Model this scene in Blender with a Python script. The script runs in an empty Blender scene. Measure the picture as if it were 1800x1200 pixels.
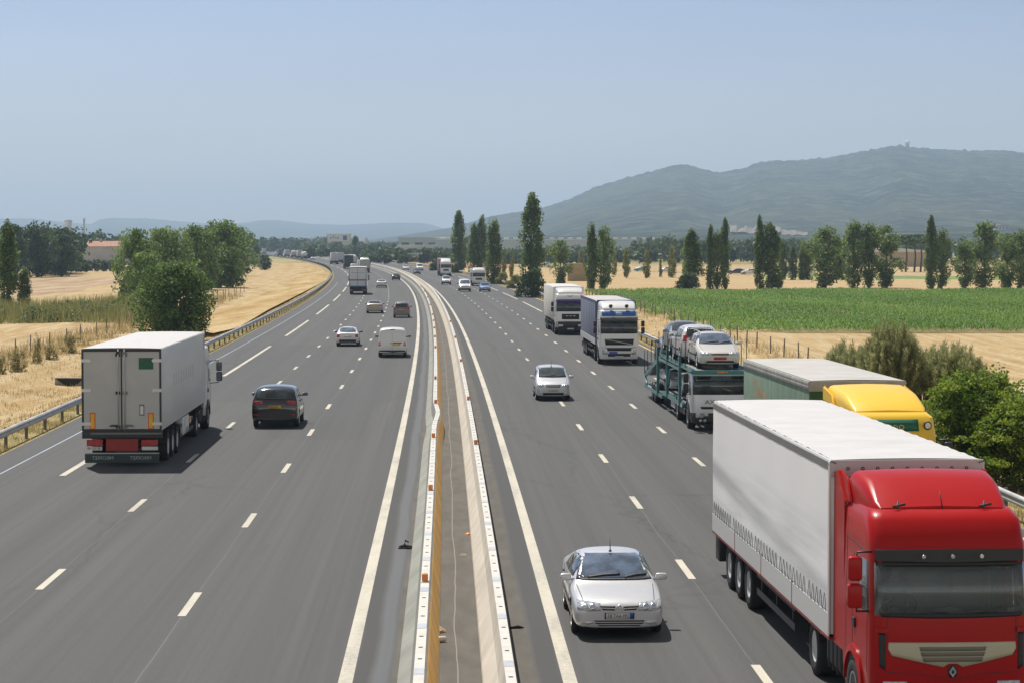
import bpy, bmesh, math, random
import numpy as np
from mathutils import Vector, Matrix
from mathutils.bvhtree import BVHTree

SC = bpy.context.scene
COL = SC.collection
RND = random.Random(11)
NP = np.random.default_rng(11)

# ------------------------------------------------------------------ camera
FPX = 3803.0            # focal length measured in pixels of the 1800 px wide photograph
CAM_H = 7.6             # eye height of somebody standing on the motorway overpass
PITCH = math.atan(173.0 / FPX)
cam_d = bpy.data.cameras.new("camera")
cam_d.sensor_width = 36.0
cam_d.lens = FPX / 1800.0 * 36.0
cam_d.clip_start = 0.5
cam_d.clip_end = 60000
cam = bpy.data.objects.new("camera", cam_d)
cam.location = (0, 0, CAM_H)
cam.rotation_euler = (math.radians(90) - PITCH, 0, 0)
COL.objects.link(cam)
SC.camera = cam

# ------------------------------------------------------------------ sky and sun
SUN_DIR = Vector((-0.25, 0.55, 1.0)).normalized()      # towards the sun: high, left and ahead
SUN_EL = math.asin(SUN_DIR.z)
SUN_AZ = math.atan2(SUN_DIR.x, SUN_DIR.y)
world = bpy.data.worlds.new("World")
SC.world = world
world.use_nodes = True
wt = world.node_tree
for n in list(wt.nodes): wt.nodes.remove(n)
sky = wt.nodes.new("ShaderNodeTexSky")
sky.sky_type = 'NISHITA'
sky.sun_disc = False
sky.sun_elevation = SUN_EL
sky.sun_rotation = SUN_AZ
sky.altitude = 100
sky.air_density = 1.0
sky.dust_density = 0.5
sky.ozone_density = 2.5
hsv = wt.nodes.new("ShaderNodeMix"); hsv.data_type = 'RGBA'; hsv.blend_type = 'MULTIPLY'
hsv.inputs[0].default_value = 1.0
hsv.inputs[7].default_value = (0.905, 0.835, 0.955, 1)     # cooler white balance of the summer haze
bg = wt.nodes.new("ShaderNodeBackground")
bg.inputs[1].default_value = 0.074
wo = wt.nodes.new("ShaderNodeOutputWorld")
# high thin haze: the sky overhead is paler and less blue than the clear air model
tc = wt.nodes.new("ShaderNodeTexCoord"); sz = wt.nodes.new("ShaderNodeSeparateXYZ"); wt.links.new(tc.outputs['Generated'], sz.inputs[0])
mr = wt.nodes.new("ShaderNodeMapRange"); mr.interpolation_type = 'SMOOTHSTEP'
mr.inputs[1].default_value = 0.12; mr.inputs[2].default_value = 0.5; mr.inputs[3].default_value = 0.0; mr.inputs[4].default_value = 0.8
wt.links.new(sz.outputs[2], mr.inputs[0])
bw = wt.nodes.new("ShaderNodeRGBToBW"); wt.links.new(hsv.outputs[2], bw.inputs[0])
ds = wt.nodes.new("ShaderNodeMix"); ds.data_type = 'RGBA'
mr4 = wt.nodes.new("ShaderNodeMapRange"); mr4.interpolation_type = 'SMOOTHSTEP'; mr4.inputs[1].default_value = .25; mr4.inputs[2].default_value = -.35; mr4.inputs[3].default_value = 0.0; mr4.inputs[4].default_value = 1.0  # greys the boosted sky behind the viewer to keep its fill neutral
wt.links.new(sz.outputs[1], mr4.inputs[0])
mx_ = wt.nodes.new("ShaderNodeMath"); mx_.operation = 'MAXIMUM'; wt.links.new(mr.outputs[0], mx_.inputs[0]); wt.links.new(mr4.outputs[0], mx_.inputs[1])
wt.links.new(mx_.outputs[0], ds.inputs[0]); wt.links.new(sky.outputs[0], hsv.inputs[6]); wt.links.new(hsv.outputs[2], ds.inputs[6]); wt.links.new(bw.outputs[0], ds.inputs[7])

wt.links.new(hsv.outputs[2], bg.inputs[0])
# faint uneven veils in the haze
mpn = wt.nodes.new("ShaderNodeMapping"); mpn.inputs['Scale'].default_value = (2.2, 2.2, 16); wt.links.new(tc.outputs['Generated'], mpn.inputs[0])
nz = wt.nodes.new("ShaderNodeTexNoise"); nz.inputs['Scale'].default_value = 1.6; nz.inputs['Detail'].default_value = 4; wt.links.new(mpn.outputs[0], nz.inputs['Vector'])
mr2 = wt.nodes.new("ShaderNodeMapRange"); mr2.inputs[1].default_value = .3; mr2.inputs[2].default_value = .7; mr2.inputs[3].default_value = .955; mr2.inputs[4].default_value = 1.045
wt.links.new(nz.outputs['Fac'], mr2.inputs[0])
vs_ = wt.nodes.new("ShaderNodeVectorMath"); vs_.operation = 'SCALE'
# unseen sky behind the viewer is brightened, added fill for camera-facing fronts
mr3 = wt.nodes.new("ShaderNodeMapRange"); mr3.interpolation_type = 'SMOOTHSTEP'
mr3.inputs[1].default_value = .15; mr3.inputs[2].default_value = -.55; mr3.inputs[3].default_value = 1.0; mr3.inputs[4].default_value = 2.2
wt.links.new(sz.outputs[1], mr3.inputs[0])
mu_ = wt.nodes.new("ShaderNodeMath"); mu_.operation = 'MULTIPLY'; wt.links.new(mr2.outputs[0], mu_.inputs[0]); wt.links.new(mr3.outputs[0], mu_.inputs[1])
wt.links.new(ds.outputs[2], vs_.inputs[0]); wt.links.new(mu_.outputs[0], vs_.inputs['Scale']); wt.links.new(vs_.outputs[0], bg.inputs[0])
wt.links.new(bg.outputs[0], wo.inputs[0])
sun_d = bpy.data.lights.new("sun", 'SUN')
sun_d.energy = 4.15
sun_d.angle = math.radians(0.6)
sun_d.color = (1.0, 0.955, 0.88)
sun = bpy.data.objects.new("sun", sun_d)
sun.rotation_euler = SUN_DIR.to_track_quat('Z', 'Y').to_euler()
sun.location = SUN_DIR * 200
COL.objects.link(sun)
SC.view_settings.view_transform = 'Standard'
SC.view_settings.look = 'None'
SC.view_settings.exposure = 0.42
SC.view_settings.gamma = 1.0
try:
    SC.cycles.use_denoising = True
    SC.cycles.max_bounces = 8
    SC.cycles.transparent_max_bounces = 16
    SC.cycles.volume_bounces = 0
    SC.cycles.sample_clamp_indirect = 6
except Exception: pass

# ------------------------------------------------------------------ geometry of the place
def G(px, py, z=0.0):
    """point of height z seen at a photograph pixel (1800 x 1200)"""
    cx = (px - 900) / FPX; cy = (600 - py) / FPX
    dy = math.cos(PITCH) + cy * math.sin(PITCH); dz = -math.sin(PITCH) + cy * math.cos(PITCH)
    t = (z - CAM_H) / dz
    return Vector((cx * t, dy * t, z))
def AT(px, py, Y):
    cx = (px - 900) / FPX; cy = (600 - py) / FPX
    dy = math.cos(PITCH) + cy * math.sin(PITCH); dz = -math.sin(PITCH) + cy * math.cos(PITCH)
    t = Y / dy
    return Vector((cx * t, Y, CAM_H + dz * t))
_CC = [28.367, -66.713, -18.174, -28.148, 0.136]       # centre line of the motorway
def C(d):
    if d > 1450: return C(1450) + (d - 1450) * dC(1450)
    return float(np.polyval(_CC, d / 1000.0))
def dC(d):
    d = min(d, 1450)
    return float(np.polyval(np.polyder(np.array(_CC)), d / 1000.0)) / 1000.0
# lateral offsets from the centre line
LL, L1, L2, LE, LSEAM, LASP, LRAIL = -1.95, -5.6, -9.15, -12.75, -14.9, -16.15, -16.6
RL, R1, R2, RE, RYEL, RASP, RRAIL = 1.95, 5.37, 8.6, 11.75, 14.65, 15.15, 15.5
def stations(d0, d1):
    out = []; d = d0
    while d < d1:
        out.append(d); d += max(1.5, d * 0.022)
    out.append(d1); return out

# ------------------------------------------------------------------ object helpers
def link(o, parent=None):
    COL.objects.link(o)
    if parent: o.parent = parent
    return o
def tag(o, label=None, cat=None, group=None, kind=None):
    if label: o['label'] = label
    if cat: o['category'] = cat
    if group: o['group'] = group
    if kind: o['kind'] = kind
    return o
def empty(name, loc=(0, 0, 0), rz=0.0, label=None, cat=None, group=None):
    o = bpy.data.objects.new(name, None); o.empty_display_size = 0.3
    link(o); o.location = loc; o.rotation_euler = (0, 0, rz)
    return tag(o, label, cat, group)
def obj(name, bm, mats, parent=None, smooth=None, normals=True):
    me = bpy.data.meshes.new(name)
    if normals: bmesh.ops.recalc_face_normals(bm, faces=bm.faces[:])
    bm.to_mesh(me); bm.free()
    if not isinstance(mats, (list, tuple)): mats = [mats]
    for m in mats: me.materials.append(m)
    if smooth is not None:
        me.polygons.foreach_set('use_smooth', [True] * len(me.polygons))
        me.set_sharp_from_angle(angle=math.radians(smooth))
    return link(bpy.data.objects.new(name, me), parent)
def meshobj(name, me, mats, parent=None):
    if mats is not None:
        if not isinstance(mats, (list, tuple)): mats = [mats]
        for m in mats: me.materials.append(m)
    return link(bpy.data.objects.new(name, me), parent)
def copy_tree(o, parent=None):
    c = o.copy(); COL.objects.link(c)
    if parent: c.parent = parent
    for ch in list(o.children): copy_tree(ch, c)
    return c
def NB(): return bmesh.new()
def bx(bm, x0, x1, y0, y1, z0, z1, bev=0.0, seg=2, mi=0):
    vs = [bm.verts.new((x, y, z)) for z in (z0, z1) for y in (y0, y1) for x in (x0, x1)]
    q = [(0, 2, 3, 1), (4, 5, 7, 6), (0, 1, 5, 4), (2, 6, 7, 3), (0, 4, 6, 2), (1, 3, 7, 5)]
    fs = [bm.faces.new([vs[i] for i in f]) for f in q]
    for f in fs: f.material_index = mi
    if bev > 0:
        es = list({e for f in fs for e in f.edges})
        r = bmesh.ops.bevel(bm, geom=es, offset=bev, segments=seg, profile=0.5, affect='EDGES', clamp_overlap=True)
        for f in r['faces']: f.material_index = mi
        vs = list({v for f in r['faces'] for v in f.verts} | {v for v in vs if v.is_valid})
    return vs
def box(name, x0, x1, y0, y1, z0, z1, mat, parent=None, bev=0.0, smooth=None):
    bm = NB(); bx(bm, x0, x1, y0, y1, z0, z1, bev)
    return obj(name, bm, mat, parent, smooth)
def tube(bm, pts, r, n=8, cap=True, mi=0):
    pts = [Vector(p) for p in pts]; rings = []
    for i, p in enumerate(pts):
        d = (pts[min(i + 1, len(pts) - 1)] - pts[max(i - 1, 0)]).normalized()
        a = d.orthogonal().normalized() if abs(d.z) > 0.9 else d.cross(Vector((0, 0, 1))).normalized()
        b = d.cross(a)
        rr = r[i] if isinstance(r, (list, tuple)) else r
        rings.append([bm.verts.new(p + (a * math.cos(2 * math.pi * k / n) + b * math.sin(2 * math.pi * k / n)) * rr) for k in range(n)])
    for A, B in zip(rings, rings[1:]):
        for k in range(n):
            f = bm.faces.new((A[k], A[(k + 1) % n], B[(k + 1) % n], B[k])); f.material_index = mi; f.smooth = True
    if cap:
        for Rg in (rings[0], rings[-1]):
            try: bm.faces.new(Rg).material_index = mi
            except ValueError: pass
def lathe(bm, prof, axis='x', n=24, origin=(0, 0, 0), mi=0, cap=True):
    """profile of (along axis, radius)"""
    o = Vector(origin); rings = []
    for a, r in prof:
        ring = []
        for k in range(n):
            t = 2 * math.pi * k / n; c, s = math.cos(t) * r, math.sin(t) * r
            v = (a, c, s) if axis == 'x' else ((c, a, s) if axis == 'y' else (c, s, a))
            ring.append(bm.verts.new(o + Vector(v)))
        rings.append(ring)
    for A, B in zip(rings, rings[1:]):
        for k in range(n):
            f = bm.faces.new((A[k], A[(k + 1) % n], B[(k + 1) % n], B[k])); f.material_index = mi; f.smooth = True
    for Rg in ((rings[0], rings[-1]) if cap else ()):
        bm.faces.new(Rg).material_index = mi
def prism(bm, poly, axis, a0, a1, mi=0):
    """extrude a polygon along axis: 'x' poly=(y,z); 'y' poly=(x,z); 'z' poly=(x,y)"""
    def P(p, a): return (a, p[0], p[1]) if axis == 'x' else ((p[0], a, p[1]) if axis == 'y' else (p[0], p[1], a))
    A = [bm.verts.new(P(p, a0)) for p in poly]; B = [bm.verts.new(P(p, a1)) for p in poly]
    n = len(poly)
    fs = [bm.faces.new(A), bm.faces.new(B[::-1])]
    for i in range(n): fs.append(bm.faces.new((A[i], A[(i + 1) % n], B[(i + 1) % n], B[i])))
    for f in fs: f.material_index = mi
    return fs
def grid_mesh(name, V, nu, nv, uv=None):
    """V: (nv*nu,3) rows along v"""
    me = bpy.data.meshes.new(name)
    i = np.arange((nv - 1) * (nu - 1)); r = i // (nu - 1); c = i % (nu - 1)
    a = r * nu + c
    F = np.stack([a, a + 1, a + nu + 1, a + nu], 1)
    me.vertices.add(len(V)); me.vertices.foreach_set('co', np.asarray(V, np.float32).ravel())
    me.loops.add(F.size); me.loops.foreach_set('vertex_index', F.ravel().astype(np.int32))
    me.polygons.add(len(F)); me.polygons.foreach_set('loop_start', np.arange(0, F.size, 4, dtype=np.int32))
    if uv is not None:
        l = me.uv_layers.new(name='UVMap'); l.data.foreach_set('uv', np.asarray(uv, np.float32)[F.ravel()].ravel())
    me.update(calc_edges=True); me.validate(); return me
def quads_mesh(name, Q, tone=None):
    """Q: (n,4,3) separate quads"""
    n = len(Q); me = bpy.data.meshes.new(name)
    me.vertices.add(n * 4); me.vertices.foreach_set('co', np.asarray(Q, np.float32).ravel())
    me.loops.add(n * 4); me.loops.foreach_set('vertex_index', np.arange(n * 4, dtype=np.int32))
    me.polygons.add(n); me.polygons.foreach_set('loop_start', np.arange(0, n * 4, 4, dtype=np.int32))
    if tone is not None:
        at = me.attributes.new('tone', 'FLOAT', 'FACE'); at.data.foreach_set('value', np.asarray(tone, np.float32))
    me.update(calc_edges=True); return me

# ------------------------------------------------------------------ materials
_M = {}
class NT:
    def __init__(s, name):
        s.m = bpy.data.materials.new(name); s.m.use_nodes = True; s.t = s.m.node_tree
        s.p = s.t.nodes['Principled BSDF']; s.out = s.t.nodes['Material Output']
    def n(s, typ, **kw):
        x = s.t.nodes.new(typ)
        for k, v in kw.items(): setattr(x, k, v)
        return x
    def l(s, a, b): s.t.links.new(a, b)
    def noise(s, scale, detail=4, vec=None, rough=0.55):
        x = s.n('ShaderNodeTexNoise'); x.inputs['Scale'].default_value = scale; x.inputs['Detail'].default_value = detail
        x.inputs['Roughness'].default_value = rough
        if vec is not None: s.l(vec, x.inputs['Vector'])
        return x.outputs['Fac']
    def ramp(s, fac, stops, interp='LINEAR'):
        x = s.n('ShaderNodeValToRGB'); x.color_ramp.interpolation = interp
        while len(x.color_ramp.elements) < len(stops): x.color_ramp.elements.new(0.5)
        for e, (p, c) in zip(x.color_ramp.elements, stops):
            e.position = p; e.color = (*c, 1) if len(c) == 3 else c
        s.l(fac, x.inputs[0]); return x.outputs[0]
    def mix(s, fac, a, b, typ='MIX'):
        x = s.n('ShaderNodeMix', data_type='RGBA', blend_type=typ)
        for sock, v in ((x.inputs[0], fac), (x.inputs[6], a), (x.inputs[7], b)):
            if isinstance(v, (int, float)): sock.default_value = v
            elif isinstance(v, (tuple, list)): sock.default_value = (*v, 1)
            else: s.l(v, sock)
        return x.outputs[2]
    def math(s, op, a, b=0.0):
        x = s.n('ShaderNodeMath', operation=op)
        for sock, v in zip(x.inputs, (a, b)):
            if isinstance(v, (int, float)): sock.default_value = v
            else: s.l(v, sock)
        return x.outputs[0]
    def coord(s, which='Object', scale=None):
        x = s.n('ShaderNodeTexCoord').outputs[which]
        if scale:
            m = s.n('ShaderNodeMapping'); m.inputs['Scale'].default_value = scale; s.l(x, m.inputs[0]); x = m.outputs[0]
        return x
    def world(s, scale=None):
        x = s.n('ShaderNodeNewGeometry').outputs['Position']
        if scale:
            m = s.n('ShaderNodeMapping'); m.inputs['Scale'].default_value = scale; s.l(x, m.inputs[0]); x = m.outputs[0]
        return x
    def bump(s, h, strength=0.3, dist=0.02):
        b = s.n('ShaderNodeBump'); b.inputs['Strength'].default_value = strength; b.inputs['Distance'].default_value = dist
        s.l(h, b.inputs['Height']); s.l(b.outputs[0], s.p.inputs['Normal'])
    def col(s, c):
        if isinstance(c, (tuple, list)): s.p.inputs['Base Color'].default_value = (*c, 1)
        else: s.l(c, s.p.inputs['Base Color'])
    def set(s, rough=0.5, metal=0.0, spec=0.5, coat=0.0):
        s.p.inputs['Roughness'].default_value = rough; s.p.inputs['Metallic'].default_value = metal
        s.p.inputs['Specular IOR Level'].default_value = spec; s.p.inputs['Coat Weight'].default_value = coat
        s.p.inputs['Coat Roughness'].default_value = 0.06
        return s
def simple(name, c, rough=0.5, metal=0.0, spec=0.5, coat=0.0, vary=0.12, scale=3.0):
    """plain material with slight grime variation"""
    if name in _M: return _M[name]
    t = NT(name); t.set(rough, metal, spec, coat)
    f = t.noise(scale, 5, t.coord('Object'))
    lo = tuple(max(0, x * (1 - vary)) for x in c); hi = tuple(min(1, x * (1 + vary)) for x in c)
    t.col(t.ramp(f, [(0.3, lo), (0.7, hi)]))
    rr = t.math('ADD', t.math('MULTIPLY', f, 0.25), rough - 0.12); t.l(rr, t.p.inputs['Roughness'])
    _M[name] = t.m; return t.m
def paint(name, c, metal=0.0, rough=0.28, dirt=0.35, spec=0.5, coat=0.6):
    """vehicle paint: clear coat, road dust towards the sills (it is dirt that travels with the car)"""
    if name in _M: return _M[name]
    t = NT(name); t.set(rough, metal, spec, coat)
    v = t.coord('Object'); f = t.noise(6, 6, v)
    sx = t.n('ShaderNodeSeparateXYZ'); t.l(v, sx.inputs[0])
    h = t.math('SUBTRACT', 0.75, sx.outputs[2]); h = t.math('MULTIPLY', h, 1.2)
    h = t.math('MULTIPLY', h, f); h = t.math('MAXIMUM', h, 0.0); h = t.math('MINIMUM', h, dirt)
    base = t.ramp(f, [(0.25, tuple(x * 0.985 for x in c)), (0.75, c)])
    t.col(t.mix(h, base, (0.25, 0.21, 0.16)))
    t.l(t.math('ADD', t.math('MULTIPLY', f, 0.05), rough - 0.02), t.p.inputs['Roughness'])
    _M[name] = t.m; return t.m
def glass(name, c=(0.028, 0.036, 0.038), rough=0.04, ior=1.5):
    if name in _M: return _M[name]
    t = NT(name); t.set(rough, 0, 0.8, 0.3); t.p.inputs['IOR'].default_value = ior
    f = t.noise(2.2, 3, t.coord('Object')); t.col(t.ramp(f, [(0.35, tuple(x * 0.5 for x in c)), (0.7, tuple(x * 1.9 for x in c))]))
    _M[name] = t.m; return t.m
BLACK = simple('black_plastic', (0.018, 0.018, 0.019), 0.5)
DARK = simple('dark_chassis', (0.03, 0.03, 0.031), 0.6)
RUBBER = simple('tyre_rubber', (0.022, 0.022, 0.023), 0.85, scale=8)
RIM = simple('wheel_rim_silver', (0.66, 0.66, 0.66), 0.4, 0.25)
STEEL = simple('galvanised_steel', (0.46, 0.46, 0.455), 0.5, 0.35, vary=0.2, scale=0.7)
CHROME = simple('chrome_trim', (0.7, 0.7, 0.72), 0.15, 0.95)
GLASS = glass('dark_window_glass')
GLASSB = glass('sky_tinted_glass', (0.07, 0.10, 0.15), 0.03, 1.9)  # blue base colour stands in for sky reflected in the panes
LAMP = simple('clear_lamp_lens', (0.55, 0.58, 0.6), 0.12, 0.35, 0.8, 0.5, vary=0.35, scale=14)
RED_L = simple('red_lamp_lens', (0.42, 0.02, 0.02), 0.2, 0, 0.6, 0.4, vary=0.3, scale=12)
ORANGE_L = simple('orange_lamp_lens', (0.75, 0.2, 0.02), 0.25, 0, 0.6, 0.3, vary=0.25, scale=12)
PLATE_W = simple('white_number_plate', (0.62, 0.62, 0.6), 0.4)
PLATE_Y = simple('yellow_number_plate', (0.75, 0.42, 0.03), 0.4)
PLATE_R = simple('red_number_plate', (0.6, 0.05, 0.05), 0.4)
EU_BLUE = simple('blue_plate_band', (0.02, 0.09, 0.4), 0.4)
INK = simple('black_lettering', (0.02, 0.02, 0.02), 0.5)
WHITE_T = simple('white_lettering', (0.7, 0.7, 0.68), 0.5)

# ------------------------------------------------------------------ conforming patches (lamps, panes, trims)
def resample(pl, n):
    m = len(pl) - 1; out = []
    for i in range(n + 1):
        t = i / n * m; k = min(int(t), m - 1); f = t - k
        out.append((pl[k][0] * (1 - f) + pl[k + 1][0] * f, pl[k][1] * (1 - f) + pl[k + 1][1] * f))
    return out
PATCH_MINX = [.5]
def patch(bvh, bot, top, axis, sign, nu=8, nv=4, off=0.006, bm=None, skirt=0.03, mi=0):
    bm = bm or NB()
    bot = resample(bot, nu); top = resample(top, nu)
    if axis == 'y': D = Vector((0, -sign, 0)); P = lambda p: Vector((p[0], sign * 30, p[1]))
    elif axis == 'x': D = Vector((-sign, 0, 0)); P = lambda p: Vector((sign * 8, p[0], p[1]))
    else: D = Vector((0, 0, -1)); P = lambda p: Vector((p[0], p[1], 12))
    g = []
    for j in range(nv + 1):
        row = []
        for i in range(nu + 1):
            f = j / nv; p = (bot[i][0] * (1 - f) + top[i][0] * f, bot[i][1] * (1 - f) + top[i][1] * f)
            o = P(p); hit, no, _, _ = bvh.ray_cast(o, D, 60)
            if axis == 'x':                        # slide down when the ray passes over the shoulder of the body
                k = 0
                while (hit is None or hit.x * sign < PATCH_MINX[0]) and k < 24:
                    k += 1; hit, no, _, _ = bvh.ray_cast(o - Vector((0, 0, .02 * k)), D, 60)
            k = 0
            while hit is None and k < 40:          # a ray through a seam: try beside it
                k += 1; j_ = .003 * k
                for q in ((j_, 0), (-j_, 0), (0, -j_)):
                    hit, no, _, _ = bvh.ray_cast(o + (Vector((q[0], 0, q[1])) if axis == 'y' else (Vector((0, q[0], q[1])) if axis == 'x' else Vector((q[0], q[1], 0)))), D, 60)
                    if hit is not None: break
            if hit is None:
                hit, no, _, _ = bvh.find_nearest(o + D * 28 if axis == 'y' else o + D * 7)
            if no.dot(D) > 0: no = -no
            row.append(bm.verts.new(hit + no * off))
        g.append(row)
    for j in range(nv):
        for i in range(nu):
            try:
                f = bm.faces.new((g[j][i], g[j][i + 1], g[j + 1][i + 1], g[j + 1][i])); f.smooth = True; f.material_index = mi
            except ValueError: pass
    if skirt > 0:
        loop = [g[0][i] for i in range(nu + 1)] + [g[j][nu] for j in range(1, nv + 1)] + [g[nv][i] for i in range(nu - 1, -1, -1)] + [g[j][0] for j in range(nv - 1, 0, -1)]
        low = [bm.verts.new(v.co + D * skirt) for v in loop]
        for k in range(len(loop)):
            k2 = (k + 1) % len(loop)
            try: bm.faces.new((loop[k], loop[k2], low[k2], low[k])).material_index = mi
            except ValueError: pass
    return bm
def rect(x0, x1, z0, z1): return [(x0, z0), (x1, z0)], [(x0, z1), (x1, z1)]
def circ(cx, cz, r, n=10, rz=None):
    rz = rz or r
    a = [math.pi - math.pi * i / n for i in range(n + 1)]
    return [(cx + r * math.cos(t), cz - rz * math.sin(t)) for t in a], [(cx + r * math.cos(t), cz + rz * math.sin(t)) for t in a]
def strip(bvh, line, w, axis, sign, bm=None, off=0.005, nu=None):
    lo = []; hi = []
    for i, p in enumerate(line):
        a = line[max(i - 1, 0)]; b = line[min(i + 1, len(line) - 1)]
        dx, dz = b[0] - a[0], b[1] - a[1]; L = math.hypot(dx, dz) or 1
        nx, nz = -dz / L * w / 2, dx / L * w / 2
        lo.append((p[0] - nx, p[1] - nz)); hi.append((p[0] + nx, p[1] + nz))
    return patch(bvh, lo, hi, axis, sign, nu or 6 * (len(line) - 1), 1, off, bm, skirt=0.015)
def bvh_of(o):
    bm = NB(); bm.from_mesh(o.data); b = BVHTree.FromBMesh(bm); bm.free(); return b
_fonts = {}
def text(name, s, size, mat, parent, origin, right, up, squash=1.0, mirror=True, depth=0.004):
    """lettering; the photograph is a mirror image, so all of its writing runs backwards"""
    cu = bpy.data.curves.new(name, 'FONT'); cu.body = s; cu.size = size; cu.align_x = 'CENTER'; cu.align_y = 'CENTER'
    cu.resolution_u = 3
    o = bpy.data.objects.new(name, cu); COL.objects.link(o)
    dg = bpy.context.evaluated_depsgraph_get()
    me = bpy.data.meshes.new_from_object(o.evaluated_get(dg)); bpy.data.objects.remove(o)
    right = Vector(right).normalized(); up = Vector(up).normalized(); og = Vector(origin)
    s2 = -1 if mirror else 1
    nrm = right.cross(up)
    for v in me.vertices: v.co = og + right * (v.co.x * s2 * squash) + up * v.co.y
    me.materials.clear(); me.materials.append(mat)
    return link(bpy.data.objects.new(name, me), parent)

# ------------------------------------------------------------------ wheels
_wheels = {}
def wheel_meshes(r, w, kind):
    k = (r, w, kind)
    if k in _wheels: return _wheels[k]
    bm = NB(); h = w / 2; ri = r * (0.64 if kind == 'car' else 0.56)
    lathe(bm, [(-h * .9, ri), (-h, ri + (r - ri) * .35), (-h * .93, r * .96), (-h * .7, r), (h * .7, r), (h * .93, r * .96), (h, ri + (r - ri) * .35), (h * .9, ri)], 'x', 28, cap=False)
    me = bpy.data.meshes.new('wheel'); bmesh.ops.recalc_face_normals(bm, faces=bm.faces[:]); bm.to_mesh(me); bm.free(); me.materials.append(RUBBER)
    bm = NB()
    if kind == 'car':
        lathe(bm, [(-h * .3, ri * 1.02), (h * .95, ri * 1.02), (h * .93, ri * .93), (h * .55, ri * .9), (h * .5, .02)], 'x', 28, mi=1)
        for k5 in range(6):
            a = k5 * math.pi / 3; c, s = math.cos(a), math.sin(a)
            m = Matrix(((1, 0, 0), (0, c, -s), (0, s, c)))
            vs = bx(bm, h * .5, h * .9, -ri * .13, ri * .13, 0, ri * .95, 0.006, 1)
            for v in vs: v.co = m @ v.co
        lathe(bm, [(h * .5, ri * .3), (h * .95, ri * .26), (h * .97, .02)], 'x', 12)
        lathe(bm, [(h * .86, ri * 1.03), (h * .97, ri * 1.03), (h * .97, ri * .9), (h * .86, ri * .9)], 'x', 28, cap=False)
    else:
        lathe(bm, [(-h * .3, ri * 1.02), (h * .88, ri * 1.02), (h * .9, ri * .92), (h * .2, ri * .78), (h * .1, ri * .5), (h * .75, ri * .42), (h * .8, ri * .2), (h * .8, .02)], 'x', 28)
        for q in range(10):
            a = q * math.pi / 5
            lathe(bm, [(h * .15, .02), (h * .35, .018)], 'x', 6, (0, math.cos(a) * ri * .62, math.sin(a) * ri * .62))
            lathe(bm, [(h * .13, .045), (h * .17, .045)], 'x', 8, (0, math.cos(a + .3) * ri * .7, math.sin(a + .3) * ri * .7), 1)
    mr = bpy.data.meshes.new('rim'); bmesh.ops.recalc_face_normals(bm, faces=bm.faces[:]); bm.to_mesh(mr); bm.free()
    mr.materials.append(RIM); mr.materials.append(BLACK)
    _wheels[k] = (me, mr); return _wheels[k]
def wheel(parent, x, y, r, w, kind='car'):
    me, mr = wheel_meshes(r, w, kind)
    o = link(bpy.data.objects.new('wheel', me), parent); o.location = (x, y, r)
    if x < 0: o.rotation_euler = (0, 0, math.pi)
    link(bpy.data.objects.new('rim', mr), o)
    return o
def place(root, side, d, off, L):
    dc = d + L / 2; th = -math.atan(dC(dc))
    if side == 'R': th += math.pi
    root.location = (C(dc) + off, dc, 0.012); root.rotation_euler = (0, 0, th)

# ------------------------------------------------------------------ setting: ground
def ground_mat():
    t = NT('dry_ground'); t.set(.95, 0, .15)
    w = t.world()
    big = t.noise(.012, 5, w); mid = t.noise(.11, 5, w); fine = t.noise(2.5, 6, w, .7)
    rows = t.noise(1.0, 4, t.world((.9, .06, .5)), .6)
    a = t.ramp(mid, [(.30, (.34, .225, .095)), (.52, (.43, .305, .15)), (.72, (.50, .385, .215))])
    a = t.mix(t.ramp(rows, [(.42, (0, 0, 0)), (.62, (1, 1, 1))]), a, (.52, .41, .245))
    a = t.mix(t.math('MULTIPLY', t.ramp(fine, [(.40, (1, 1, 1)), (.56, (0, 0, 0))]), .55), a, (.27, .175, .07))
    sx = t.n('ShaderNodeSeparateXYZ'); t.l(w, sx.inputs[0])
    far = t.math('MINIMUM', t.math('MAXIMUM', t.math('MULTIPLY', t.math('SUBTRACT', sx.outputs[1], 650), .004), 0), 1)
    fields = t.ramp(big, [(.40, (.10, .13, .05)), (.48, (.34, .27, .13)), (.55, (.40, .32, .16)), (.62, (.14, .18, .07))], 'CONSTANT')
    a = t.mix(far, a, fields)
    t.col(a); t.bump(fine, .8, .06)
    return t.m
GROUND = ground_mat()
def sstep(a, b, x):
    t = np.clip((x - a) / (b - a), 0, 1); return t * t * (3 - 2 * t)
def ground_h(u, d):
    u = np.asarray(u, float); d = np.asarray(d, float)
    fade = 1 - sstep(300, 700, d)
    rough = .07 * np.sin(u * 1.3 + d * .21) * np.sin(d * .33 - u * .4) + .05 * np.sin(u * 2.9 - d * .57)
    left = -.55 * np.exp(-((u + 21.0) / 2.2) ** 2) + .25 * sstep(-23, -26.5, u) + rough * sstep(-17.0, -19.5, u)
    right = -.35 * np.exp(-((u - 18.2) / 1.4) ** 2) + .12 * sstep(19, 22, u) * (1 - sstep(24, 30, u)) + rough * sstep(16.0, 18, u) * (1 - sstep(24, 30, u))
    far_l = 1 - sstep(-34, -60, u)
    return -.05 + fade * (np.where(u < 0, left * far_l, right))
us = [-25000, -9000, -4000, -1800, -900, -450, -240, -150, -100, -75, -60, -52, -46, -41, -37, -34, -31.5, -29.5, -28, -26.8, -25.6, -24.4, -23.4, -22.4, -21.4, -20.4, -19.4, -18.5, -17.7, -17, -16.5, -16.2,
      -8, 0, 8, 15.1, 15.4, 16, 16.7, 17.4, 18.2, 19, 19.8, 20.8, 22, 23.2, 25, 27, 30, 34, 40, 52, 75, 120, 220, 450, 900, 1800, 4000, 9000, 25000]
ys = [-200, -80, -20, 0, 15]
y_ = 25.0
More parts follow.
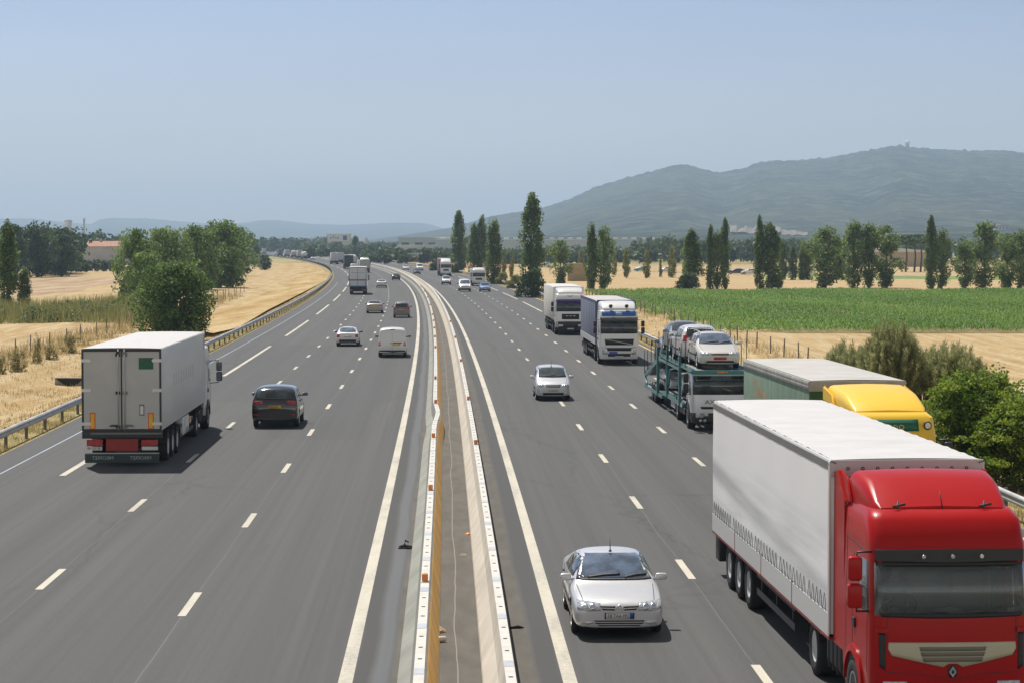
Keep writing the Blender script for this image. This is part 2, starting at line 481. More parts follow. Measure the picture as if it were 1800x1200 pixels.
while y_ < 320: ys.append(y_); y_ += 1.6
while y_ < 42000: ys.append(y_); y_ *= 1.035
Cg = np.array([C(max(y, 0)) if y < 3000 else C(3000) for y in ys])
V = np.zeros((len(ys), len(us), 3))
for j, y in enumerate(ys):
    V[j, :, 0] = np.array(us) + Cg[j]; V[j, :, 1] = y; V[j, :, 2] = ground_h(us, y)
go = meshobj('ground', grid_mesh('ground', V.reshape(-1, 3), len(us), len(ys)), GROUND); tag(go, kind='structure')
for p in go.data.polygons: p.use_smooth = True

def ribbon(name, offs, z, d0, d1, mat, kind='structure', widen=None):
    st = stations(d0, d1); V = []; UV = []
    for d in st:
        c = C(d); s = dC(d); n = math.hypot(1, s)
        for o in offs:
            V.append((c + o / n, d, z if z is not None else float(ground_h(o / n, d)) + .038)); UV.append((o, d))
    o = meshobj(name, grid_mesh(name, np.array(V), len(offs), len(st), UV), mat)
    return tag(o, kind=kind)

def asphalt():
    t = NT('asphalt'); t.set(.80, 0, .28)
    uvn = t.n('ShaderNodeUVMap'); uvn.uv_map = 'UVMap'; uv = uvn.outputs[0]
    def m(sx, sy):
        k = t.n('ShaderNodeMapping'); k.inputs['Scale'].default_value = (sx, sy, 1); t.l(uv, k.inputs[0]); return k.outputs[0]
    streak = t.noise(1, 5, m(1.1, .012)); streak2 = t.noise(1, 4, m(6, .03)); grain = t.noise(14, 6, m(1, 1), .75); blot = t.noise(1, 4, m(.5, .11))
    base = t.ramp(streak, [(.32, (.068, .069, .069)), (.5, (.086, .086, .085)), (.68, (.104, .103, .101))])
    base = t.mix(.5, base, t.ramp(streak2, [(.3, (.062, .063, .063)), (.7, (.106, .105, .102))]))
    base = t.mix(t.ramp(grain, [(.35, (.35, .35, .35)), (.6, (0, 0, 0))]), base, (.045, .045, .046))
    base = t.mix(t.ramp(grain, [(.60, (0, 0, 0)), (.74, (.5, .5, .5))]), base, (.18, .18, .175))
    uw = t.n('ShaderNodeSeparateXYZ'); t.l(uv, uw.inputs[0])
    trk = t.math('MULTIPLY', t.math('ADD', t.math('COSINE', t.math('MULTIPLY', t.math('ADD', uw.outputs[0], 1.95), 3.49)), 1), .5)
    base = t.mix(t.math('MULTIPLY', t.math('MULTIPLY', trk, streak2), .34), base, (.050, .050, .050))       # polished and oil darkened wheel paths
    vo = t.n('ShaderNodeTexVoronoi', feature='DISTANCE_TO_EDGE'); vo.inputs['Scale'].default_value = 1; wpn = t.n('ShaderNodeVectorMath', operation='ADD'); t.l(m(.19, .055), wpn.inputs[0])
    wob_ = t.n('ShaderNodeTexNoise'); wob_.inputs['Scale'].default_value = .9; wob_.inputs['Detail'].default_value = 3; t.l(uv, wob_.inputs['Vector']); wsc = t.n('ShaderNodeVectorMath', operation='SCALE'); wsc.inputs['Scale'].default_value = .16; t.l(wob_.outputs['Color'], wsc.inputs[0]); t.l(wsc.outputs[0], wpn.inputs[1]); t.l(wpn.outputs[0], vo.inputs['Vector'])
    crk = t.ramp(vo.outputs['Distance'], [(.0, (1, 1, 1)), (.0075, (1, 1, 1)), (.012, (0, 0, 0))]); crk = t.math('MULTIPLY', crk, t.ramp(t.noise(1, 2, m(.07, .018)), [(.5, (0, 0, 0)), (.62, (.6, .6, .6))])); base = t.mix(crk, base, (.035, .035, .036))     # sealed cracks
    pat = t.n('ShaderNodeTexVoronoi', feature='F1', distance='CHEBYCHEV'); pat.inputs['Scale'].default_value = 1; t.l(m(.10, .016), pat.inputs['Vector']); sp_ = t.n('ShaderNodeSeparateColor'); t.l(pat.outputs['Color'], sp_.inputs[0])
    base = t.mix(t.ramp(sp_.outputs[0], [(.80, (0, 0, 0)), (.83, (.28, .28, .28))], 'CONSTANT'), base, (.055, .056, .058))        # relaid patches
    stain = t.ramp(t.noise(1, 3, m(.9, .16)), [(.66, (0, 0, 0)), (.76, (.35, .35, .35))]); base = t.mix(stain, base, (.055, .054, .052))
    sx = t.n('ShaderNodeSeparateXYZ'); t.l(uv, sx.inputs[0]); u = sx.outputs[0]
    wob = t.math('MULTIPLY', t.math('SUBTRACT', blot, .5), .25); u = t.math('ADD', u, wob)
    def band(a, b, s=.12):
        x = t.math('MULTIPLY', t.math('SUBTRACT', u, a), 1 / s); y = t.math('MULTIPLY', t.math('SUBTRACT', b, u), 1 / s)
        x = t.math('MINIMUM', t.math('MAXIMUM', x, 0), 1); y = t.math('MINIMUM', t.math('MAXIMUM', y, 0), 1); return t.math('MULTIPLY', x, y)
    base = t.mix(t.math('MULTIPLY', band(-1.05 - .8, -1.52, .06), .8), base, (.055, .055, .055))          # fresh dark strip beside the left line
    base = t.mix(t.math('MULTIPLY', band(-1.52, -1.18, .08), .6), base, (.125, .132, .145))               # paler poured strip
    dirt = t.ramp(t.noise(1, 5, m(2.2, .6)), [(.3, (.078, .070, .058)), (.7, (.122, .110, .092))])
    base = t.mix(t.math('MULTIPLY', band(-1.18, 1.42, .08), .92), base, dirt)                            # dusty median
    base = t.mix(t.math('MULTIPLY', band(1.42, 1.84, .05), .85), base, (.06, .06, .06))
    crack = band(-.035, -.005, .008)
    base = t.mix(t.math('MULTIPLY', crack, .7), base, (.28, .27, .24))
    for a in (L1, L2, R1, R2, ): base = t.mix(t.math('MULTIPLY', band(a - .015, a + .015, .006), t.math('MULTIPLY', streak2, .45)), base, (.26, .26, .25))
    base = t.mix(t.math('MULTIPLY', band(-16.4, -14.95, .1), .55), base, (.075, .076, .08))
    base = t.mix(t.math('MULTIPLY', band(12.2, 14.6, .1), .5), base, (.08, .08, .083))
    t.col(base); t.bump(grain, .35, .01)
    return t.m
ASPHALT = asphalt()
road_offs = [LASP, -14, -12, -10, -8, -6, -4, -2.4, -1.6, -1.1, -.5, 0, .5, 1.1, 1.6, 2.4, 4, 6, 8, 10, 12, 14, RASP]
ribbon('road', road_offs, 0.008, 5, 2600, ASPHALT)
def line_mat(name, c, wear):
    t = NT(name); t.set(.7, 0, .3); f = t.math('MULTIPLY', t.math('ADD', t.noise(9, 6, t.world(), .7), t.noise(1, 4, t.world((1.6, .25, 1)), .6)), .5); g = t.noise(.7, 4, t.world())
    t.col(t.mix(t.ramp(f, [(.36, (wear, wear, wear)), (.53, (0, 0, 0))]), t.ramp(g, [(.3, tuple(x * .9 for x in c)), (.7, c)]), (.22, .21, .2))); return t.m
LINE = line_mat('white_road_paint', (.56, .52, .43), .6)
YLINE = line_mat('yellow_road_paint', (.72, .47, .10), .6)
SEAM = line_mat('pale_joint_sealing', (.36, .42, .52), .7)
def solid(off, w, mat, d0=20, d1=2000, z=.014):
    return ribbon('lane_marking', [off - w / 2, off + w / 2], z, d0, d1, mat)
solid(LL, .25, LINE); solid(RL, .25, LINE); solid(RYEL, .14, YLINE, 20, 900); solid(LSEAM, .07, SEAM, 30, 420)
def dashes(off, w, phase, period, length, d1):
    bm = NB(); k = phase
    while k > 20: k -= period
    while k < d1:
        n = max(1, int(length / 4)); prev = None
        for i in range(n + 1):
            d = k + length * i / n; c = C(d) + off; r = (bm.verts.new((c - w / 2, d, .014)), bm.verts.new((c + w / 2, d, .014)))
            if prev: bm.faces.new((prev[0], prev[1], r[1], r[0]))
            prev = r
        k += period
    tag(obj('lane_marking', bm, LINE), kind='structure')
dashes(L1, .17, 45.3 - 1.5, 13.8, 3.0, 1100); dashes(L2, .17, 48.7 - 1.5, 13.8, 3.0, 1100)
dashes(R1, .17, 50.2 - 1.5, 13.0, 3.0, 1100); dashes(R2, .17, 75.0 - 1.5, 12.85, 3.0, 1100)
dashes(LE, .22, 123.5, 53, 36, 1300); dashes(RE, .22, 239, 52, 39, 1300)
# verge of thin dry grass under the guard rails
def verge_mat(name, c1, c2, c3):
    t = NT(name); t.set(.95, 0, .1); f = t.noise(1.1, 6, t.world(), .7); g = t.noise(7, 5, t.world(), .7)
    t.col(t.mix(t.ramp(g, [(.4, (.6, .6, .6)), (.6, (0, 0, 0))]), t.ramp(f, [(.35, c1), (.52, c2), (.68, c3)]), tuple(x * .5 for x in c2))); t.bump(g, .8, .05); return t.m
VERGE = verge_mat('verge_grass', (.20, .19, .075), (.38, .30, .14), (.47, .38, .21))
ribbon('verge', [-18.3, -17.7, -17.2, -16.7, LASP - .02], None, 20, 1800, VERGE)
ribbon('verge', [RASP + .02, 15.6, 16.0, 16.5, 17.0], None, 20, 1800, VERGE)

# ------------------------------------------------------------------ concrete barriers of the median
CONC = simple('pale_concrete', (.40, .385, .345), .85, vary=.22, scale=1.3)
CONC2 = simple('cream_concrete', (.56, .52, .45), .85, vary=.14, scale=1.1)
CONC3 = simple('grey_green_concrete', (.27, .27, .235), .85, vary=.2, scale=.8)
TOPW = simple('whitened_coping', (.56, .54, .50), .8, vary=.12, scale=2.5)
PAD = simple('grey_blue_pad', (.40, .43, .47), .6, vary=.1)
ORANGE = simple('ochre_painted_panel', (.80, .44, .085), .7, vary=.2, scale=.8)
REFL = simple('amber_reflector', (.70, .22, .02), .35, vary=.2)
def kink(d): return .13 * math.exp(-((d - 87) / 4.2) ** 2)
def barrier(profile, mats, kf, d0, d1, label, refl, slots):
    """profile: list of (offset, z, material index of the face to the next point)"""
    st = []
    d = d0
    while d < d1: st.append(d); d += max(1.0, d * .012)
    bm = NB(); rows = []
    for d in st: rows.append([bm.verts.new((C(d) + o + kf(d) * (1 if z > .12 else .6), d, z)) for o, z, _ in profile])
    for A, B in zip(rows, rows[1:]):
        for i in range(len(profile) - 1):
            f = bm.faces.new((A[i], A[i + 1], B[i + 1], B[i])); f.material_index = profile[i][2]
    for Rr in (rows[0], rows[-1]): bm.faces.new(Rr)
    o = obj('concrete_barrier', bm, mats, None); tag(o, label, 'barrier', 'concrete barriers of the median')
    tops = [p for p in profile if p[1] > .78]; a, b = tops[0][0], tops[-1][0]; zt = tops[0][1]
    # pads and drain slots set into the coping
    pb = NB(); sb = NB(); k = 26.0; n = 0
    while k < min(d1, 260):
        x = C(k) + kf(k)
        if n % 4 == 0: bx(pb, x + a + .004, x + b - .004, k - .24, k + .24, zt + .001, zt + .006)
        else: bx(sb, x + (a + b) / 2 - .035, x + (a + b) / 2 + .035, k - .03, k + .03, zt + .001, zt + .007)
        k += slots; n += 1
    q = obj('coping_pads', pb, PAD, o); q['kind'] = 'stuff'
    q = obj('coping_slots', sb, DARK, o); q['kind'] = 'stuff'
    for d in refl:
        m = NB(); x = C(d) + kf(d) + (a + b) / 2
        bx(m, x - .06, x + .06, d - .07, d + .07, zt + .002, zt + .16, .012, 1); ro = obj('reflector', m, REFL, o)
        m = NB(); bx(m, x - .075, x + .075, d - .16, d + .16, zt + .0065, zt + .012); obj('reflector_base', m, TOPW, ro)
    return o
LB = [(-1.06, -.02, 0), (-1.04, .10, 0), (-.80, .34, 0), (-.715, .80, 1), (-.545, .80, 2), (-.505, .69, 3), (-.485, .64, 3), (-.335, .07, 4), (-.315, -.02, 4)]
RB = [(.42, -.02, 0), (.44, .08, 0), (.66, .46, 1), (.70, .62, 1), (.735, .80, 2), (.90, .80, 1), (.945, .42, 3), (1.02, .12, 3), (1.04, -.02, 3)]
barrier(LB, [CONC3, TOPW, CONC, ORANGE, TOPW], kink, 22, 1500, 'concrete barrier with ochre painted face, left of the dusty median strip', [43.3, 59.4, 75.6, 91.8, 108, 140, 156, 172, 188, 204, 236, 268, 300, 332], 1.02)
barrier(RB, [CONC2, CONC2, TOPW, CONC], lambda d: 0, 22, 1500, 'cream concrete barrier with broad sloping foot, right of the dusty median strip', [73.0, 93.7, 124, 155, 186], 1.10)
# light joints between the painted panels
jb = NB(); k = 24.0
LBO = bpy.data.objects['concrete_barrier']
while k < 130:
    x = C(k) + kink(k)
    q = [jb.verts.new(p) for p in ((x - .482, k, .64), (x - .482, k + .10, .64), (x - .332, k + .10, .08), (x - .332, k, .08))]; jb.faces.new(q); k += 4.35
q = obj('panel_joints', jb, TOPW, LBO, normals=False); q['kind'] = 'stuff'
# litter on the median
def lump(name, x, y, sx, sy, sz, mat, label, cat, seed):
    r = random.Random(seed); bm = NB(); bmesh.ops.create_icosphere(bm, subdivisions=2, radius=1)
    for v in bm.verts: v.co = Vector((v.co.x * sx * r.uniform(.7, 1.2), v.co.y * sy * r.uniform(.7, 1.2), max(0, v.co.z) * sz * r.uniform(.5, 1.3)))
    o = obj(name, bm, mat, None, 60); o.location = (x, y, .012); return tag(o, label, cat)
p = G(714, 964); bm = NB()
tube(bm, [(-.16, 0, .02), (-.05, .05, .05), (.1, .02, .03), (.2, -.02, .02)], [.05, .06, .05, .03], 7); tube(bm, [(-.05, .04, .06), (-.02, .02, .2), (.06, .0, .16)], [.03, .025, .02], 6); bx(bm, -.2, .2, -.06, .06, .0, .03, .012, 1)
o = obj('tyre_shred', bm, RUBBER); o.location = p + Vector((0, 0, .012)); tag(o, 'black shred of tyre lying left of the left concrete barrier', 'tyre shred')
p = G(771, 1110); lump('rubbish_heap', p.x, p.y, .14, .2, .10, simple('brown_rubbish', (.32, .22, .12), .9, vary=.4, scale=20), 'small brown heap of rubbish at the foot of the ochre barrier face', 'rubbish', 3)
p = G(770, 1129); bm = NB(); lathe(bm, [(-.16, .03), (-.05, .055), (.1, .055), (.16, .05)], 'x', 12); o = obj('plastic_bottle', bm, simple('pale_plastic', (.6, .57, .5), .4)); o.location = (p.x, p.y, .07); o.rotation_euler = (0, 0, .5); tag(o, 'pale plastic bottle lying beside the ochre barrier face', 'bottle')
p = G(822, 939); lump('orange_litter', p.x, p.y, .07, .1, .05, simple('orange_plastic', (.7, .24, .04), .5), 'bright orange piece of litter at the foot of the right barrier', 'litter', 5)
p = G(815, 975); lump('leaf_litter_heap', p.x, p.y, .10, .26, .03, simple('leaf_litter', (.20, .15, .09), .9, vary=.5, scale=25), 'flat heap of brown leaf litter by the right barrier', 'rubbish', 6)
p = G(910, 1105); bm = NB(); tube(bm, [(-.15, 0, .02), (0, .06, .03), (.12, .0, .02)], [.02, .035, .012], 5); o = obj('rubber_strip', bm, RUBBER); o.location = p + Vector((0, 0, .012)); tag(o, 'thin black rubber strip on the shoulder right of the right barrier', 'rubber strip')

# ------------------------------------------------------------------ guard rails
def guard_rail(off, face, d0, d1, zc, label, post_gap=4.0):
    """W-beam on posts; face = side of the road it faces (+1 right, -1 left)"""
    pr = [(-.0, -.155), (.035, -.12), (.075, -.09), (.075, -.055), (.03, -.02), (.03, .02), (.075, .055), (.075, .09), (.035, .12), (0, .155)]
    st = []; d = d0
    while d < d1: st.append(d); d += max(2.0, d * .015)
    bm = NB(); rows = []
    for d in st: rows.append([bm.verts.new((C(d) + off + face * (a + .05), d, zc + b + .004 * math.sin(d * .7))) for a, b in pr])
    for A, B in zip(rows, rows[1:]):
        for i in range(len(pr) - 1): bm.faces.new((A[i], A[i + 1], B[i + 1], B[i])).smooth = True
    o = obj('guard_rail', bm, STEEL, None, normals=False); md = o.modifiers.new('t', 'SOLIDIFY'); md.thickness = .006
    tag(o, label, 'guard rail', 'guard rails along the motorway')
    pm = None; n = 0; k = d0 + .5; rest = NB()
    while k < d1 - 1:
        x = C(k) + off
        if n < 100:
            if pm is None:
                b = NB(); bx(b, -.055, .055, -.05, .05, -.3, zc + .17); pm = bpy.data.meshes.new('post'); b.to_mesh(pm); b.free(); pm.materials.append(simple('rail_post_grey', (.13, .12, .11), .6, .3, vary=.25))
            q = link(bpy.data.objects.new('post', pm), o); q.location = (x - face * .01, k, 0)
        else: bx(rest, x - .055, x + .055, k - .05, k + .05, -.3, zc + .17)
        n += 1; k += post_gap
    if len(rest.verts):
        q = obj('posts', rest, simple('rail_post_grey', (.13, .12, .11), .6), o); q['kind'] = 'stuff'
    else: rest.free()
guard_rail(LRAIL, 1, 60, 1300, .58, 'galvanised guard rail along the outer edge of the left carriageway')
guard_rail(RRAIL, -1, 48, 1300, .58, 'galvanised guard rail along the outer edge of the right carriageway')

# ------------------------------------------------------------------ wire fences
def fence(off, d0, d1, gap, h, label, seed):
    r = random.Random(seed); root = empty('wire_fence', (C(d0) + off, d0, 0), label=label, cat='fence', group='wire fences beside the motorway')
    pm = simple('weathered_post', (.16, .13, .10), .85, vary=.3); pts = []
    k = d0
    while k < d1:
        x = C(k) + off + r.uniform(-.15, .15); z = float(ground_h(off, k)); b = NB(); hh = h * r.uniform(.9, 1.1); lx, ly = r.uniform(-.06, .06), r.uniform(-.05, .05)
        tube(b, [(x, k, z - .1), (x + lx, k + ly, z + hh)], .045, 6); o = obj('post', b, pm, root); o.matrix_parent_inverse = Matrix.Translation(-root.location); pts.append((x, k, z, hh)); k += gap * r.uniform(.85, 1.15)
    b = NB()
    for f in (.3, .6, .92):
        for p, q in zip(pts, pts[1:]): tube(b, [(p[0], p[1], p[2] + p[3] * f), ((p[0] + q[0]) / 2, (p[1] + q[1]) / 2, (p[2] + q[2]) / 2 + q[3] * f - .03), (q[0], q[1], q[2] + q[3] * f)], .006, 3, False)
    o = obj('wire', b, simple('rusty_wire', (.2, .17, .14), .6, .4), root); o.matrix_parent_inverse = Matrix.Translation(-root.location)
fence(-27.3, 118, 330, 6.8, 1.25, 'leaning post and wire fence in the dry grass left of the motorway', 4)
fence(22.3, 105, 330, 5.2, 1.25, 'post and wire fence in the straw right of the motorway', 5)
# culvert head in the left slope
p = G(122, 668, -.2); bm = NB(); bx(bm, -.85, .85, 0, .3, -.5, .16, .02, 1); o = obj('culvert', bm, simple('old_concrete', (.30, .28, .24), .9, vary=.25)); o.location = p; o.rotation_euler = (0, 0, -.05); tag(o, 'small concrete culvert head in the dry slope beside the refrigerated lorry', 'culvert')
bm = NB(); prism(bm, [(-.78, .10), (.78, .10), (.5, -.18), (.1, -.4), (-.35, -.2)], 'y', -.03, -.005); obj('opening', bm, simple('dark_opening_shade', (.02, .022, .015), .9), o)  # flat dark plate, its colour stands in for shade inside the culvert

# ------------------------------------------------------------------ cars
def car_shell(sp):
    """lofted, subdivided body with cut wheel arches; local +Y is forward"""
    L, W, H = sp['L'], sp['W'], sp['H']; hw = W / 2; gc = sp.get('gc', 0.2)
    bm = NB(); rings = []
    wr = hw * sp.get('rw', 0.74); b0, b1 = sp['belt']
    for (yf, zt, k, ws) in sp['st']:
        y = L / 2 - yf; w = hw * ws; f = yf / L; belt = b0 * (1 - f) + b1 * f
        zb = gc + (0.06 if yf < .05 or yf > L - .05 else 0)
        if k == 'b':
            zs = zt - 0.12
            up = [(w * .975, zs), (w * .92, zt - .035), (w * .72, zt - .005), (0, zt + .02)]
        else:
            wt = wr * (ws if ws < 1 else 1)
            up = [(w * .965, belt), (wt + .045, zt - .16), (wt - .05, zt - .035), (0, zt + .02)]
        zm = min(0.62, (zb + up[0][1]) / 2 + .1)
        pr = [(0, zb), (w * .86, zb), (w * .97, zb + .09), (w, zm)] + up
        ring = [bm.verts.new((p[0], y, p[1])) for p in pr] + [bm.verts.new((-p[0], y, p[1])) for p in pr[-2:0:-1]]
        rings.append(ring)
    n = len(rings[0])
    for A, B in zip(rings, rings[1:]):
        for i in range(n): bm.faces.new((A[i], A[(i + 1) % n], B[(i + 1) % n], B[i]))
    cl = bm.edges.layers.float.new('crease_edge')
    for Rg in (rings[0], rings[-1]):
        for i in range(7):
            a, b = Rg[i], Rg[i + 1]; c = Rg[(n - i - 1) % n]; d = Rg[(n - i) % n]
            q = []
            for v in (a, b, c, d):
                if v not in q: q.append(v)
            bm.faces.new(q)
        for i in range(n):
            e = bm.edges.get((Rg[i], Rg[(i + 1) % n]))
            if e: e[cl] = 0.35
    for A, B in zip(rings, rings[1:]):          # keep the belt and roof rail crisp
        for i in (4, n - 4, 2, n - 2):
            e = bm.edges.get((A[i], B[i]))
            if e: e[cl] = 0.4
    bmesh.ops.recalc_face_normals(bm, faces=bm.faces[:])
    me = bpy.data.meshes.new('tmp'); bm.to_mesh(me); bm.free()
    o = link(bpy.data.objects.new('tmp', me))
    ss = o.modifiers.new('s', 'SUBSURF'); ss.levels = 2; ss.render_levels = 2
    cut = NB(); ra = sp['wr'] + .055
    for yw in (L / 2 - sp['fo'], L / 2 - sp['fo'] - sp['wb']):
        for s in (1, -1):
            x0, x1 = (hw - .27, hw + .2) if s > 0 else (-hw - .2, -hw + .27)
            lathe(cut, [(x0, ra), (x1, ra)], 'x', 28, (0, yw, sp['wr']))
    bmesh.ops.recalc_face_normals(cut, faces=cut.faces[:])
    cm = bpy.data.meshes.new('tmpc'); cut.to_mesh(cm); cut.free()
    co = link(bpy.data.objects.new('tmpc', cm))
    bo = o.modifiers.new('b', 'BOOLEAN'); bo.object = co; bo.operation = 'DIFFERENCE'; bo.solver = 'EXACT'
    dg = bpy.context.evaluated_depsgraph_get()
    out = bpy.data.meshes.new_from_object(o.evaluated_get(dg))
    bpy.data.objects.remove(o); bpy.data.objects.remove(co)
    out.materials.clear()
    out.materials.append(sp['paint']); out.materials.append(BLACK); out.materials.append(sp.get('bumper', sp['paint']))
    yws = (L / 2 - sp['fo'], L / 2 - sp['fo'] - sp['wb'])
    for p in out.polygons:
        c = p.center; p.use_smooth = True; p.material_index = 0
        if abs(c.x) > hw - .29:
            for yw in yws:
                if math.hypot(c.y - yw, c.z - sp['wr']) < ra + .004: p.material_index = 1
        if p.normal.z < -.75 and c.z < .34: p.material_index = 1
        if p.material_index == 0 and c.z < sp.get('bz', 0) : p.material_index = 2
    out.set_sharp_from_angle(angle=math.radians(42))
    return out
def mirror_part(root, x, y, z, mat, s):
    bm = NB()
    bx(bm, s * x - .115, s * x + .115, y - .06, y + .05, z - .07, z + .07, .045, 3)
    tube(bm, [(s * (x - .26), y + .02, z - .05), (s * (x - .05), y, z - .04)], .03, 6)
    o = obj('mirror', bm, mat, root, 50)
    gb = NB(); bx(gb, s * x - .095, s * x + .095, y - .066, y - .0605, z - .05, z + .05, .01, 1)
    obj('mirror_glass', gb, GLASSB, o)
def plate(root, bvh, s, z, mat, txt, name='number_plate', w=.52, x0=0):
    o = obj(name, patch(bvh, *rect(x0 - w / 2, x0 + w / 2, z - .055, z + .055), 'y', s, 2, 1, .02), mat, root)
    if txt:
        ys = [v.co.y for v in o.data.vertices]; y = (max(ys) if s > 0 else min(ys)) + s * .006
        text('lettering', txt, .095, INK, o, (x0 + (-.02 if s < 0 else .02), y, z), (-s, 0, 0), (0, 0, 1), .86)
    return o
def car(kind, root, col, detail=2, **kw):
    sp = dict(CARS[kind]); sp.update(kw); sp['paint'] = col
    L, W, H = sp['L'], sp['W'], sp['H']; hw = W / 2
    PATCH_MINX[0] = hw * .66
    body = meshobj('body', car_shell(sp), None, root)
    bv = bvh_of(body)
    G_ = sp.get('glass', GLASS)
    ws = sp['ws']; dip = sp.get('wsdip', 1)
    o = obj('windscreen', patch(bv, [(-ws[0], ws[1]), (-ws[0] * .5, ws[1] - .012 * dip), (0, ws[1] - .018 * dip), (ws[0] * .5, ws[1] - .012 * dip), (ws[0], ws[1])],
        [(-ws[2], ws[3]), (-ws[2] * .5, ws[3] + .02), (0, ws[3] + .026), (ws[2] * .5, ws[3] + .02), (ws[2], ws[3])], 'y', 1, 12, 8), G_, root)
    if detail > 1:
        wb = NB(); rim = [(-ws[0], ws[1]), (0, ws[1] - .018), (ws[0], ws[1])]
        strip(bv, [(-ws[0], ws[1] - .002), (0, ws[1] - .002 - .014 * dip), (ws[0], ws[1] - .002)], .02, 'y', 1, wb, .010, 12)
        obj('windscreen_seal', wb, BLACK, o)
        for (xa, za, xb, zb) in ((.48, .02, -.12, .07), (-.2, .02, -.62, .06)):
            wbm = strip(bv, [(xa * ws[0] / .7, ws[1] + za), ((xa + xb) / 2 * ws[0] / .7, ws[1] + (za + zb) / 2 + .012), (xb * ws[0] / .7, ws[1] + zb)], .026, 'y', 1, None, .022)
            obj('wiper', wbm, BLACK, root)
    r_ = sp.get('rwin')
    if r_: obj('rear_window', patch(bv, [(-r_[0], r_[1]), (0, r_[1] - .015), (r_[0], r_[1])], [(-r_[2], r_[3]), (0, r_[3] + .015), (r_[2], r_[3])], 'y', -1, 10, 6), sp.get('rglass', G_), root)
    for s in (1, -1):
        for (bot, top) in sp['sw']:
            b = [(L / 2 - p[0], p[1]) for p in bot]; t = [(L / 2 - p[0], p[1]) for p in top]
            obj('side_window', patch(bv, b, t, 'x', s, 6, 4), GLASS, root)
        for (x0, x1, z0, z1) in [sp['hl']]:
            bot = [(s * x0, z0 + .015), (s * (x0 + x1) / 2, z0), (s * x1, z0 + .03)]
            top = [(s * x0, z1 - .025), (s * (x0 + x1) / 2, z1), (s * x1, z1 + .01)]
            h = obj('headlight', patch(bv, bot, top, 'y', 1, 8, 3, .008), LAMP, root)
            if detail > 1:
                xm = x0 + (x1 - x0) * .35
                hb = patch(bv, *circ(s * xm, (z0 + z1) / 2, (z1 - z0) * .36), 'y', 1, 8, 3, .013); patch(bv, *circ(s * (xm + (x1 - x0) * .33), (z0 + z1) / 2 + .01, (z1 - z0) * .3), 'y', 1, 8, 3, .013, hb)
                obj('reflector', hb, CHROME, h)
        for t in sp['tl']:
            x0, x1, z0, z1 = t[:4]
            obj('tail_light', patch(bv, [(s * x0, z0), (s * x1, z0)], [(s * (x0 + t[4]), z1), (s * (x1 + t[4]), z1)], 'y', -1, 4, 5, .008), t[5] if len(t) > 5 else RED_L, root)
        if sp.get('fog') and detail > 1:
            x0, x1, z0, z1 = sp['fog']
            obj('fog_light', patch(bv, [(s * x0, z0 + .02), (s * (x0 + x1) / 2, z0), (s * x1, z0 + .03)], [(s * x0, z1), (s * (x0 + x1) / 2, z1), (s * x1, z1 + .01)], 'y', 1, 6, 2, .008), LAMP, root)
        mx = sp.get('mir', (hw + .06, 1.42, 1.0)); mirror_part(root, mx[0], L / 2 - mx[1], mx[2], sp.get('mirmat', col), s)
        if detail > 1:
            db = NB()
            for dl in sp.get('doors', []):
                strip(bv, [(L / 2 - p[0], p[1]) for p in dl], .014, 'x', s, db, .003)
            if sp.get('doors'): obj('door_gap', db, BLACK, root)
            hb = NB()
            for (hy, hz) in sp.get('handles', []):
                x = hw - .03; bx(hb, min(s * x, s * (x + .045)), max(s * x, s * (x + .045)), L / 2 - hy - .09, L / 2 - hy + .09, hz - .018, hz + .018, .012, 2)
            if sp.get('handles'): obj('door_handle', hb, sp.get('hmat', BLACK), root, 50)
            if sp.get('rub'):
                obj('side_moulding', strip(bv, [(L / 2 - p[0], p[1]) for p in sp['rub']], .07, 'x', s, None, .012), sp.get('rubmat', BLACK), root)
        for yw in (L / 2 - sp['fo'], L / 2 - sp['fo'] - sp['wb']):
            wheel(root, s * (hw - .12), yw, sp['wr'], .2, 'car')
    gb = NB()
    for g in sp.get('grille', []): patch(bv, *g, 'y', 1, 8, 2, .007, gb)
    if sp.get('grille'): obj('grille', gb, BLACK, root)
    if sp.get('rdark'):
        gb = NB()
        for g in sp['rdark']: patch(bv, *g, 'y', -1, 8, 2, .008, gb)
        obj('rear_bumper_trim', gb, BLACK, root)
    if detail > 1 and sp.get('hood'):
        hb = NB()
        for l in sp['hood']:
            for s in (1, -1): strip(bv, [(s * p[0], L / 2 - p[1]) for p in l], .014, 'z', 1, hb, .003)
        obj('bonnet_gap', hb, DARK, root)
    if sp.get('fplate') is not None: plate(root, bv, 1, sp['fz'], sp['fplate'], sp.get('ftxt'))
    if sp.get('rplate') is not None: plate(root, bv, -1, sp['rz'], sp['rplate'], sp.get('rtxt'), x0=sp.get('rpx', 0))
    if sp.get('rails'):
        for s in (1, -1):
            rb = NB(); x = hw * sp['rw'] - .10; z = H + .015
            y0, y1 = L / 2 - sp['rails'][0], L / 2 - sp['rails'][1]
            tube(rb, [(s * x, y0, z - .07), (s * x, y0 - .12, z), (s * x, (y0 + y1) / 2, z + .012), (s * x, y1 + .15, z - .01), (s * x, y1, z - .07)], .022, 6)
            obj('roof_rail', rb, sp.get('railmat', STEEL), root, 50)
    if sp.get('antenna'):
        ab = NB(); y, z = sp['antenna']
        tube(ab, [(0, L / 2 - y, z - .02), (0, L / 2 - y - .1, z + .26)], [.012, .004], 6); lathe(ab, [(z - .02, .035), (z + .02, .02)], 'z', 10, (0, L / 2 - y, 0))
        obj('antenna', ab, BLACK, root)
    return body, bv, sp
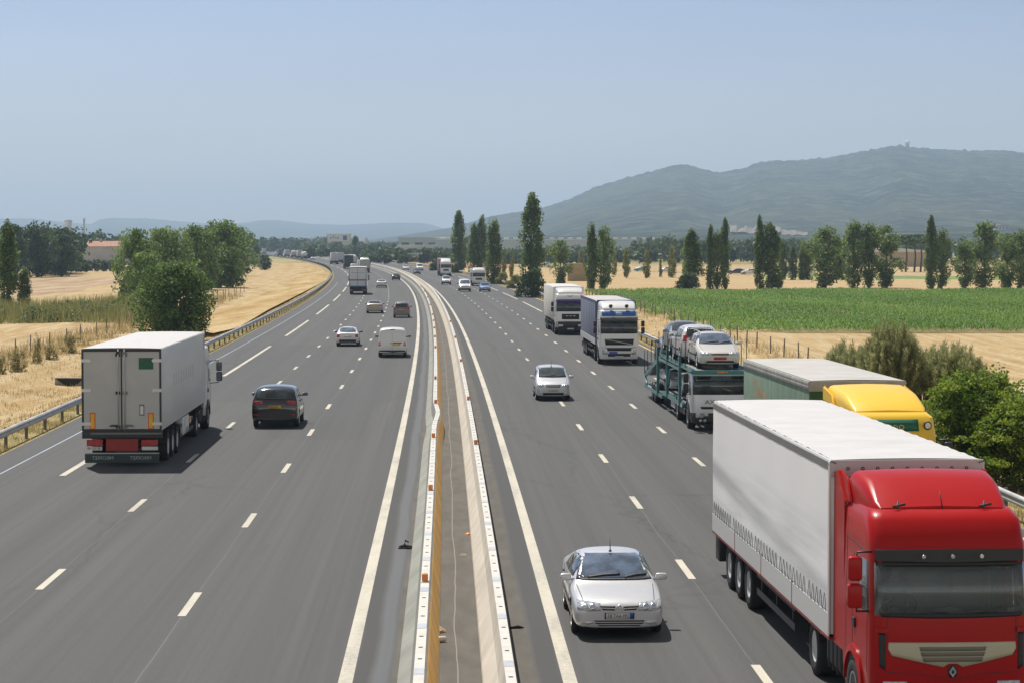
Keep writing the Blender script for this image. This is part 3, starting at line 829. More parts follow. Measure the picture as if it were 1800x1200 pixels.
CARS = {
 'sedan': dict(L=4.44, W=1.80, H=1.38, belt=(.86, .93), rw=.73, wr=.31, fo=.92, wb=2.74, gc=.19,
    st=[(0, .60, 'b', .84), (.05, .66, 'b', .91), (.22, .75, 'b', .965), (.7, .83, 'b', .99), (1.1, .88, 'b', 1), (1.28, .92, 'b', 1), (2.2, 1.32, 'r', 1), (2.8, 1.385, 'r', 1),
        (3.35, 1.36, 'r', 1), (4.02, 1.08, 'b', .99), (4.22, 1.04, 'b', .97), (4.38, .97, 'b', .93), (4.44, .80, 'b', .88)],
    wsdip=0, ws=(.745, .955, .60, 1.30), rwin=(.66, 1.075, .54, 1.31),
    sw=[([(1.7, .965), (2.5, .965)], [(2.08, 1.235), (2.5, 1.29)]), ([(2.58, .965), (3.42, .975)], [(2.58, 1.29), (3.3, 1.24)])],
    hl=(.36, .80, .545, .71), tl=[(.52, .82, .74, .92, -.02)], fog=(.50, .72, .29, .36), mir=(.95, 1.52, .98),
    doors=[[(1.5, .4), (1.48, .9)], [(2.54, .35), (2.54, .93)], [(3.5, .5), (3.62, .93)]], handles=[(2.4, .83), (3.4, .84)], rub=[(1.3, .55), (3.3, .55)],
    grille=[([(-.36, .618), (-.08, .605)], [(-.38, .645), (-.08, .638)]), ([(.08, .605), (.36, .618)], [(.08, .638), (.38, .645)]),
            ([(-.32, .568), (-.08, .558)], [(-.35, .598), (-.1, .588)]), ([(.08, .558), (.32, .568)], [(.1, .588), (.35, .598)]),
            ([(-.44, .30), (.44, .30)], [(-.48, .325), (.48, .325)]), ([(-.46, .345), (.46, .345)], [(-.49, .37), (.49, .37)]), ([(-.38, .262), (.38, .262)], [(-.42, .283), (.42, .283)])],
    hood=[[(.68, .16), (.72, .7), (.75, 1.22)]], fz=.45, rz=.62, rplate=PLATE_W, rdark=[rect(-.78, .78, .30, .42)]),
 'estate': dict(L=4.7, W=1.77, H=1.43, belt=(.88, .96), rw=.75, wr=.31, fo=.95, wb=2.75, gc=.19,
    st=[(0, .60, 'b', .80), (.05, .66, 'b', .88), (.22, .76, 'b', .955), (.7, .86, 'b', .99), (1.2, .95, 'b', 1), (1.42, 1.0, 'b', 1), (2.25, 1.37, 'r', 1), (2.8, 1.43, 'r', 1),
        (3.6, 1.42, 'r', 1), (4.25, 1.37, 'r', .99), (4.6, 1.04, 'b', .98), (4.66, .97, 'b', .95), (4.7, .80, 'b', .88)],
    ws=(.70, .99, .575, 1.34), rwin=(.64, 1.06, .54, 1.34),
    sw=[([(1.75, .985), (2.5, .985)], [(2.1, 1.26), (2.5, 1.33)]), ([(2.58, .985), (3.42, .995)], [(2.58, 1.33), (3.4, 1.33)]), ([(3.5, 1.0), (4.2, 1.02)], [(3.5, 1.33), (4.05, 1.29)])],
    hl=(.36, .80, .57, .70), tl=[(.62, .82, .70, 1.0, -.02)], fog=(.55, .72, .29, .35), mir=(.98, 1.62, 1.0),
    doors=[[(1.5, .4), (1.48, .9)], [(2.54, .35), (2.54, .93)], [(3.5, .5), (3.55, .93)]], handles=[(2.4, .84), (3.4, .85)], rub=[(1.3, .55), (3.3, .55)],
    grille=[([(-.34, .585), (.34, .585)], [(-.38, .65), (.38, .65)]), ([(-.62, .27), (.62, .27)], [(-.66, .36), (.66, .36)])],
    hood=[[(.66, .16), (.69, .7), (.72, 1.36)]], fz=.45, rz=.62, rplate=PLATE_W, rails=(2.5, 4.3)),
 'hatch': dict(L=4.05, W=1.70, H=1.41, belt=(.86, .93), rw=.73, wr=.29, fo=.85, wb=2.54, gc=.2,
    st=[(0, .60, 'b', .80), (.05, .68, 'b', .88), (.22, .77, 'b', .955), (.6, .85, 'b', .99), (1.1, .95, 'b', 1), (1.3, 1.0, 'b', 1), (2.05, 1.35, 'r', 1), (2.6, 1.41, 'r', 1),
        (3.3, 1.37, 'r', 1), (3.82, 1.02, 'b', .99), (3.95, .97, 'b', .96), (4.01, .90, 'b', .93), (4.05, .75, 'b', .88)],
    ws=(.67, .99, .55, 1.32), rwin=(.62, 1.03, .52, 1.33),
    sw=[([(1.65, .96), (2.35, .96)], [(1.98, 1.24), (2.35, 1.31)]), ([(2.43, .96), (3.2, .97)], [(2.43, 1.31), (3.12, 1.27)])],
    hl=(.42, .77, .57, .71), tl=[(.58, .79, .66, .88, -.02)], mir=(.94, 1.5, .98),
    doors=[[(1.4, .4), (1.38, .9)], [(2.4, .35), (2.4, .93)]], handles=[(2.25, .83)],
    grille=[([(-.36, .59), (.36, .59)], [(-.4, .65), (.4, .65)]), ([(-.5, .27), (.5, .27)], [(-.55, .36), (.55, .36)])],
    fz=.45, rz=.73, rplate=PLATE_W, rdark=[rect(-.76, .76, .30, .50)]),
 'mpv': dict(L=4.15, W=1.70, H=1.62, belt=(.95, 1.03), rw=.80, wr=.31, fo=.85, wb=2.63, gc=.2,
    st=[(0, .68, 'b', .80), (.05, .75, 'b', .88), (.2, .86, 'b', .955), (.5, .96, 'b', .99), (.85, 1.06, 'b', 1), (1.0, 1.11, 'b', 1), (1.75, 1.54, 'r', 1), (2.4, 1.62, 'r', 1),
        (3.3, 1.60, 'r', 1), (3.86, 1.54, 'r', .97), (4.06, 1.10, 'b', .97), (4.11, .98, 'b', .95), (4.15, .78, 'b', .88)],
    ws=(.68, 1.10, .60, 1.50), rwin=(.62, 1.08, .56, 1.50),
    sw=[([(1.4, 1.03), (2.2, 1.05)], [(1.72, 1.43), (2.2, 1.52)]), ([(2.28, 1.05), (3.1, 1.07)], [(2.28, 1.52), (3.1, 1.51)]), ([(3.18, 1.08), (3.75, 1.10)], [(3.18, 1.51), (3.6, 1.48)])],
    hl=(.44, .77, .66, .82), tl=[(.66, .80, .78, 1.18, -.05)], fog=(.5, .66, .33, .4), mir=(.95, 1.3, 1.09),
    doors=[[(1.2, .4), (1.18, .98)], [(2.24, .35), (2.24, 1.02)], [(3.2, .5), (3.3, 1.03)]], handles=[(2.1, .92), (3.1, .94)], rub=[(1.2, .55), (3.0, .55)],
    grille=[([(-.32, .66), (.32, .66)], [(-.36, .71), (.36, .71)]), ([(-.34, .735), (.34, .735)], [(-.37, .775), (.37, .775)]), ([(-.48, .28), (.48, .28)], [(-.52, .40), (.52, .40)])],
    hood=[[(.62, .14), (.66, .5), (.69, .95)]], fz=.50, rz=.82, rplate=PLATE_W, antenna=(1.9, 1.57)),
 'suv': dict(L=4.75, W=1.93, H=1.74, belt=(1.07, 1.15), rw=.81, wr=.365, fo=.9, wb=2.85, gc=.27,
    st=[(0, .78, 'b', .82), (.05, .86, 'b', .9), (.22, .97, 'b', .96), (.7, 1.05, 'b', .99), (1.25, 1.12, 'b', 1), (1.45, 1.17, 'b', 1), (2.2, 1.63, 'r', 1), (2.8, 1.71, 'r', 1),
        (3.7, 1.71, 'r', 1), (4.36, 1.67, 'r', .99), (4.64, 1.20, 'b', .99), (4.71, 1.05, 'b', .97), (4.75, .82, 'b', .90)],
    ws=(.76, 1.16, .65, 1.58), rwin=(.77, 1.19, .67, 1.61),
    sw=[([(1.75, 1.14), (2.6, 1.15)], [(2.1, 1.5), (2.6, 1.6)]), ([(2.68, 1.15), (3.5, 1.17)], [(2.68, 1.6), (3.5, 1.59)]), ([(3.58, 1.18), (4.3, 1.2)], [(3.58, 1.59), (4.12, 1.55)])],
    hl=(.5, .86, .76, .92), tl=[(.50, .88, .985, 1.12, -.02), (.66, .84, .54, .58, 0)], mir=(1.07, 1.7, 1.2),
    doors=[[(2.64, .4), (2.64, 1.1)]], handles=[(2.5, 1.03), (3.4, 1.05)], grille=[rect(-.45, .45, .72, .92)],
    fz=.55, rz=.88, rplate=PLATE_Y),
 'van': dict(L=4.85, W=1.9, H=1.95, belt=(1.1, 1.12), rw=.86, wr=.33, fo=.95, wb=3.0, gc=.24,
    st=[(0, .76, 'b', .82), (.05, .84, 'b', .9), (.2, .98, 'b', .96), (.5, 1.1, 'b', .99), (.8, 1.2, 'b', 1), (.95, 1.26, 'b', 1), (1.65, 1.80, 'r', 1), (2.2, 1.93, 'r', 1),
        (3.8, 1.95, 'r', 1), (4.55, 1.93, 'r', .99), (4.74, 1.86, 'r', .98), (4.82, 1.0, 'b', .98), (4.85, .8, 'b', .93)],
    ws=(.78, 1.24, .72, 1.76), rwin=None,
    sw=[([(1.3, 1.14), (2.1, 1.14)], [(1.66, 1.6), (2.1, 1.7)])],
    hl=(.5, .84, .74, .96), tl=[(.76, .90, .76, .88, 0), (.76, .90, .90, 1.02, 0, ORANGE_L)], mir=(1.1, 1.3, 1.25), mirmat=BLACK,
    doors=[[(1.2, .4), (1.2, 1.1)], [(2.2, .35), (2.2, 1.7)]], handles=[(2.1, 1.0)], grille=[rect(-.42, .42, .74, .9), ([(-.6, .3), (.6, .3)], [(-.65, .45), (.65, .45)])],
    fz=.56, rz=.85, rplate=PLATE_Y, rdark=[rect(-.86, .86, .30, .48)]),
}
def car_thing(kind, name, side, d, off, col, label, group, detail=2, cat='car', **kw):
    root = empty(name, label=label, cat=cat, group=group)
    L = CARS[kind]['L']
    place(root, side, d, off, L)
    b, bv, sp = car(kind, root, col, detail, **kw)
    return root, b, bv, sp

# ------------------------------------------------------------------ lorries
def cab_ring(w, yf, yr, r, bow):
    pts = []
    for x in (0, .3, .62, 1.0): xx = x * (w - r); pts.append((xx, yf - bow * (xx / w) ** 2))
    y0 = yf - bow * ((w - r) / w) ** 2 - r
    for a in (68, 45, 22): pts.append((w - r + r * math.cos(math.radians(a)), y0 + r * math.sin(math.radians(a))))
    for f in (0, .12, .26, .40, .54, .7, .85, 1): pts.append((w, y0 + (yr - y0) * f))
    pts.append((w * .5, yr)); pts.append((0, yr))
    return pts + [(-p[0], p[1]) for p in pts[-2:0:-1]]
def cab(root, y, sp):
    """driver's cab; y = front of the cab. Returns the cab mesh (a part) and its surface"""
    PATCH_MINX[0] = .9
    yr = y - sp.get('len', 2.25); lv = sp['levels']; bow = sp.get('bow', .06)
    bm = NB(); rings = []
    for (z, w, back, r) in lv:
        rings.append([bm.verts.new((p[0], p[1], z)) for p in cab_ring(w, y - back, yr, r, bow)])
    n = len(rings[0])
    half = n // 2
    groups = {'windscreen': [], 'side_window': []}
    for k, (A, B) in enumerate(zip(rings, rings[1:])):
        for i in range(n):
            q = (A[i], A[(i + 1) % n], B[(i + 1) % n], B[i])
            h = i if i < half else n - 1 - i
            if k in sp['wsb'] and h <= 4: groups['windscreen'].append([v.co.copy() for v in q])
            elif k in sp['swb'] and h in (7, 8, 9): groups['side_window'].append([v.co.copy() for v in q] + [i < half])
            else:
                f = bm.faces.new(q); f.smooth = True; f.material_index = sp.get('bandmat', {}).get(k, 0)
    bm.faces.new(rings[0]); bm.faces.new(rings[-1])
    bmesh.ops.recalc_face_normals(bm, faces=bm.faces[:])
    body = obj('cab', bm, [sp['col'], sp.get('col2', BLACK)], root, 38, normals=False)
    def pane(name, qs, m):
        g = NB()
        for q in qs:
            g.faces.new([g.verts.new(c) for c in q]).smooth = True
        bmesh.ops.remove_doubles(g, verts=g.verts[:], dist=.001)
        o = obj(name, g, m, body)
        md = o.modifiers.new('thickness', 'SOLIDIFY'); md.thickness = .008
        return o
    pane('windscreen', groups['windscreen'], sp.get('glass', GLASS))
    for s in (True, False): pane('side_window', [q[:4] for q in groups['side_window'] if q[4] == s], sp.get('sglass', sp.get('glass', GLASS)))
    full = NB(); full.from_mesh(body.data)
    for qs in groups.values():
        for q in qs: full.faces.new([full.verts.new(c) for c in q[:4]])
    bv = BVHTree.FromBMesh(full); full.free()
    # wheel arches
    ax = y - sp.get('axle', 1.38)
    for s in (1, -1):
        ab = NB(); N = 14; w0 = lv[1][1] + .005
        for k in range(N):
            a0, a1 = math.radians(4 + 172 * k / N), math.radians(4 + 172 * (k + 1) / N)
            for r0, r1, x0, x1, mi in ((.0, .60, w0, w0 + .003, 1), (.58, .70, w0 - .02, w0 + .05, 0)):
                if r0 == 0:
                    vs = [ab.verts.new((s * x1, ax + r1 * math.cos(a), .52 + r1 * math.sin(a))) for a in (a0, a1)] + [ab.verts.new((s * x1, ax, .52))]
                    ab.faces.new(vs).material_index = 1
                else:
                    P = lambda rr, a, x: ab.verts.new((s * x, ax + rr * math.cos(a), .52 + rr * math.sin(a)))
                    q = [P(r0, a0, x1), P(r1, a0, x1 - .02), P(r1, a1, x1 - .02), P(r0, a1, x1)]; ab.faces.new(q)
                    q = [P(r1, a0, x1 - .02), P(r1, a0, x0), P(r1, a1, x0), P(r1, a1, x1 - .02)]; ab.faces.new(q)
                    q = [P(r0, a0, x1), P(r0, a0, x0), P(r0, a1, x0), P(r0, a1, x1)]; ab.faces.new(q)
        # lower half of the dark wheel well
        bx(ab, min(s * w0, s * (w0 + .003)), max(s * w0, s * (w0 + .003)), ax - .6, ax + .6, lv[0][0] - .002, .53, mi=1)
        bmesh.ops.remove_doubles(ab, verts=ab.verts[:], dist=.0005)
        obj('wheel_arch', ab, [sp.get('archcol', sp['col']), BLACK], body, 40)
        wheel(root, s * (w0 - .13), ax, .5, .32, 'truck')
        # step and door gap, handle
        db = NB(); zz = [l[0] for l in lv]
        wsz0 = zz[sp['wsb'][0]]
        strip(bv, [(y - .42, .95), (y - .42, wsz0), (y - .5, zz[sp['wsb'][-1] + 1])], .014, 'x', s, db, .003)
        strip(bv, [(y - 1.5, 1.1), (y - 1.5, zz[sp['wsb'][-1] + 1])], .014, 'x', s, db, .003)
        obj('door_gap', db, BLACK, body)
        hb = NB(); x = lv[2][1]; bx(hb, min(s * x, s * (x + .03)), max(s * x, s * (x + .03)), y - 1.42, y - 1.25, 1.5, 1.66, .01, 1); obj('door_handle', hb, BLACK, body)
    return body, bv
def lorry_mirror(body, y, z, s, mat, x=1.38):
    bm = NB()
    bx(bm, min(s * x, s * (x + .22)), max(s * x, s * (x + .22)), y - .02, y + .14, z, z + .38, .05, 3)
    bx(bm, min(s * x, s * (x + .23)), max(s * x, s * (x + .23)), y - .02, y + .15, z - .42, z - .04, .05, 3)
    o = obj('mirror', bm, mat, body, 45)
    tb = NB(); tube(tb, [(s * 1.2, y - .12, z + .42), (s * (x + .08), y + .06, z + .44), (s * (x + .08), y + .06, z + .3)], .018, 6)
    tube(tb, [(s * 1.2, y - .12, z - .5), (s * (x + .08), y + .06, z - .47), (s * (x + .08), y + .06, z - .35)], .018, 6)
    obj('mirror_arm', tb, BLACK, o)
    gb = NB(); bx(gb, min(s * (x + .02), s * (x + .2)), max(s * (x + .02), s * (x + .2)), y - .026, y - .021, z + .03, z + .35); bx(gb, min(s * (x + .02), s * (x + .2)), max(s * (x + .02), s * (x + .2)), y - .026, y - .021, z - .39, z - .07)
    obj('mirror_glass', gb, GLASSB, o)
def deflector(body, sec, mat, name='roof_deflector'):
    """sec: list of (y, half width, z bottom, z top, corner) from front to rear"""
    bm = NB(); rings = []
    for (y, w, z0, z1, r) in sec:
        pr = [(w, z0), (w, z1 - r)] + [(w - r + r * math.cos(a), z1 - r + r * math.sin(a)) for a in (math.radians(30), math.radians(60))] + [(w - r, z1), (w * .45, z1 + .02), (0, z1 + .03)]
        rings.append([bm.verts.new((p[0], y, p[1])) for p in pr] + [bm.verts.new((-p[0], y, p[1])) for p in pr[-2::-1]])
    n = len(rings[0])
    for A, B in zip(rings, rings[1:]):
        for i in range(n): bm.faces.new((A[i], A[(i + 1) % n], B[(i + 1) % n], B[i])).smooth = True
    bm.faces.new(rings[0]); bm.faces.new(rings[-1])
    return obj(name, bm, mat, body, 45)
def chassis(root, y0, y1, name='chassis', z0=.72, z1=1.02, mat=None):
    bm = NB()
    for s in (1, -1): bx(bm, s * .43 - .06, s * .43 + .06, y0, y1, z0, z1, .01, 1)
    k = y0 + .3
    while k < y1: bx(bm, -.37, .37, k - .05, k + .05, z0 + .04, z1 - .04); k += 1.6
    return obj(name, bm, mat or DARK, root)
def axle(root, y, r, w, x=1.05, guard=True, mat=BLACK):
    bm = NB(); tube(bm, [(-x, y, r), (x, y, r)], .09, 10); obj('axle', bm, DARK, root)
    for s in (1, -1):
        wheel(root, s * x, y, r, w, 'truck')
        if guard:
            g = NB(); N = 8
            for k in range(N):
                a0, a1 = math.radians(15 + 150 * k / N), math.radians(15 + 150 * (k + 1) / N)
                q = [g.verts.new((s * xx, y + (r + .07) * math.cos(a), r + (r + .07) * math.sin(a))) for a, xx in ((a0, x - w / 2), (a0, x + w / 2), (a1, x + w / 2), (a1, x - w / 2))]
                g.faces.new(q)
            o = obj('mudguard', g, mat, root); md = o.modifiers.new('t', 'SOLIDIFY'); md.thickness = .012
def tractor_under(root, y, wheelbase=3.6):
    """tank, steps, drive axle of a tractor whose cab front is at y"""
    chassis(root, y - 6.1, y - .6)
    axle(root, y - 1.38 - wheelbase, .5, .56, .92)
    for s in (1, -1):
        bm = NB(); bx(bm, min(s * .62, s * 1.18), max(s * .62, s * 1.18), y - 3.95, y - 2.7, .42, .98, .12, 3)
        for k in (-3.65, -3.3, -2.95): bx(bm, min(s * .6, s * 1.2), max(s * .6, s * 1.2), y + k - .03, y + k + .03, .4, 1.0, .12, 3)
        obj('fuel_tank', bm, BLACK if s > 0 else DARK, root, 45)
        bm = NB(); tube(bm, [(s * .95, y - 2.48, .55), (s * .95, y - 2.48, 1.05)], .14, 14); obj('air_tank', bm, BLACK, root)
        bm = NB(); bx(bm, min(s * 1.19, s * 1.215), max(s * 1.19, s * 1.215), y - 4.28, y - 4.22, .86, .93); obj('side_marker', bm, ORANGE_L, root)
def trailer_under(root, yr, yf, axles=3, side_h=.9, low=.45, bars=True, dark=BLACK):
    """yr/yf rear and front of the trailer bed"""
    chassis(root, yr + .2, yf - .3, 'trailer_frame', .85, 1.13)
    for k in range(axles): axle(root, yr + 2.2 + k * 1.31, .5, .36, 1.06)
    for s in (1, -1):
        bm = NB(); x = 1.18; a = yr + 2.2 + axles * 1.31 - .35; b = yf - 3.6
        bx(bm, min(s * x, s * (x + .03)), max(s * x, s * (x + .03)), a, b, low, low + .14, .008, 1); bx(bm, min(s * x, s * (x + .03)), max(s * x, s * (x + .03)), a, b, low + .36, low + .5, .008, 1)
        for yy in (a + .4, (a + b) / 2, b - .4): bx(bm, min(s * (x - .04), s * (x - .003)), max(s * (x - .04), s * (x - .003)), yy - .04, yy + .04, low - .02, .95)
        obj('side_guard', bm, dark, root)
        bm = NB(); bx(bm, min(s * .8, s * 1.0), max(s * .8, s * 1.0), yf - 3.2, yf - 3.05, .3, .95); bx(bm, min(s * .75, s * 1.05), max(s * .75, s * 1.05), yf - 3.3, yf - 2.95, .28, .32); obj('landing_leg', bm, DARK, root)
    bm = NB(); bx(bm, -.6, .6, yr + 6.3, yr + 7.6, .45, .85, .04, 2); obj('pallet_box', bm, DARK, root, 45)
def boxbody(root, yr, yf, z0, z1, mat, roofmat, name='cargo_box', w=1.275, ridges=0, sag=.0):
    bm = NB(); bx(bm, -w, w, yr, yf, z0, z1, .025, 2)
    b = obj(name, bm, mat, root, 40)
    rb = NB(); nx, ny = 10, max(12, int((yf - yr) * 8))
    V = []
    for j in range(ny + 1):
        for i in range(nx + 1):
            x = -w + .03 + (2 * w - .06) * i / nx; y = yr + .03 + (yf - yr - .06) * j / ny
            z = z1 + .012 + .02 * (1 - (2 * i / nx - 1) ** 2) - (sag * abs(math.sin(math.pi * (y - yr) / 1.15)) if ridges else 0) + (ridges * (.5 + .5 * math.sin(y * 2 * math.pi / .58)))
            V.append(rb.verts.new((x, y, z)))
    for j in range(ny):
        for i in range(nx):
            a = j * (nx + 1) + i; rb.faces.new((V[a], V[a + 1], V[a + nx + 2], V[a + nx + 1])).smooth = True
    obj('roof', rb, roofmat, b)
    return b
def rear_bumper(root, yr, z=.45):
    bm = NB(); bx(bm, -1.2, 1.2, yr - .02, yr + .1, z, z + .12, .01, 1)
    for s in (1, -1): bx(bm, s * .5 - .05, s * .5 + .05, yr + .1, yr + .4, z + .02, 1.0)
    obj('rear_bumper', bm, DARK, root)
    for s in (1, -1):
        bm = NB(); bx(bm, min(s * .72, s * 1.18), max(s * .72, s * 1.18), yr - .03, yr - .021, z + .14, z + .3); obj('tail_light', bm, RED_L, root)
LV_STD = [(.36, 1.17, .05, .2), (.62, 1.22, .0, .22), (1.1, 1.235, .0, .24), (1.6, 1.235, .01, .24), (1.92, 1.235, .05, .24), (2.70, 1.22, .2, .22), (2.95, 1.21, .27, .22), (3.3, 1.18, .42, .24), (3.42, 1.05, .62, .24)]
def generic_lorry(name, side, d, off, label, group, cabcol, boxcol, roofcol=None, length=16.5, ztop=4.0, visor=None, defl=True, bumper=None, simple_rear=True, detail=1, grille=True, cat='lorry', boxz=1.15, gap=None):
    root = empty(name, label=label, cat=cat, group=group)
    place(root, side, d, off, length)
    y = length / 2
    b, bv = cab(root, y, dict(levels=LV_STD, col=cabcol, col2=bumper or BLACK, bandmat={0: 1}, wsb=(4,), swb=(4,), archcol=BLACK))
    art = length > 13
    yf = y - (gap or (2.75 if art else 2.4)); yr = -length / 2
    if art: tractor_under(root, y); trailer_under(root, yr, yf)
    else:
        chassis(root, yr + .1, y - .5); axle(root, yr + 2.3, .5, .5, .95)
        for s in (1, -1):
            bm = NB(); bx(bm, min(s * .6, s * 1.15), max(s * .6, s * 1.15), y - 4.1, y - 2.9, .45, 1.0, .08, 2); obj('fuel_tank', bm, DARK, root, 45)
    bb = boxbody(root, yr, yf, boxz, ztop - .03, boxcol, roofcol or boxcol, 'trailer_box' if art else 'cargo_box')
    rear_bumper(root, yr)
    if defl: deflector(b, [(y - .75, .95, 3.38, 3.46, .05), (y - 1.3, 1.05, 3.38, 3.72, .12), (y - 2.1, 1.15, 3.38, min(3.95, ztop - .05), .16)], cabcol)
    if visor: obj('sun_visor', patch(bv, *rect(-1.1, 1.1, 2.66, 2.9), 'y', 1, 10, 2, .09, skirt=.09), visor, b)
    if grille:
        g = NB(); patch(bv, *rect(-.62, .62, 1.25, 1.62), 'y', 1, 8, 2, .01, g); obj('grille', g, BLACK, b)
    for s in (1, -1):
        obj('headlight', patch(bv, *rect(s * .72, s * 1.02, .66, .86), 'y', 1, 4, 2, .012), LAMP, b)
        lorry_mirror(b, y - .25, 2.35, s, BLACK)
    plate(b, bv, 1, .5, PLATE_W, None)
    # rear doors
    dg = NB(); zz0, zz1 = boxz + .05, ztop - .1
    for x in (-1.24, -.02, 1.2): bx(dg, x, x + .04, yr - .02, yr - .001, zz0, zz1)
    bx(dg, -1.24, 1.24, yr - .02, yr - .001, zz1, zz1 + .05); bx(dg, -1.24, 1.24, yr - .02, yr - .001, zz0 - .05, zz0)
    obj('door_frame', dg, DARK if simple_rear else STEEL, bb)
    return root, b, bv, bb, y, yr, yf

# ------------------------------------------------------------------ paints
P_RED = paint('lorry_red', (0.40, 0.010, 0.010), 0, .3, .08, .13, .15)
P_WHITE = paint('van_white', (0.72, 0.72, 0.70), 0, .3, .3)
P_LWHITE = paint('lorry_white', (0.68, 0.68, 0.66), 0, .35, .3)
P_SILVER = paint('silver_metallic', (0.62, 0.62, 0.635), .3, .3, .06)
P_SILVER2 = paint('pale_silver', (0.64, 0.64, 0.65), .25, .3, .15)
P_BEIGE = paint('beige_white', (0.60, 0.58, 0.54), .1, .3, .3)
P_BLACK = paint('black_metallic', (0.010, 0.011, 0.013), 0, .12, .06, .6, 1.0)
P_TAN = paint('champagne_metallic', (0.36, 0.33, 0.28), .5, .3, .3)
P_BROWN = paint('grey_brown_metallic', (0.17, 0.155, 0.14), .5, .3, .3)
P_DBLUE = paint('dark_blue_paint', (0.025, 0.035, 0.06), .3, .28, .2)
P_BLUE = paint('pale_blue_metallic', (0.16, 0.25, 0.45), .4, .3, .2)
P_GREY = paint('grey_metallic', (0.22, 0.23, 0.25), .5, .3, .25)
P_TEAL = paint('teal_steel', (0.02, 0.17, 0.18), .1, .4, .3)
P_YELLOW = paint('lorry_yellow', (0.86, 0.55, 0.045), 0, .38, .05, .3, .2)
P_GREEN = simple('faded_green_tarpaulin', (0.13, 0.21, 0.15), .7, vary=.3, scale=2)
P_REDCAR = paint('red_car_paint', (0.38, 0.03, 0.03), 0, .3, .2)
P_CHARCOAL = simple('charcoal_tarpaulin', (0.035, 0.045, 0.06), .6, vary=.2)
BLUETARP = simple('slate_blue_tarpaulin', (0.16, 0.18, 0.25), .6, vary=.18, scale=1.4)
CREAM = simple('cream_grille_panel', (0.50, 0.46, 0.32), .45, vary=.06)
ROOFW = simple('white_tarpaulin_roof', (0.52, 0.51, 0.51), .6, vary=.05, scale=1.2)
ROOFG = simple('grey_white_roof', (0.44, 0.42, 0.395), .6, vary=.1, scale=1.2)
GREYBAND = simple('grey_rail', (0.17, 0.17, 0.165), .6)
BUCKLE = simple('strap_black', (0.05, 0.05, 0.05), .6)
INTERIOR = simple('cab_interior', (0.16, 0.165, 0.165), .8)
INTERIOR2 = simple('cab_curtain_grey', (0.34, 0.35, 0.35), .9)
def clear_glass():
    t = NT('clear_cab_glass')
    tr = t.n('ShaderNodeBsdfTransparent'); tr.inputs[0].default_value = (.80, .86, .86, 1)
    gl = t.n('ShaderNodeBsdfGlossy'); gl.inputs['Roughness'].default_value = .03
    fr = t.n('ShaderNodeFresnel'); fr.inputs[0].default_value = 1.5
    f = t.math('ADD', fr.outputs[0], .015)
    mx = t.n('ShaderNodeMixShader'); t.l(f, mx.inputs[0]); t.l(tr.outputs[0], mx.inputs[1]); t.l(gl.outputs[0], mx.inputs[2])
    df = t.n('ShaderNodeBsdfDiffuse'); df.inputs[0].default_value = (.5, .55, .54, 1); m2 = t.n('ShaderNodeMixShader'); m2.inputs[0].default_value = .14     # pale diffuse layer lightens the pane in place of reflections
    t.l(mx.outputs[0], m2.inputs[1]); t.l(df.outputs[0], m2.inputs[2]); t.l(m2.outputs[0], t.out.inputs[0]); return t.m
CLEAR = clear_glass()
def curtain_mat():
    """white tarpaulin with diagonal road grime"""
    t = NT('white_side_curtain'); t.set(.5, 0, .4)
    v = t.coord('Object'); m = t.n('ShaderNodeMapping'); m.inputs['Rotation'].default_value = (math.radians(-9), 0, 0); m.inputs['Scale'].default_value = (.3, .12, 2.2); t.l(v, m.inputs[0])
    f = t.noise(1.6, 5, m.outputs[0]); g = t.noise(30, 3, v)
    sx = t.n('ShaderNodeSeparateXYZ'); t.l(v, sx.inputs[0])
    low = t.math('MULTIPLY', t.math('SUBTRACT', 3.2, sx.outputs[2]), .55); low = t.math('MINIMUM', t.math('MAXIMUM', low, 0), 1)
    ff = t.math('MULTIPLY', t.ramp(f, [(.42, (0, 0, 0)), (.66, (1, 1, 1))]), low)
    bz = t.math('ABSOLUTE', t.math('SUBTRACT', sx.outputs[2], t.math('SUBTRACT', 1.96, t.math('MULTIPLY', sx.outputs[1], .059))))
    band = t.math('MINIMUM', t.math('MAXIMUM', t.math('MULTIPLY', t.math('SUBTRACT', .34, bz), 4.0), 0), 1)       # smear left by the slipstream
    ff = t.math('MAXIMUM', t.math('MULTIPLY', ff, .8), t.math('MULTIPLY', band, t.ramp(f, [(.30, (.35, .35, .35)), (.6, (.8, .8, .8))])))
    ff = t.math('MULTIPLY', ff, t.math('ADD', g, .4))
    t.col(t.mix(ff, (.88, .88, .88), (.38, .38, .39)))
    wv = t.noise(.9, 2, t.coord('Object', (.2, 1.6, .25))); t.bump(wv, .05, .05)
    return t.m
CURTAIN = curtain_mat()
def mesh_mat():
    t = NT('perforated_grille'); t.set(.5)
    x = t.n('ShaderNodeTexChecker'); x.inputs['Scale'].default_value = 70; t.l(t.coord('Object', (1, .01, 1)), x.inputs[0])
    t.col(t.mix(x.outputs['Fac'], (.03, .03, .025), (.33, .30, .22))); return t.m
GRILLEM = mesh_mat()
def streaky_green():
    t = NT('streaked_green_tarpaulin'); t.set(.7)
    v = t.coord('Object'); f = t.noise(2.6, 5, t.coord('Object', (.5, 1.8, .12))); g = t.noise(7, 4, t.coord('Object', (.5, 2.2, .22)))
    a = t.ramp(f, [(.3, (.11, .19, .125)), (.6, (.17, .25, .18)), (.8, (.27, .31, .26))])
    t.col(t.mix(t.ramp(g, [(.60, (0, 0, 0)), (.74, (1, 1, 1))]), a, (.42, .43, .38))); return t.m
GREENSTREAK = streaky_green()

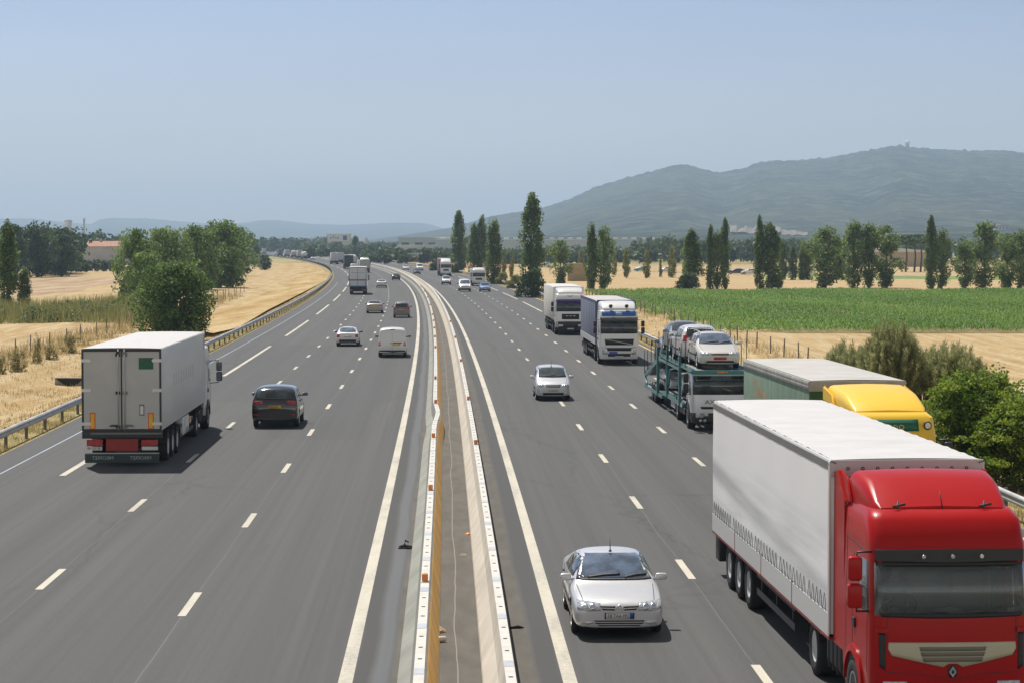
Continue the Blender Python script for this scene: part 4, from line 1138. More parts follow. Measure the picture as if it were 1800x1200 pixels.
# ------------------------------------------------------------------ red lorry with the white curtain trailer
def red_lorry():
    L = 16.75
    root = empty('articulated_lorry', label='red cab lorry with white curtain trailer, nearest lorry', cat='lorry', group='lorries coming towards the camera')
    place(root, 'R', 32.9, 7.39, L); root.rotation_euler.z += math.radians(1.2); y = L / 2
    lv = [(.36, 1.18, .06, .2), (.75, 1.23, 0, .22), (1.1, 1.24, 0, .24), (1.55, 1.24, .01, .24), (1.88, 1.24, .04, .2), (2.68, 1.22, .18, .19), (2.92, 1.22, .22, .2), (3.3, 1.2, .40, .22), (3.44, 1.12, .62, .25)]
    b, bv = cab(root, y, dict(levels=lv, col=P_RED, wsb=(4,), swb=(4,), glass=CLEAR, bow=.07, archcol=P_RED))
    # trims of the front
    z0 = 1.48
    obj('grille_panel', patch(bv, [(-.99, 1.38), (-.93, 1.28), (-.5, 1.18), (-.15, 1.105), (-.07, 1.155), (.07, 1.155), (.15, 1.105), (.5, 1.18), (.93, 1.28), (.99, 1.38)],
        [(-.98, z0)] + [(x, z0) for x in (-.93, -.5, -.15, -.07, .07, .15, .5, .93)] + [(.98, z0)], 'y', 1, 36, 4, .022, skirt=.03), CREAM, b)
    g = NB()
    for (w, a, c) in ((.52, 1.35, 1.415), (.50, 1.27, 1.335), (.47, 1.185, 1.255)): patch(bv, [(-w + .02, a), (w - .02, a)], [(-w, c), (w, c)], 'y', 1, 12, 1, .029, g)
    obj('grille', g, GRILLEM, b)
    e = NB(); patch(bv, *circ(0, 1.03, .075, 10, .1), 'y', 1, 10, 4, .012, e); o = obj('emblem_backing', e, BLACK, b)
    e = NB()
    for k in range(4):
        d4 = [(.058, 0), (0, .088), (-.058, 0), (0, -.088)]; d2 = [(.026, 0), (0, .042), (-.026, 0), (0, -.042)]
        a, a2 = d4[k], d4[(k + 1) % 4]; c, c2 = d2[k], d2[(k + 1) % 4]
        pts = []
        for yy in (y - .01, y + .028): pts.append([e.verts.new((p[0], yy, 1.03 + p[1])) for p in (a, a2, c2, c)])
        e.faces.new(pts[1]); 
        for q in range(4): e.faces.new((pts[0][q], pts[0][(q + 1) % 4], pts[1][(q + 1) % 4], pts[1][q]))
    obj('emblem', e, CHROME, b)
    v = NB(); patch(bv, [(-1.11, 2.71), (0, 2.685), (1.11, 2.71)], [(-1.12, 2.87), (0, 2.885), (1.12, 2.87)], 'y', 1, 16, 3, .055, v, skirt=.10)
    vo = obj('sun_visor', v, BLACK, b, 50)
    for x in (-.45, 0, .45):
        m = NB(); lathe(m, [(y + .01, .035), (y + .035, .03)], 'y', 10, (x, -.06, 2.80)); obj('marker_lamp', m, CHROME, vo)
    for s in (1, -1):
        m = NB(); patch(bv, [(s * 1.03, 1.05), (s * 1.11, 1.1)], [(s * 1.03, 1.62), (s * 1.12, 1.62)], 'y', 1, 3, 8, .012, m); obj('corner_vent', m, BLACK, b)
        m = NB(); patch(bv, [(s * 1.0, 1.63), (s * 1.15, 1.63)], [(s * 1.0, 1.70), (s * 1.15, 1.70)], 'y', 1, 3, 2, .045, m); obj('corner_lip', m, P_RED, b, 50)
        obj('headlight', patch(bv, *rect(s * .70, s * 1.06, .62, .88), 'y', 1, 5, 3, .014), LAMP, b)
        lorry_mirror(b, y - .22, 2.42, s, P_RED)
        # panel behind the door that closes the gap to the trailer
        m = NB(); prism(m, [(y - 2.2, .95), (y - 3.05, .95), (y - 3.05, 3.80), (y - 2.75, 3.85), (y - 2.2, 3.40)], 'x', min(s * 1.20, s * 1.235), max(s * 1.20, s * 1.235)); obj('side_fairing', m, P_RED, b)
        m = NB(); strip(bv, [(y - 2.0, 1.05), (y - 2.0, 3.2)], .012, 'x', s, m, .003); strip(bv, [(y - .35, 2.78), (y - 1.6, 2.86), (y - 2.1, 2.86)], .014, 'x', s, m, .003); obj('panel_gap', m, DARK, b)
    m = NB()
    for l in ([(-1.0, 1.5), (-1.0, 1.86)], [(1.0, 1.5), (1.0, 1.86)], [(-1.02, 1.02), (-.5, 1.0), (0, .9), (.5, 1.0), (1.02, 1.02)]): strip(bv, l, .012, 'y', 1, m, .003)
    obj('panel_gap', m, DARK, b)
    m = NB(); patch(bv, [(-1.08, 1.865), (-.4, 1.85), (.3, 1.845), (1.08, 1.865)], [(-1.1, 1.93), (-.4, 1.92), (.3, 1.92), (1.1, 1.93)], 'y', 1, 16, 1, .012, m); obj('windscreen_surround', m, BLACK, b)
    m = NB(); patch(bv, [(-1.14, 2.62), (1.14, 2.62)], [(-1.14, 2.70), (1.14, 2.70)], 'y', 1, 16, 1, .012, m); obj('windscreen_top_band', m, BLACK, b)
    for (xa, xb) in ((.75, .05), (-.02, -.72)):
        m = NB(); strip(bv, [(xa, 1.895), ((xa + xb) / 2, 1.92), (xb, 1.93)], .03, 'y', 1, m, .035); obj('wiper', m, BLACK, b)
    df = deflector(b, [(y - .78, .98, 3.38, 3.46, .03), (y - .95, 1.06, 3.38, 3.55, .1), (y - 1.5, 1.12, 3.40, 3.82, .2), (y - 2.0, 1.15, 3.40, 3.90, .2), (y - 2.2, 1.15, 3.40, 3.90, .16)], P_RED)
    for s in (1, -1):
        m = NB(); prism(m, [(y - 1.9, 3.41), (y - 2.2, 3.78), (y - 2.75, 3.88), (y - 2.75, 3.40)], 'x', min(s * 1.15, s * 1.20), max(s * 1.15, s * 1.20)); bmesh.ops.bevel(m, geom=m.edges[:], offset=.02, segments=2, affect='EDGES'); obj('deflector_wing', m, P_RED, df, 45)
        m = NB(); tube(m, [(s * .68 - .1, y - .76, 3.52), (s * .68 + .1, y - .70, 3.49)], .022, 6); tube(m, [(s * .68, y - .8, 3.56), (s * .68 + .04, y - .66, 3.47)], .016, 6); obj('roof_catch', m, DARK, b)
    m = NB(); tube(m, [(0, y - .7, 3.45), (.02, y - .82, 3.72)], [.012, .005], 6); obj('antenna', m, BLACK, b)
    # inside of the cab
    m = NB(); bx(m, -1.16, 1.16, y - 2.15, y - 1.95, .95, 3.2); bx(m, -1.16, 1.16, y - 2.1, y - .12, .9, 1.15); bx(m, -1.12, 1.12, y - .62, y - .16, 1.2, 1.86, .05, 2)
    for xs in (.62, -.62): bx(m, xs - .27, xs + .27, y - 1.5, y - .95, 1.15, 1.55, .06, 2); bx(m, xs - .27, xs + .27, y - 1.62, y - 1.45, 1.4, 2.35, .07, 2)
    o = obj('cab_interior', m, INTERIOR, b, 45)
    m = NB(); bx(m, -1.1, 1.1, y - 1.9, y - 1.87, 1.5, 2.9); obj('bunk_curtain', m, INTERIOR2, o)
    m = NB(); N = 20
    ring = [Vector((.62 + .22 * math.cos(2 * math.pi * k / N), y - .72 + .10 * math.sin(2 * math.pi * k / N), 1.92 + .2 * math.sin(2 * math.pi * k / N))) for k in range(N + 1)]
    tube(m, ring, .018, 6, False); tube(m, [(.62, y - .72, 1.92), (.62, y - .5, 1.75)], .03, 6); tube(m, [(.42, y - .72, 1.92), (.82, y - .72, 1.92)], .016, 6); obj('steering_wheel', m, BLACK, o)
    m = NB()
    V = [m.verts.new(p) for p in ((-.28, y - .3, 1.875), (.12, y - .26, 1.875), (.18, y - .5, 1.90), (-.1, y - .55, 1.94), (-.3, y - .45, 1.9))]; m.faces.new(V); pa = obj('paper', m, PLATE_W, o)
    tractor_under(root, y)
    # trailer
    yf = y - 3.1; yr = -L / 2
    trailer_under(root, yr, yf)
    bb = boxbody(root, yr, yf, 1.05, 3.97, P_LWHITE, ROOFW, 'trailer_box', ridges=.010, sag=.012)
    for s in (1, -1):
        sx = lambda a, c: (min(s * a, s * c), max(s * a, s * c))
        m = NB(); ny, nz = 60, 10
        V = [[m.verts.new((s * (1.287 + .006 * math.sin(yy * 2.1) * math.sin(math.pi * jz / nz) + .002 * math.sin(yy * 5.7 + jz)), yy, 1.42 + (3.80 - 1.42) * jz / nz)) for yy in [yr + .06 + (yf - yr - .12) * iy / ny for iy in range(ny + 1)]] for jz in range(nz + 1)]
        for jz in range(nz):
            for iy in range(ny): m.faces.new((V[jz][iy], V[jz][iy + 1], V[jz + 1][iy + 1], V[jz + 1][iy])).smooth = True
        cu = obj('side_curtain', m, CURTAIN, bb)
        m = NB(); k = yr + .25; n = 0
        while k < yf - .35:                                     # lashing cords along the foot of the curtain
            n += 1
            a, c = k, k + .30
            for (ya, za, yb, zb) in ((a, 1.40, (a + c) / 2, 1.70), ((a + c) / 2, 1.70, c, 1.40)):
                tube(m, [(s * 1.303, ya, za), (s * 1.307, yb, zb)], .0050, 4)
            k += .34 if n % 8 else .5
        obj('lashing_cord', m, BUCKLE, cu)
        x0, x1 = sx(1.276, 1.30); edges = [yr + .02, yr + 3.4, yr + 6.8, yr + 10.2, yf - .02]
        for i in range(4):
            m = NB(); bx(m, x0, x1, edges[i] + .02, edges[i + 1] - .02, 1.0, 1.40, .008, 1); obj('drop_side', m, P_LWHITE, bb)
        m = NB()
        for e_ in edges[1:4]: bx(m, *sx(1.276, 1.304), e_ - .022, e_ + .022, .98, 1.42)
        bx(m, *sx(1.2, 1.296), yr, yf, .955, .998); obj('red_frame_rail', m, simple('trailer_frame_red', (.26, .04, .035), .6), bb)
        m = NB(); bx(m, *sx(1.276, 1.292), yr + .02, yf - .02, 3.80, 3.93); obj('top_rail', m, GREYBAND, bb)
        m = NB(); kk = yr + 1
        while kk < yf - .5: bx(m, *sx(1.297, 1.303), kk - .02, kk + .02, .962, .985); kk += 1.1
        obj('side_marker', m, ORANGE_L, bb)
        m = NB(); bx(m, *sx(1.276, 1.31), yf - .1, yf + .01, 1.05, 3.95, .008, 1); obj('corner_post', m, P_LWHITE, bb)
    m = NB(); bx(m, -1.29, 1.29, yf + .001, yf + .03, 3.70, 3.985, .012, 2); fl = obj('front_flap', m, ROOFW, bb)
    for k in range(9):
        x = -1.0 + k * .25; m = NB()
        tube(m, [(x + .024 * math.cos(t * math.pi / 4), yf + .036, 3.84 + .024 * math.sin(t * math.pi / 4)) for t in range(9)], .008, 5, False); obj('eyelet', m, DARK, fl)
    m = NB()
    for s in (1, -1): tube(m, [(s * 1.20, yf + .04, 3.93), (s * 1.29, yf + .03, 3.96), (s * 1.31, yf - .06, 3.9)], .009, 5)
    obj('lashing_cord', m, BUCKLE, fl)
    rear_bumper(root, yr)
    m = NB(); bx(m, 1.0, 1.22, yr + .05, yr + .6, .35, .95, .03, 2); obj('toolbox', m, BLACK, root, 45)
    # driver, seated, hands on the wheel
    bm = NB(); hx = .62
    J = {'pel': (hx, y - 1.2, 1.62, .15), 'wai': (hx, y - 1.26, 1.85, .13), 'che': (hx, y - 1.27, 2.08, .15), 'nek': (hx, y - 1.25, 2.27, .06), 'chi': (hx, y - 1.2, 2.36, .075), 'hed': (hx, y - 1.21, 2.47, .095), 'top': (hx, y - 1.23, 2.55, .06)}
    for s, t in ((1, 'l'), (-1, 'r')):
        J['sh' + t] = (hx + s * .19, y - 1.25, 2.16, .065); J['el' + t] = (hx + s * .25, y - 1.08, 1.90, .045); J['wr' + t] = (hx + s * .19, y - .80, 1.98, .03); J['ha' + t] = (hx + s * .18, y - .735, 2.0, .035)
        J['hi' + t] = (hx + s * .1, y - 1.1, 1.62, .09); J['kn' + t] = (hx + s * .14, y - .78, 1.68, .07); J['fo' + t] = (hx + s * .13, y - .72, 1.28, .05)
    ids = {k: bm.verts.new(v[:3]) for k, v in J.items()}
    E = [('pel', 'wai'), ('wai', 'che'), ('che', 'nek'), ('nek', 'chi'), ('chi', 'hed'), ('hed', 'top')]
    for t in 'lr': E += [('che', 'sh' + t), ('sh' + t, 'el' + t), ('el' + t, 'wr' + t), ('wr' + t, 'ha' + t), ('pel', 'hi' + t), ('hi' + t, 'kn' + t), ('kn' + t, 'fo' + t)]
    for a, c in E: bm.edges.new((ids[a], ids[c]))
    bm.verts.index_update(); order = list(J)
    me = bpy.data.meshes.new('person'); bm.to_mesh(me); bm.free()
    p = link(bpy.data.objects.new('person', me)); p.modifiers.new('skin', 'SKIN'); p.modifiers.new('sub', 'SUBSURF').levels = 2
    for i, k in enumerate(order): me.skin_vertices[0].data[i].radius = (J[k][3], J[k][3])
    me.skin_vertices[0].data[0].use_root = True
    dg = bpy.context.evaluated_depsgraph_get(); m2 = bpy.data.meshes.new_from_object(p.evaluated_get(dg)); bpy.data.objects.remove(p)
    skin = simple('skin', (.42, .25, .18), .6); shirt = simple('blue_grey_shirt', (.16, .2, .27), .8); hair = simple('dark_hair', (.03, .022, .018), .8); trousers = simple('dark_trousers', (.03, .035, .05), .8)
    m2.materials.clear()
    for q in (skin, shirt, hair, trousers): m2.materials.append(q)
    for f in m2.polygons:
        c = f.center; f.use_smooth = True
        f.material_index = 0 if (c.z > 2.25 or (c.y > y - .98 and c.z > 1.8)) else (1 if c.z > 1.7 else 3)
        if c.z > 2.5 or (c.z > 2.4 and c.y < y - 1.24): f.material_index = 2
    p = link(bpy.data.objects.new('person', m2)); p.location = root.location; p.rotation_euler = root.rotation_euler
    tag(p, 'driver in blue-grey shirt holding the steering wheel of the red lorry', 'person')
red_lorry()

# ------------------------------------------------------------------ white refrigerated lorry seen from behind
def fridge_lorry():
    L = 16.4
    root = empty('refrigerated_lorry', label='white refrigerated lorry seen from behind with green square on its door', cat='lorry', group='lorries driving away in the outer lane')
    place(root, 'L', 73.4, -11.22, L); root.scale = (1.05, 1.0, 1.0); y = L / 2; yr = -L / 2; yf = y - 2.9
    b, bv = cab(root, y, dict(levels=LV_STD, col=P_LWHITE, bandmat={0: 1}, wsb=(4,), swb=(4,), archcol=BLACK))
    for s in (1, -1):
        lorry_mirror(b, y - .25, 2.3, s, BLACK, 1.45); obj('headlight', patch(bv, *rect(s * .72, s * 1.02, .66, .86), 'y', 1, 4, 2, .012), LAMP, b)
        m = NB(); prism(m, [(y - 2.2, .95), (y - 2.75, .95), (y - 2.75, 3.7), (y - 2.2, 3.3)], 'x', min(s * 1.19, s * 1.22), max(s * 1.19, s * 1.22)); obj('side_fairing', m, P_LWHITE, b)
    obj('grille', patch(bv, *rect(-.62, .62, 1.25, 1.62), 'y', 1, 8, 2, .01), BLACK, b)
    deflector(b, [(y - .75, .95, 3.38, 3.46, .05), (y - 1.3, 1.05, 3.38, 3.7, .12), (y - 2.1, 1.15, 3.38, 3.9, .16)], P_LWHITE)
    tractor_under(root, y); trailer_under(root, yr, yf)
    side = NT('white_insulated_panel'); side.set(.38, 0, .5)
    v = side.coord('Object'); f = side.noise(.8, 5, side.coord('Object', (1, .25, 1.5)))
    w = side.n('ShaderNodeTexWave'); w.inputs['Scale'].default_value = 3.2; w.bands_direction = 'Y'; w.inputs['Distortion'].default_value = 2.5; side.l(v, w.inputs[0])
    sx_ = side.n('ShaderNodeSeparateXYZ'); side.l(v, sx_.inputs[0])
    lowdirt = side.math('MINIMUM', side.math('MAXIMUM', side.math('MULTIPLY', side.math('SUBTRACT', 2.3, sx_.outputs[2]), .5), 0), .5)
    grime = side.ramp(side.noise(1, 5, side.coord('Object', (2.2, 2.2, .22)), .65), [(.50, (0, 0, 0)), (.72, (.32, .32, .32))])
    side.col(side.mix(side.math('MAXIMUM', lowdirt, grime), side.ramp(f, [(.35, (.58, .58, .56)), (.7, (.68, .68, .66))]), (.5, .49, .46)))
    bb = boxbody(root, yr, yf, 1.22, 4.0, side.m, simple('white_panel_roof', (.52, .51, .50), .5, vary=.04), 'trailer_box', 1.285)
    z0, z1 = 1.26, 3.97
    m = NB()
    bx(m, -1.285, 1.285, yr - .035, yr - .001, z1 - .06, z1 + .03); bx(m, -1.285, 1.285, yr - .035, yr - .001, z0 - .04, z0 + .02)
    for s in (1, -1): bx(m, min(s * 1.225, s * 1.285), max(s * 1.225, s * 1.285), yr - .035, yr - .001, z0 + .02, z1 - .06)
    bx(m, -.022, .022, yr - .012, yr - .001, z0 + .02, z1 - .06)
    obj('door_frame', m, simple('dark_rubber_frame', (.035, .037, .033), .6), bb)
    for s in (1, -1):
        m = NB(); bx(m, min(s * .025, s * 1.222), max(s * .025, s * 1.222), yr - .03, yr - .002, z0 + .022, z1 - .062, .008, 1)
        dr = obj('rear_door', m, simple('white_door_panel', (.46, .46, .44), .45, vary=.08, scale=1.1), bb)
        m = NB()
        tube(m, [(s * .10, yr - .06, z0 - .03), (s * .10, yr - .06, z1 + .02)], .018, 8)
        obj('locking_bar', m, STEEL, dr)
        m = NB()
        for zz in (z0 + .05, z0 + 1.2, z1 - .22): bx(m, min(s * .04, s * .19), max(s * .04, s * .19), yr - .07, yr - .032, zz, zz + .1, .01, 1)
        bx(m, min(s * .05, s * .16), max(s * .05, s * .16), yr - .085, yr - .032, z1 - .16, z1 - .04, .02, 1)
        tube(m, [(s * .12, yr - .09, z0 + .16), (s * .36, yr - .09, z0 + .16)], .016, 6); bx(m, min(s * .1, s * .4), max(s * .1, s * .4), yr - .06, yr - .032, z0 + .1, z0 + .13)
        obj('lock_bracket', m, DARK if s < 0 else simple('bracket_grey', (.2, .2, .2), .5, .4), dr)
        for zz in (z0 + .14, z0 + 1.28, z1 - .42):
            m = NB(); bx(m, min(s * 1.03, s * 1.29), max(s * 1.03, s * 1.29), yr - .045, yr - .031, zz, zz + .11, .01, 1); lathe(m, [(yr - .05, .06), (yr - .03, .06)], 'y', 12, (s * 1.04, 0, zz + .055)); obj('hinge', m, P_LWHITE, dr)
        m = NB(); bx(m, min(s * .85, s * 1.03), max(s * .85, s * 1.03), yr - .04, yr - .031, z0 + .03, z0 + .58); bo = obj('marker_board', m, simple('board_red_orange', (.70, .10, .02), .45), dr)
        m = NB(); bx(m, min(s * .88, s * 1.0), max(s * .88, s * 1.0), yr - .044, yr - .0405, z0 + .06, z0 + .54); obj('reflector', m, simple('board_yellow', (.80, .45, .02), .45), bo)
        m = NB(); bx(m, min(s * .62, s * 1.14), max(s * .62, s * 1.14), yr - .03, yr + .06, .70, .92, .015, 1); tl = obj('tail_light', m, RED_L, root)
        m = NB(); bx(m, min(s * .64, s * 1.16), max(s * .64, s * 1.16), yr - .035, yr - .01, .56, .68); obj('number_plate' if s < 0 else 'light_bar', m, PLATE_W, root)
    text('plate_lettering', '83 XQ 149', .11, INK, root, (-.9, yr - .040, .62), (1, 0, 0), (0, 0, 1), .8)
    m = NB(); bx(m, .56, 1.03, yr - .036, yr - .031, z1 - .66, z1 - .27); obj('green_sign', m, simple('dark_green_sign', (.012, .10, .05), .5, vary=.25, scale=9), bb)
    m = NB(); bx(m, .57, .73, yr - .045, yr - .031, z0 + .48, z0 + .86, .02, 2); h = obj('door_handle', m, simple('bracket_grey', (.2, .2, .2), .5, .4), bb)
    m = NB(); bx(m, .60, .70, yr - .047, yr - .046, z0 + .52, z0 + .8); obj('handle_recess', m, P_LWHITE, h)
    m = NB(); bx(m, -1.28, 1.28, yr - .06, yr + .25, .96, 1.215, .02, 2); obj('rear_beam', m, DARK, root, 45)
    m = NB(); bx(m, -1.0, 1.28, yr - .064, yr - .0605, 1.10, 1.16); obj('beam_strip', m, simple('worn_grey', (.16, .16, .15), .6), root)
    m = NB(); bx(m, -.52, .52, yr + .0, yr + .04, .52, .95, .01, 1); obj('red_panel', m, simple('rear_panel_red', (.30, .02, .015), .5), root)
    m = NB(); bx(m, -1.2, 1.2, yr - .02, yr + .0, .13, .44, .006, 1); fl = obj('mud_flap', m, simple('mud_flap_rubber', (.035, .05, .052), .7), root)
    for x in (-.62, .60): text('lettering', 'MIROFRET', .17, simple('flap_lettering', (.34, .38, .38), .6), fl, (x, yr - .0225, .29), (1, 0, 0), (0, 0, 1), .88)
    m = NB(); bx(m, -1.2, 1.2, yr - .024, yr - .021, .435, .475); obj('flap_edge', m, simple('worn_white', (.42, .42, .40), .6), fl)
    m = NB(); bx(m, .98, 1.24, yr + 6.4, yr + 8.3, .5, 1.15, .02, 2); obj('side_locker', m, P_LWHITE, root, 45)
    m = NB(); bx(m, .98, 1.22, yr + 8.7, yr + 9.2, .75, 1.0, .01, 1); obj('reflector_box', m, ORANGE_L, root)
    # worn ghost of old lettering along the flank
    for k in range(9):
        m = NB(); yy = yr + 3.2 + k * .72; prism(m, [(yy, 2.5 + k * .01), (yy + .34, 2.5), (yy + .5, 2.95), (yy + .2, 2.98)], 'x', 1.2852, 1.2868); obj('lettering_ghost', m, simple('ghost_grey', (.53, .53, .51), .5, vary=.2, scale=6), bb)
    m = NB(); bx(m, 1.286, 1.290, yf - .42, yf - .16, 3.35, 3.9); obj('vent_strip', m, GREYBAND, bb)
fridge_lorry()

# ------------------------------------------------------------------ yellow lorry with the streaked green trailer
def yellow_lorry():
    L = 15.2
    root, b, bv, bb, y, yr, yf = generic_lorry('yellow_lorry', 'R', 52.6, 10.5, 'yellow cab lorry with streaked green tarpaulin body beside the red lorry', 'lorries coming towards the camera', P_YELLOW, GREENSTREAK, ROOFG, L, 3.98, defl=False, bumper=BLACK, gap=4.5)
    root.rotation_euler.z += math.radians(1.4); root.location.x += .10; b.scale = (.89, 1, 1)
    deflector(b, [(y - .75, .98, 3.36, 3.44, .04), (y - .95, 1.05, 3.36, 3.56, .1), (y - 1.9, 1.12, 3.38, 3.82, .2), (y - 3.4, 1.15, 3.42, 3.92, .18)], P_YELLOW)
    for s in (1, -1):
        m = NB(); prism(m, [(y - 2.3, 3.45), (y - 2.6, 3.76), (y - 3.7, 3.90), (y - 3.7, 3.5)], 'x', min(s * 1.14, s * 1.22), max(s * 1.14, s * 1.22)); bmesh.ops.bevel(m, geom=m.edges[:], offset=.035, segments=2, affect='EDGES'); obj('deflector_wing', m, P_YELLOW, b, 45)
        m = NB(); yl = y - .36
        lathe(m, [(yl - .05, .10), (yl + .04, .11), (yl + .055, .095)], 'y', 20, (s * .95, 0, 3.12)); o = obj('roof_lamp', m, BLACK, b)
        m = NB(); lathe(m, [(yl + .05, .09), (yl + .062, .07)], 'y', 20, (s * .95, 0, 3.12)); obj('lamp_lens', m, LAMP, o)
    sg = obj('roof_sign', patch(bv, *rect(-.70, .70, 2.98, 3.26), 'y', 1, 8, 2, .02), simple('green_sign', (.01, .12, .06), .5), b)
    text('lettering', 'oqoi', .26, simple('sign_yellow', (.6, .42, .05), .5), b, (0, y - .24, 3.11), (-1, 0, 0), (0, -.35, 1), 1.2)
    for s in (1, -1):
        sx = lambda a, c: (min(s * a, s * c), max(s * a, s * c))
        m = NB(); bx(m, *sx(1.27, 1.30), yr, yf, 3.72, 3.95, .01, 1); bx(m, *sx(1.295, 1.315), yr, yf, 3.78, 3.82); bx(m, *sx(1.295, 1.315), yr, yf, 3.87, 3.91); obj('top_rail', m, simple('worn_rail', (.38, .37, .34), .6, vary=.25), bb)
    m = NB(); bx(m, -1.29, 1.29, yf + .001, yf + .04, 3.68, 3.96, .015, 2); obj('front_flap', m, simple('worn_flap', (.36, .34, .31), .6, vary=.15), bb)
    m = NB(); bx(m, -1.28, 1.28, yf + .001, yf + .012, 1.2, 3.67); obj('front_wall', m, simple('dark_green_wall', (.02, .10, .04), .6), bb)
    # orange remains of big letters painted on the tarpaulin
    og = simple('faded_orange', (.50, .27, .10), .7, vary=.25, scale=5)
    text('lettering', 'Ortho', 1.35, og, bb, (1.2785, yr + 2.9, 3.0), (0, -1, 0), (0, 0, 1), .62, True)
yellow_lorry()

# ------------------------------------------------------------------ two white lorries further back
def slate_lorry():
    L = 16.5
    root, b, bv, bb, y, yr, yf = generic_lorry('curtain_lorry', 'R', 135.0, 10.85, 'white cab lorry with slate blue curtain trailer behind the car transporter', 'lorries coming towards the camera', P_WHITE, BLUETARP, ROOFG, L, 3.9, defl=False, grille=False, bumper=P_WHITE)
    df = deflector(b, [(y - .6, 1.0, 3.38, 3.47, .05), (y - .85, 1.08, 3.38, 3.7, .14), (y - 1.6, 1.14, 3.38, 3.86, .2), (y - 2.2, 1.16, 3.38, 3.9, .18)], P_WHITE)
    for s in (1, -1):
        m = NB(); lathe(m, [(y - .62, .12), (y - .50, .13), (y - .48, .11)], 'y', 18, (s * .5, 0, 3.62)); o = obj('spot_lamp', m, STEEL, b)
        m = NB(); lathe(m, [(y - .484, .105), (y - .47, .09)], 'y', 18, (s * .5, 0, 3.62)); obj('lamp_lens', m, GLASS, o)
        obj('headlight', patch(bv, [(s * .78, .62), (s * 1.04, .66)], [(s * .84, 1.12), (s * 1.1, 1.12)], 'y', 1, 4, 3, .014), LAMP, b)
        for zz in (1.42, 3.86): pass
    sg = obj('roof_sign', patch(bv, *rect(-1.05, 1.05, 3.0, 3.30), 'y', 1, 12, 2, .03), simple('blue_sign', (.03, .12, .42), .4), b)
    m = NB(); patch(bv, *rect(-.2, .2, 3.05, 3.25), 'y', 1, 4, 2, .036, m); obj('sign_emblem', m, simple('sign_pale_blue', (.3, .42, .55), .5), sg)
    obj('sun_visor', patch(bv, *rect(-1.12, 1.12, 2.68, 2.90), 'y', 1, 12, 2, .12, skirt=.12), simple('visor_grey', (.10, .11, .11), .5), b)
    m = NB(); patch(bv, [(-.86, 1.22), (.86, 1.22)], [(-.92, 1.60), (.92, 1.60)], 'y', 1, 10, 2, .012, m); patch(bv, [(-.72, .86), (.72, .86)], [(-.80, 1.06), (.80, 1.06)], 'y', 1, 10, 2, .012, m); patch(bv, *rect(-.70, .70, .52, .70), 'y', 1, 10, 2, .012, m); g = obj('grille', m, BLACK, b)
    m = NB(); strip(bv, [(.86, 1.58), (-.86, 1.24)], .05, 'y', 1, m, .02); obj('grille_bar', m, STEEL, b)
    o = obj('blue_plate', patch(bv, *rect(.12, .62, .58, .82), 'y', 1, 3, 2, .03), simple('plate_blue', (.05, .08, .3), .5), b)
    fr = simple('blue_frame', (.05, .07, .17), .6)
    m = NB()
    for s in (1, -1):
        sx = lambda a, c: (min(s * a, s * c), max(s * a, s * c))
        bx(m, *sx(1.20, 1.30), yf + .002, yf + .02, 1.2, 3.8); bx(m, *sx(1.276, 1.29), yr, yf, 3.80, 3.93)
        k = yr + .8
        while k < yf: bx(m, *sx(1.277, 1.284), k - .03, k + .03, 1.5, 3.8); k += 1.6
    bx(m, -1.2, 1.2, yf + .002, yf + .02, 3.78, 3.95); obj('frame_edge', m, fr, bb)
    for s in (1, -1):
        m = NB(); bx(m, min(s * 1.277, s * 1.30), max(s * 1.277, s * 1.30), yr + .02, yf - .02, 1.12, 1.5, .01, 1); obj('drop_side', m, simple('grey_drop_side', (.42, .42, .42), .6), bb)
slate_lorry()
def box_lorry():
    L = 16.5
    root, b, bv, bb, y, yr, yf = generic_lorry('box_lorry', 'R', 178.5, 10.65, 'white box lorry with purple visor band above its windscreen', 'lorries coming towards the camera', P_WHITE, simple('cream_white_box', (.66, .64, .58), .5, vary=.1, scale=1), ROOFW, L, 3.92, defl=False, grille=False, bumper=BLACK)
    deflector(b, [(y - .6, 1.0, 3.38, 3.47, .05), (y - .8, 1.05, 3.38, 3.66, .12), (y - 1.6, 1.10, 3.38, 3.80, .18), (y - 2.2, 1.12, 3.38, 3.85, .16)], P_WHITE)
    obj('visor_band', patch(bv, *rect(-1.14, 1.14, 2.66, 2.92), 'y', 1, 12, 2, .05, skirt=.06), simple('purple_band', (.07, .04, .20), .4), b)
    m = NB(); patch(bv, *rect(-.72, .72, 1.28, 1.72), 'y', 1, 10, 2, .012, m); g = obj('grille', m, BLACK, b)
    m = NB()
    for x in (-.3, 0, .3): patch(bv, *rect(x - .1, x + .1, 1.52, 1.60), 'y', 1, 3, 1, .02, m)
    obj('grille_lettering', m, STEEL, g)
    m = NB(); patch(bv, *rect(-1.15, 1.15, .62, 1.10), 'y', 1, 12, 2, .016, m); bp = obj('bumper', m, DARK, b)
    for s in (1, -1): obj('headlight', patch(bv, *rect(s * .62, s * 1.0, .68, .86), 'y', 1, 4, 2, .024), LAMP, b); obj('indicator', patch(bv, *rect(s * 1.0, s * 1.12, .72, .86), 'y', 1, 2, 2, .024), ORANGE_L, b)
    m = NB(); strip(bv, [(-.26, 3.28), (-.13, 3.16), (.13, 3.16), (.26, 3.28)], .03, 'y', 1, m, .01); strip(bv, [(-.1, 3.22), (0, 3.12), (.1, 3.22)], .03, 'y', 1, m, .01); obj('roof_emblem', m, simple('emblem_grey', (.2, .17, .2), .5), b)
    m = NB(); patch(bv, *rect(-.3, .3, 3.42, 3.5), 'y', 1, 4, 1, .02, m); obj('roof_slot', m, GREYBAND, b)
box_lorry()

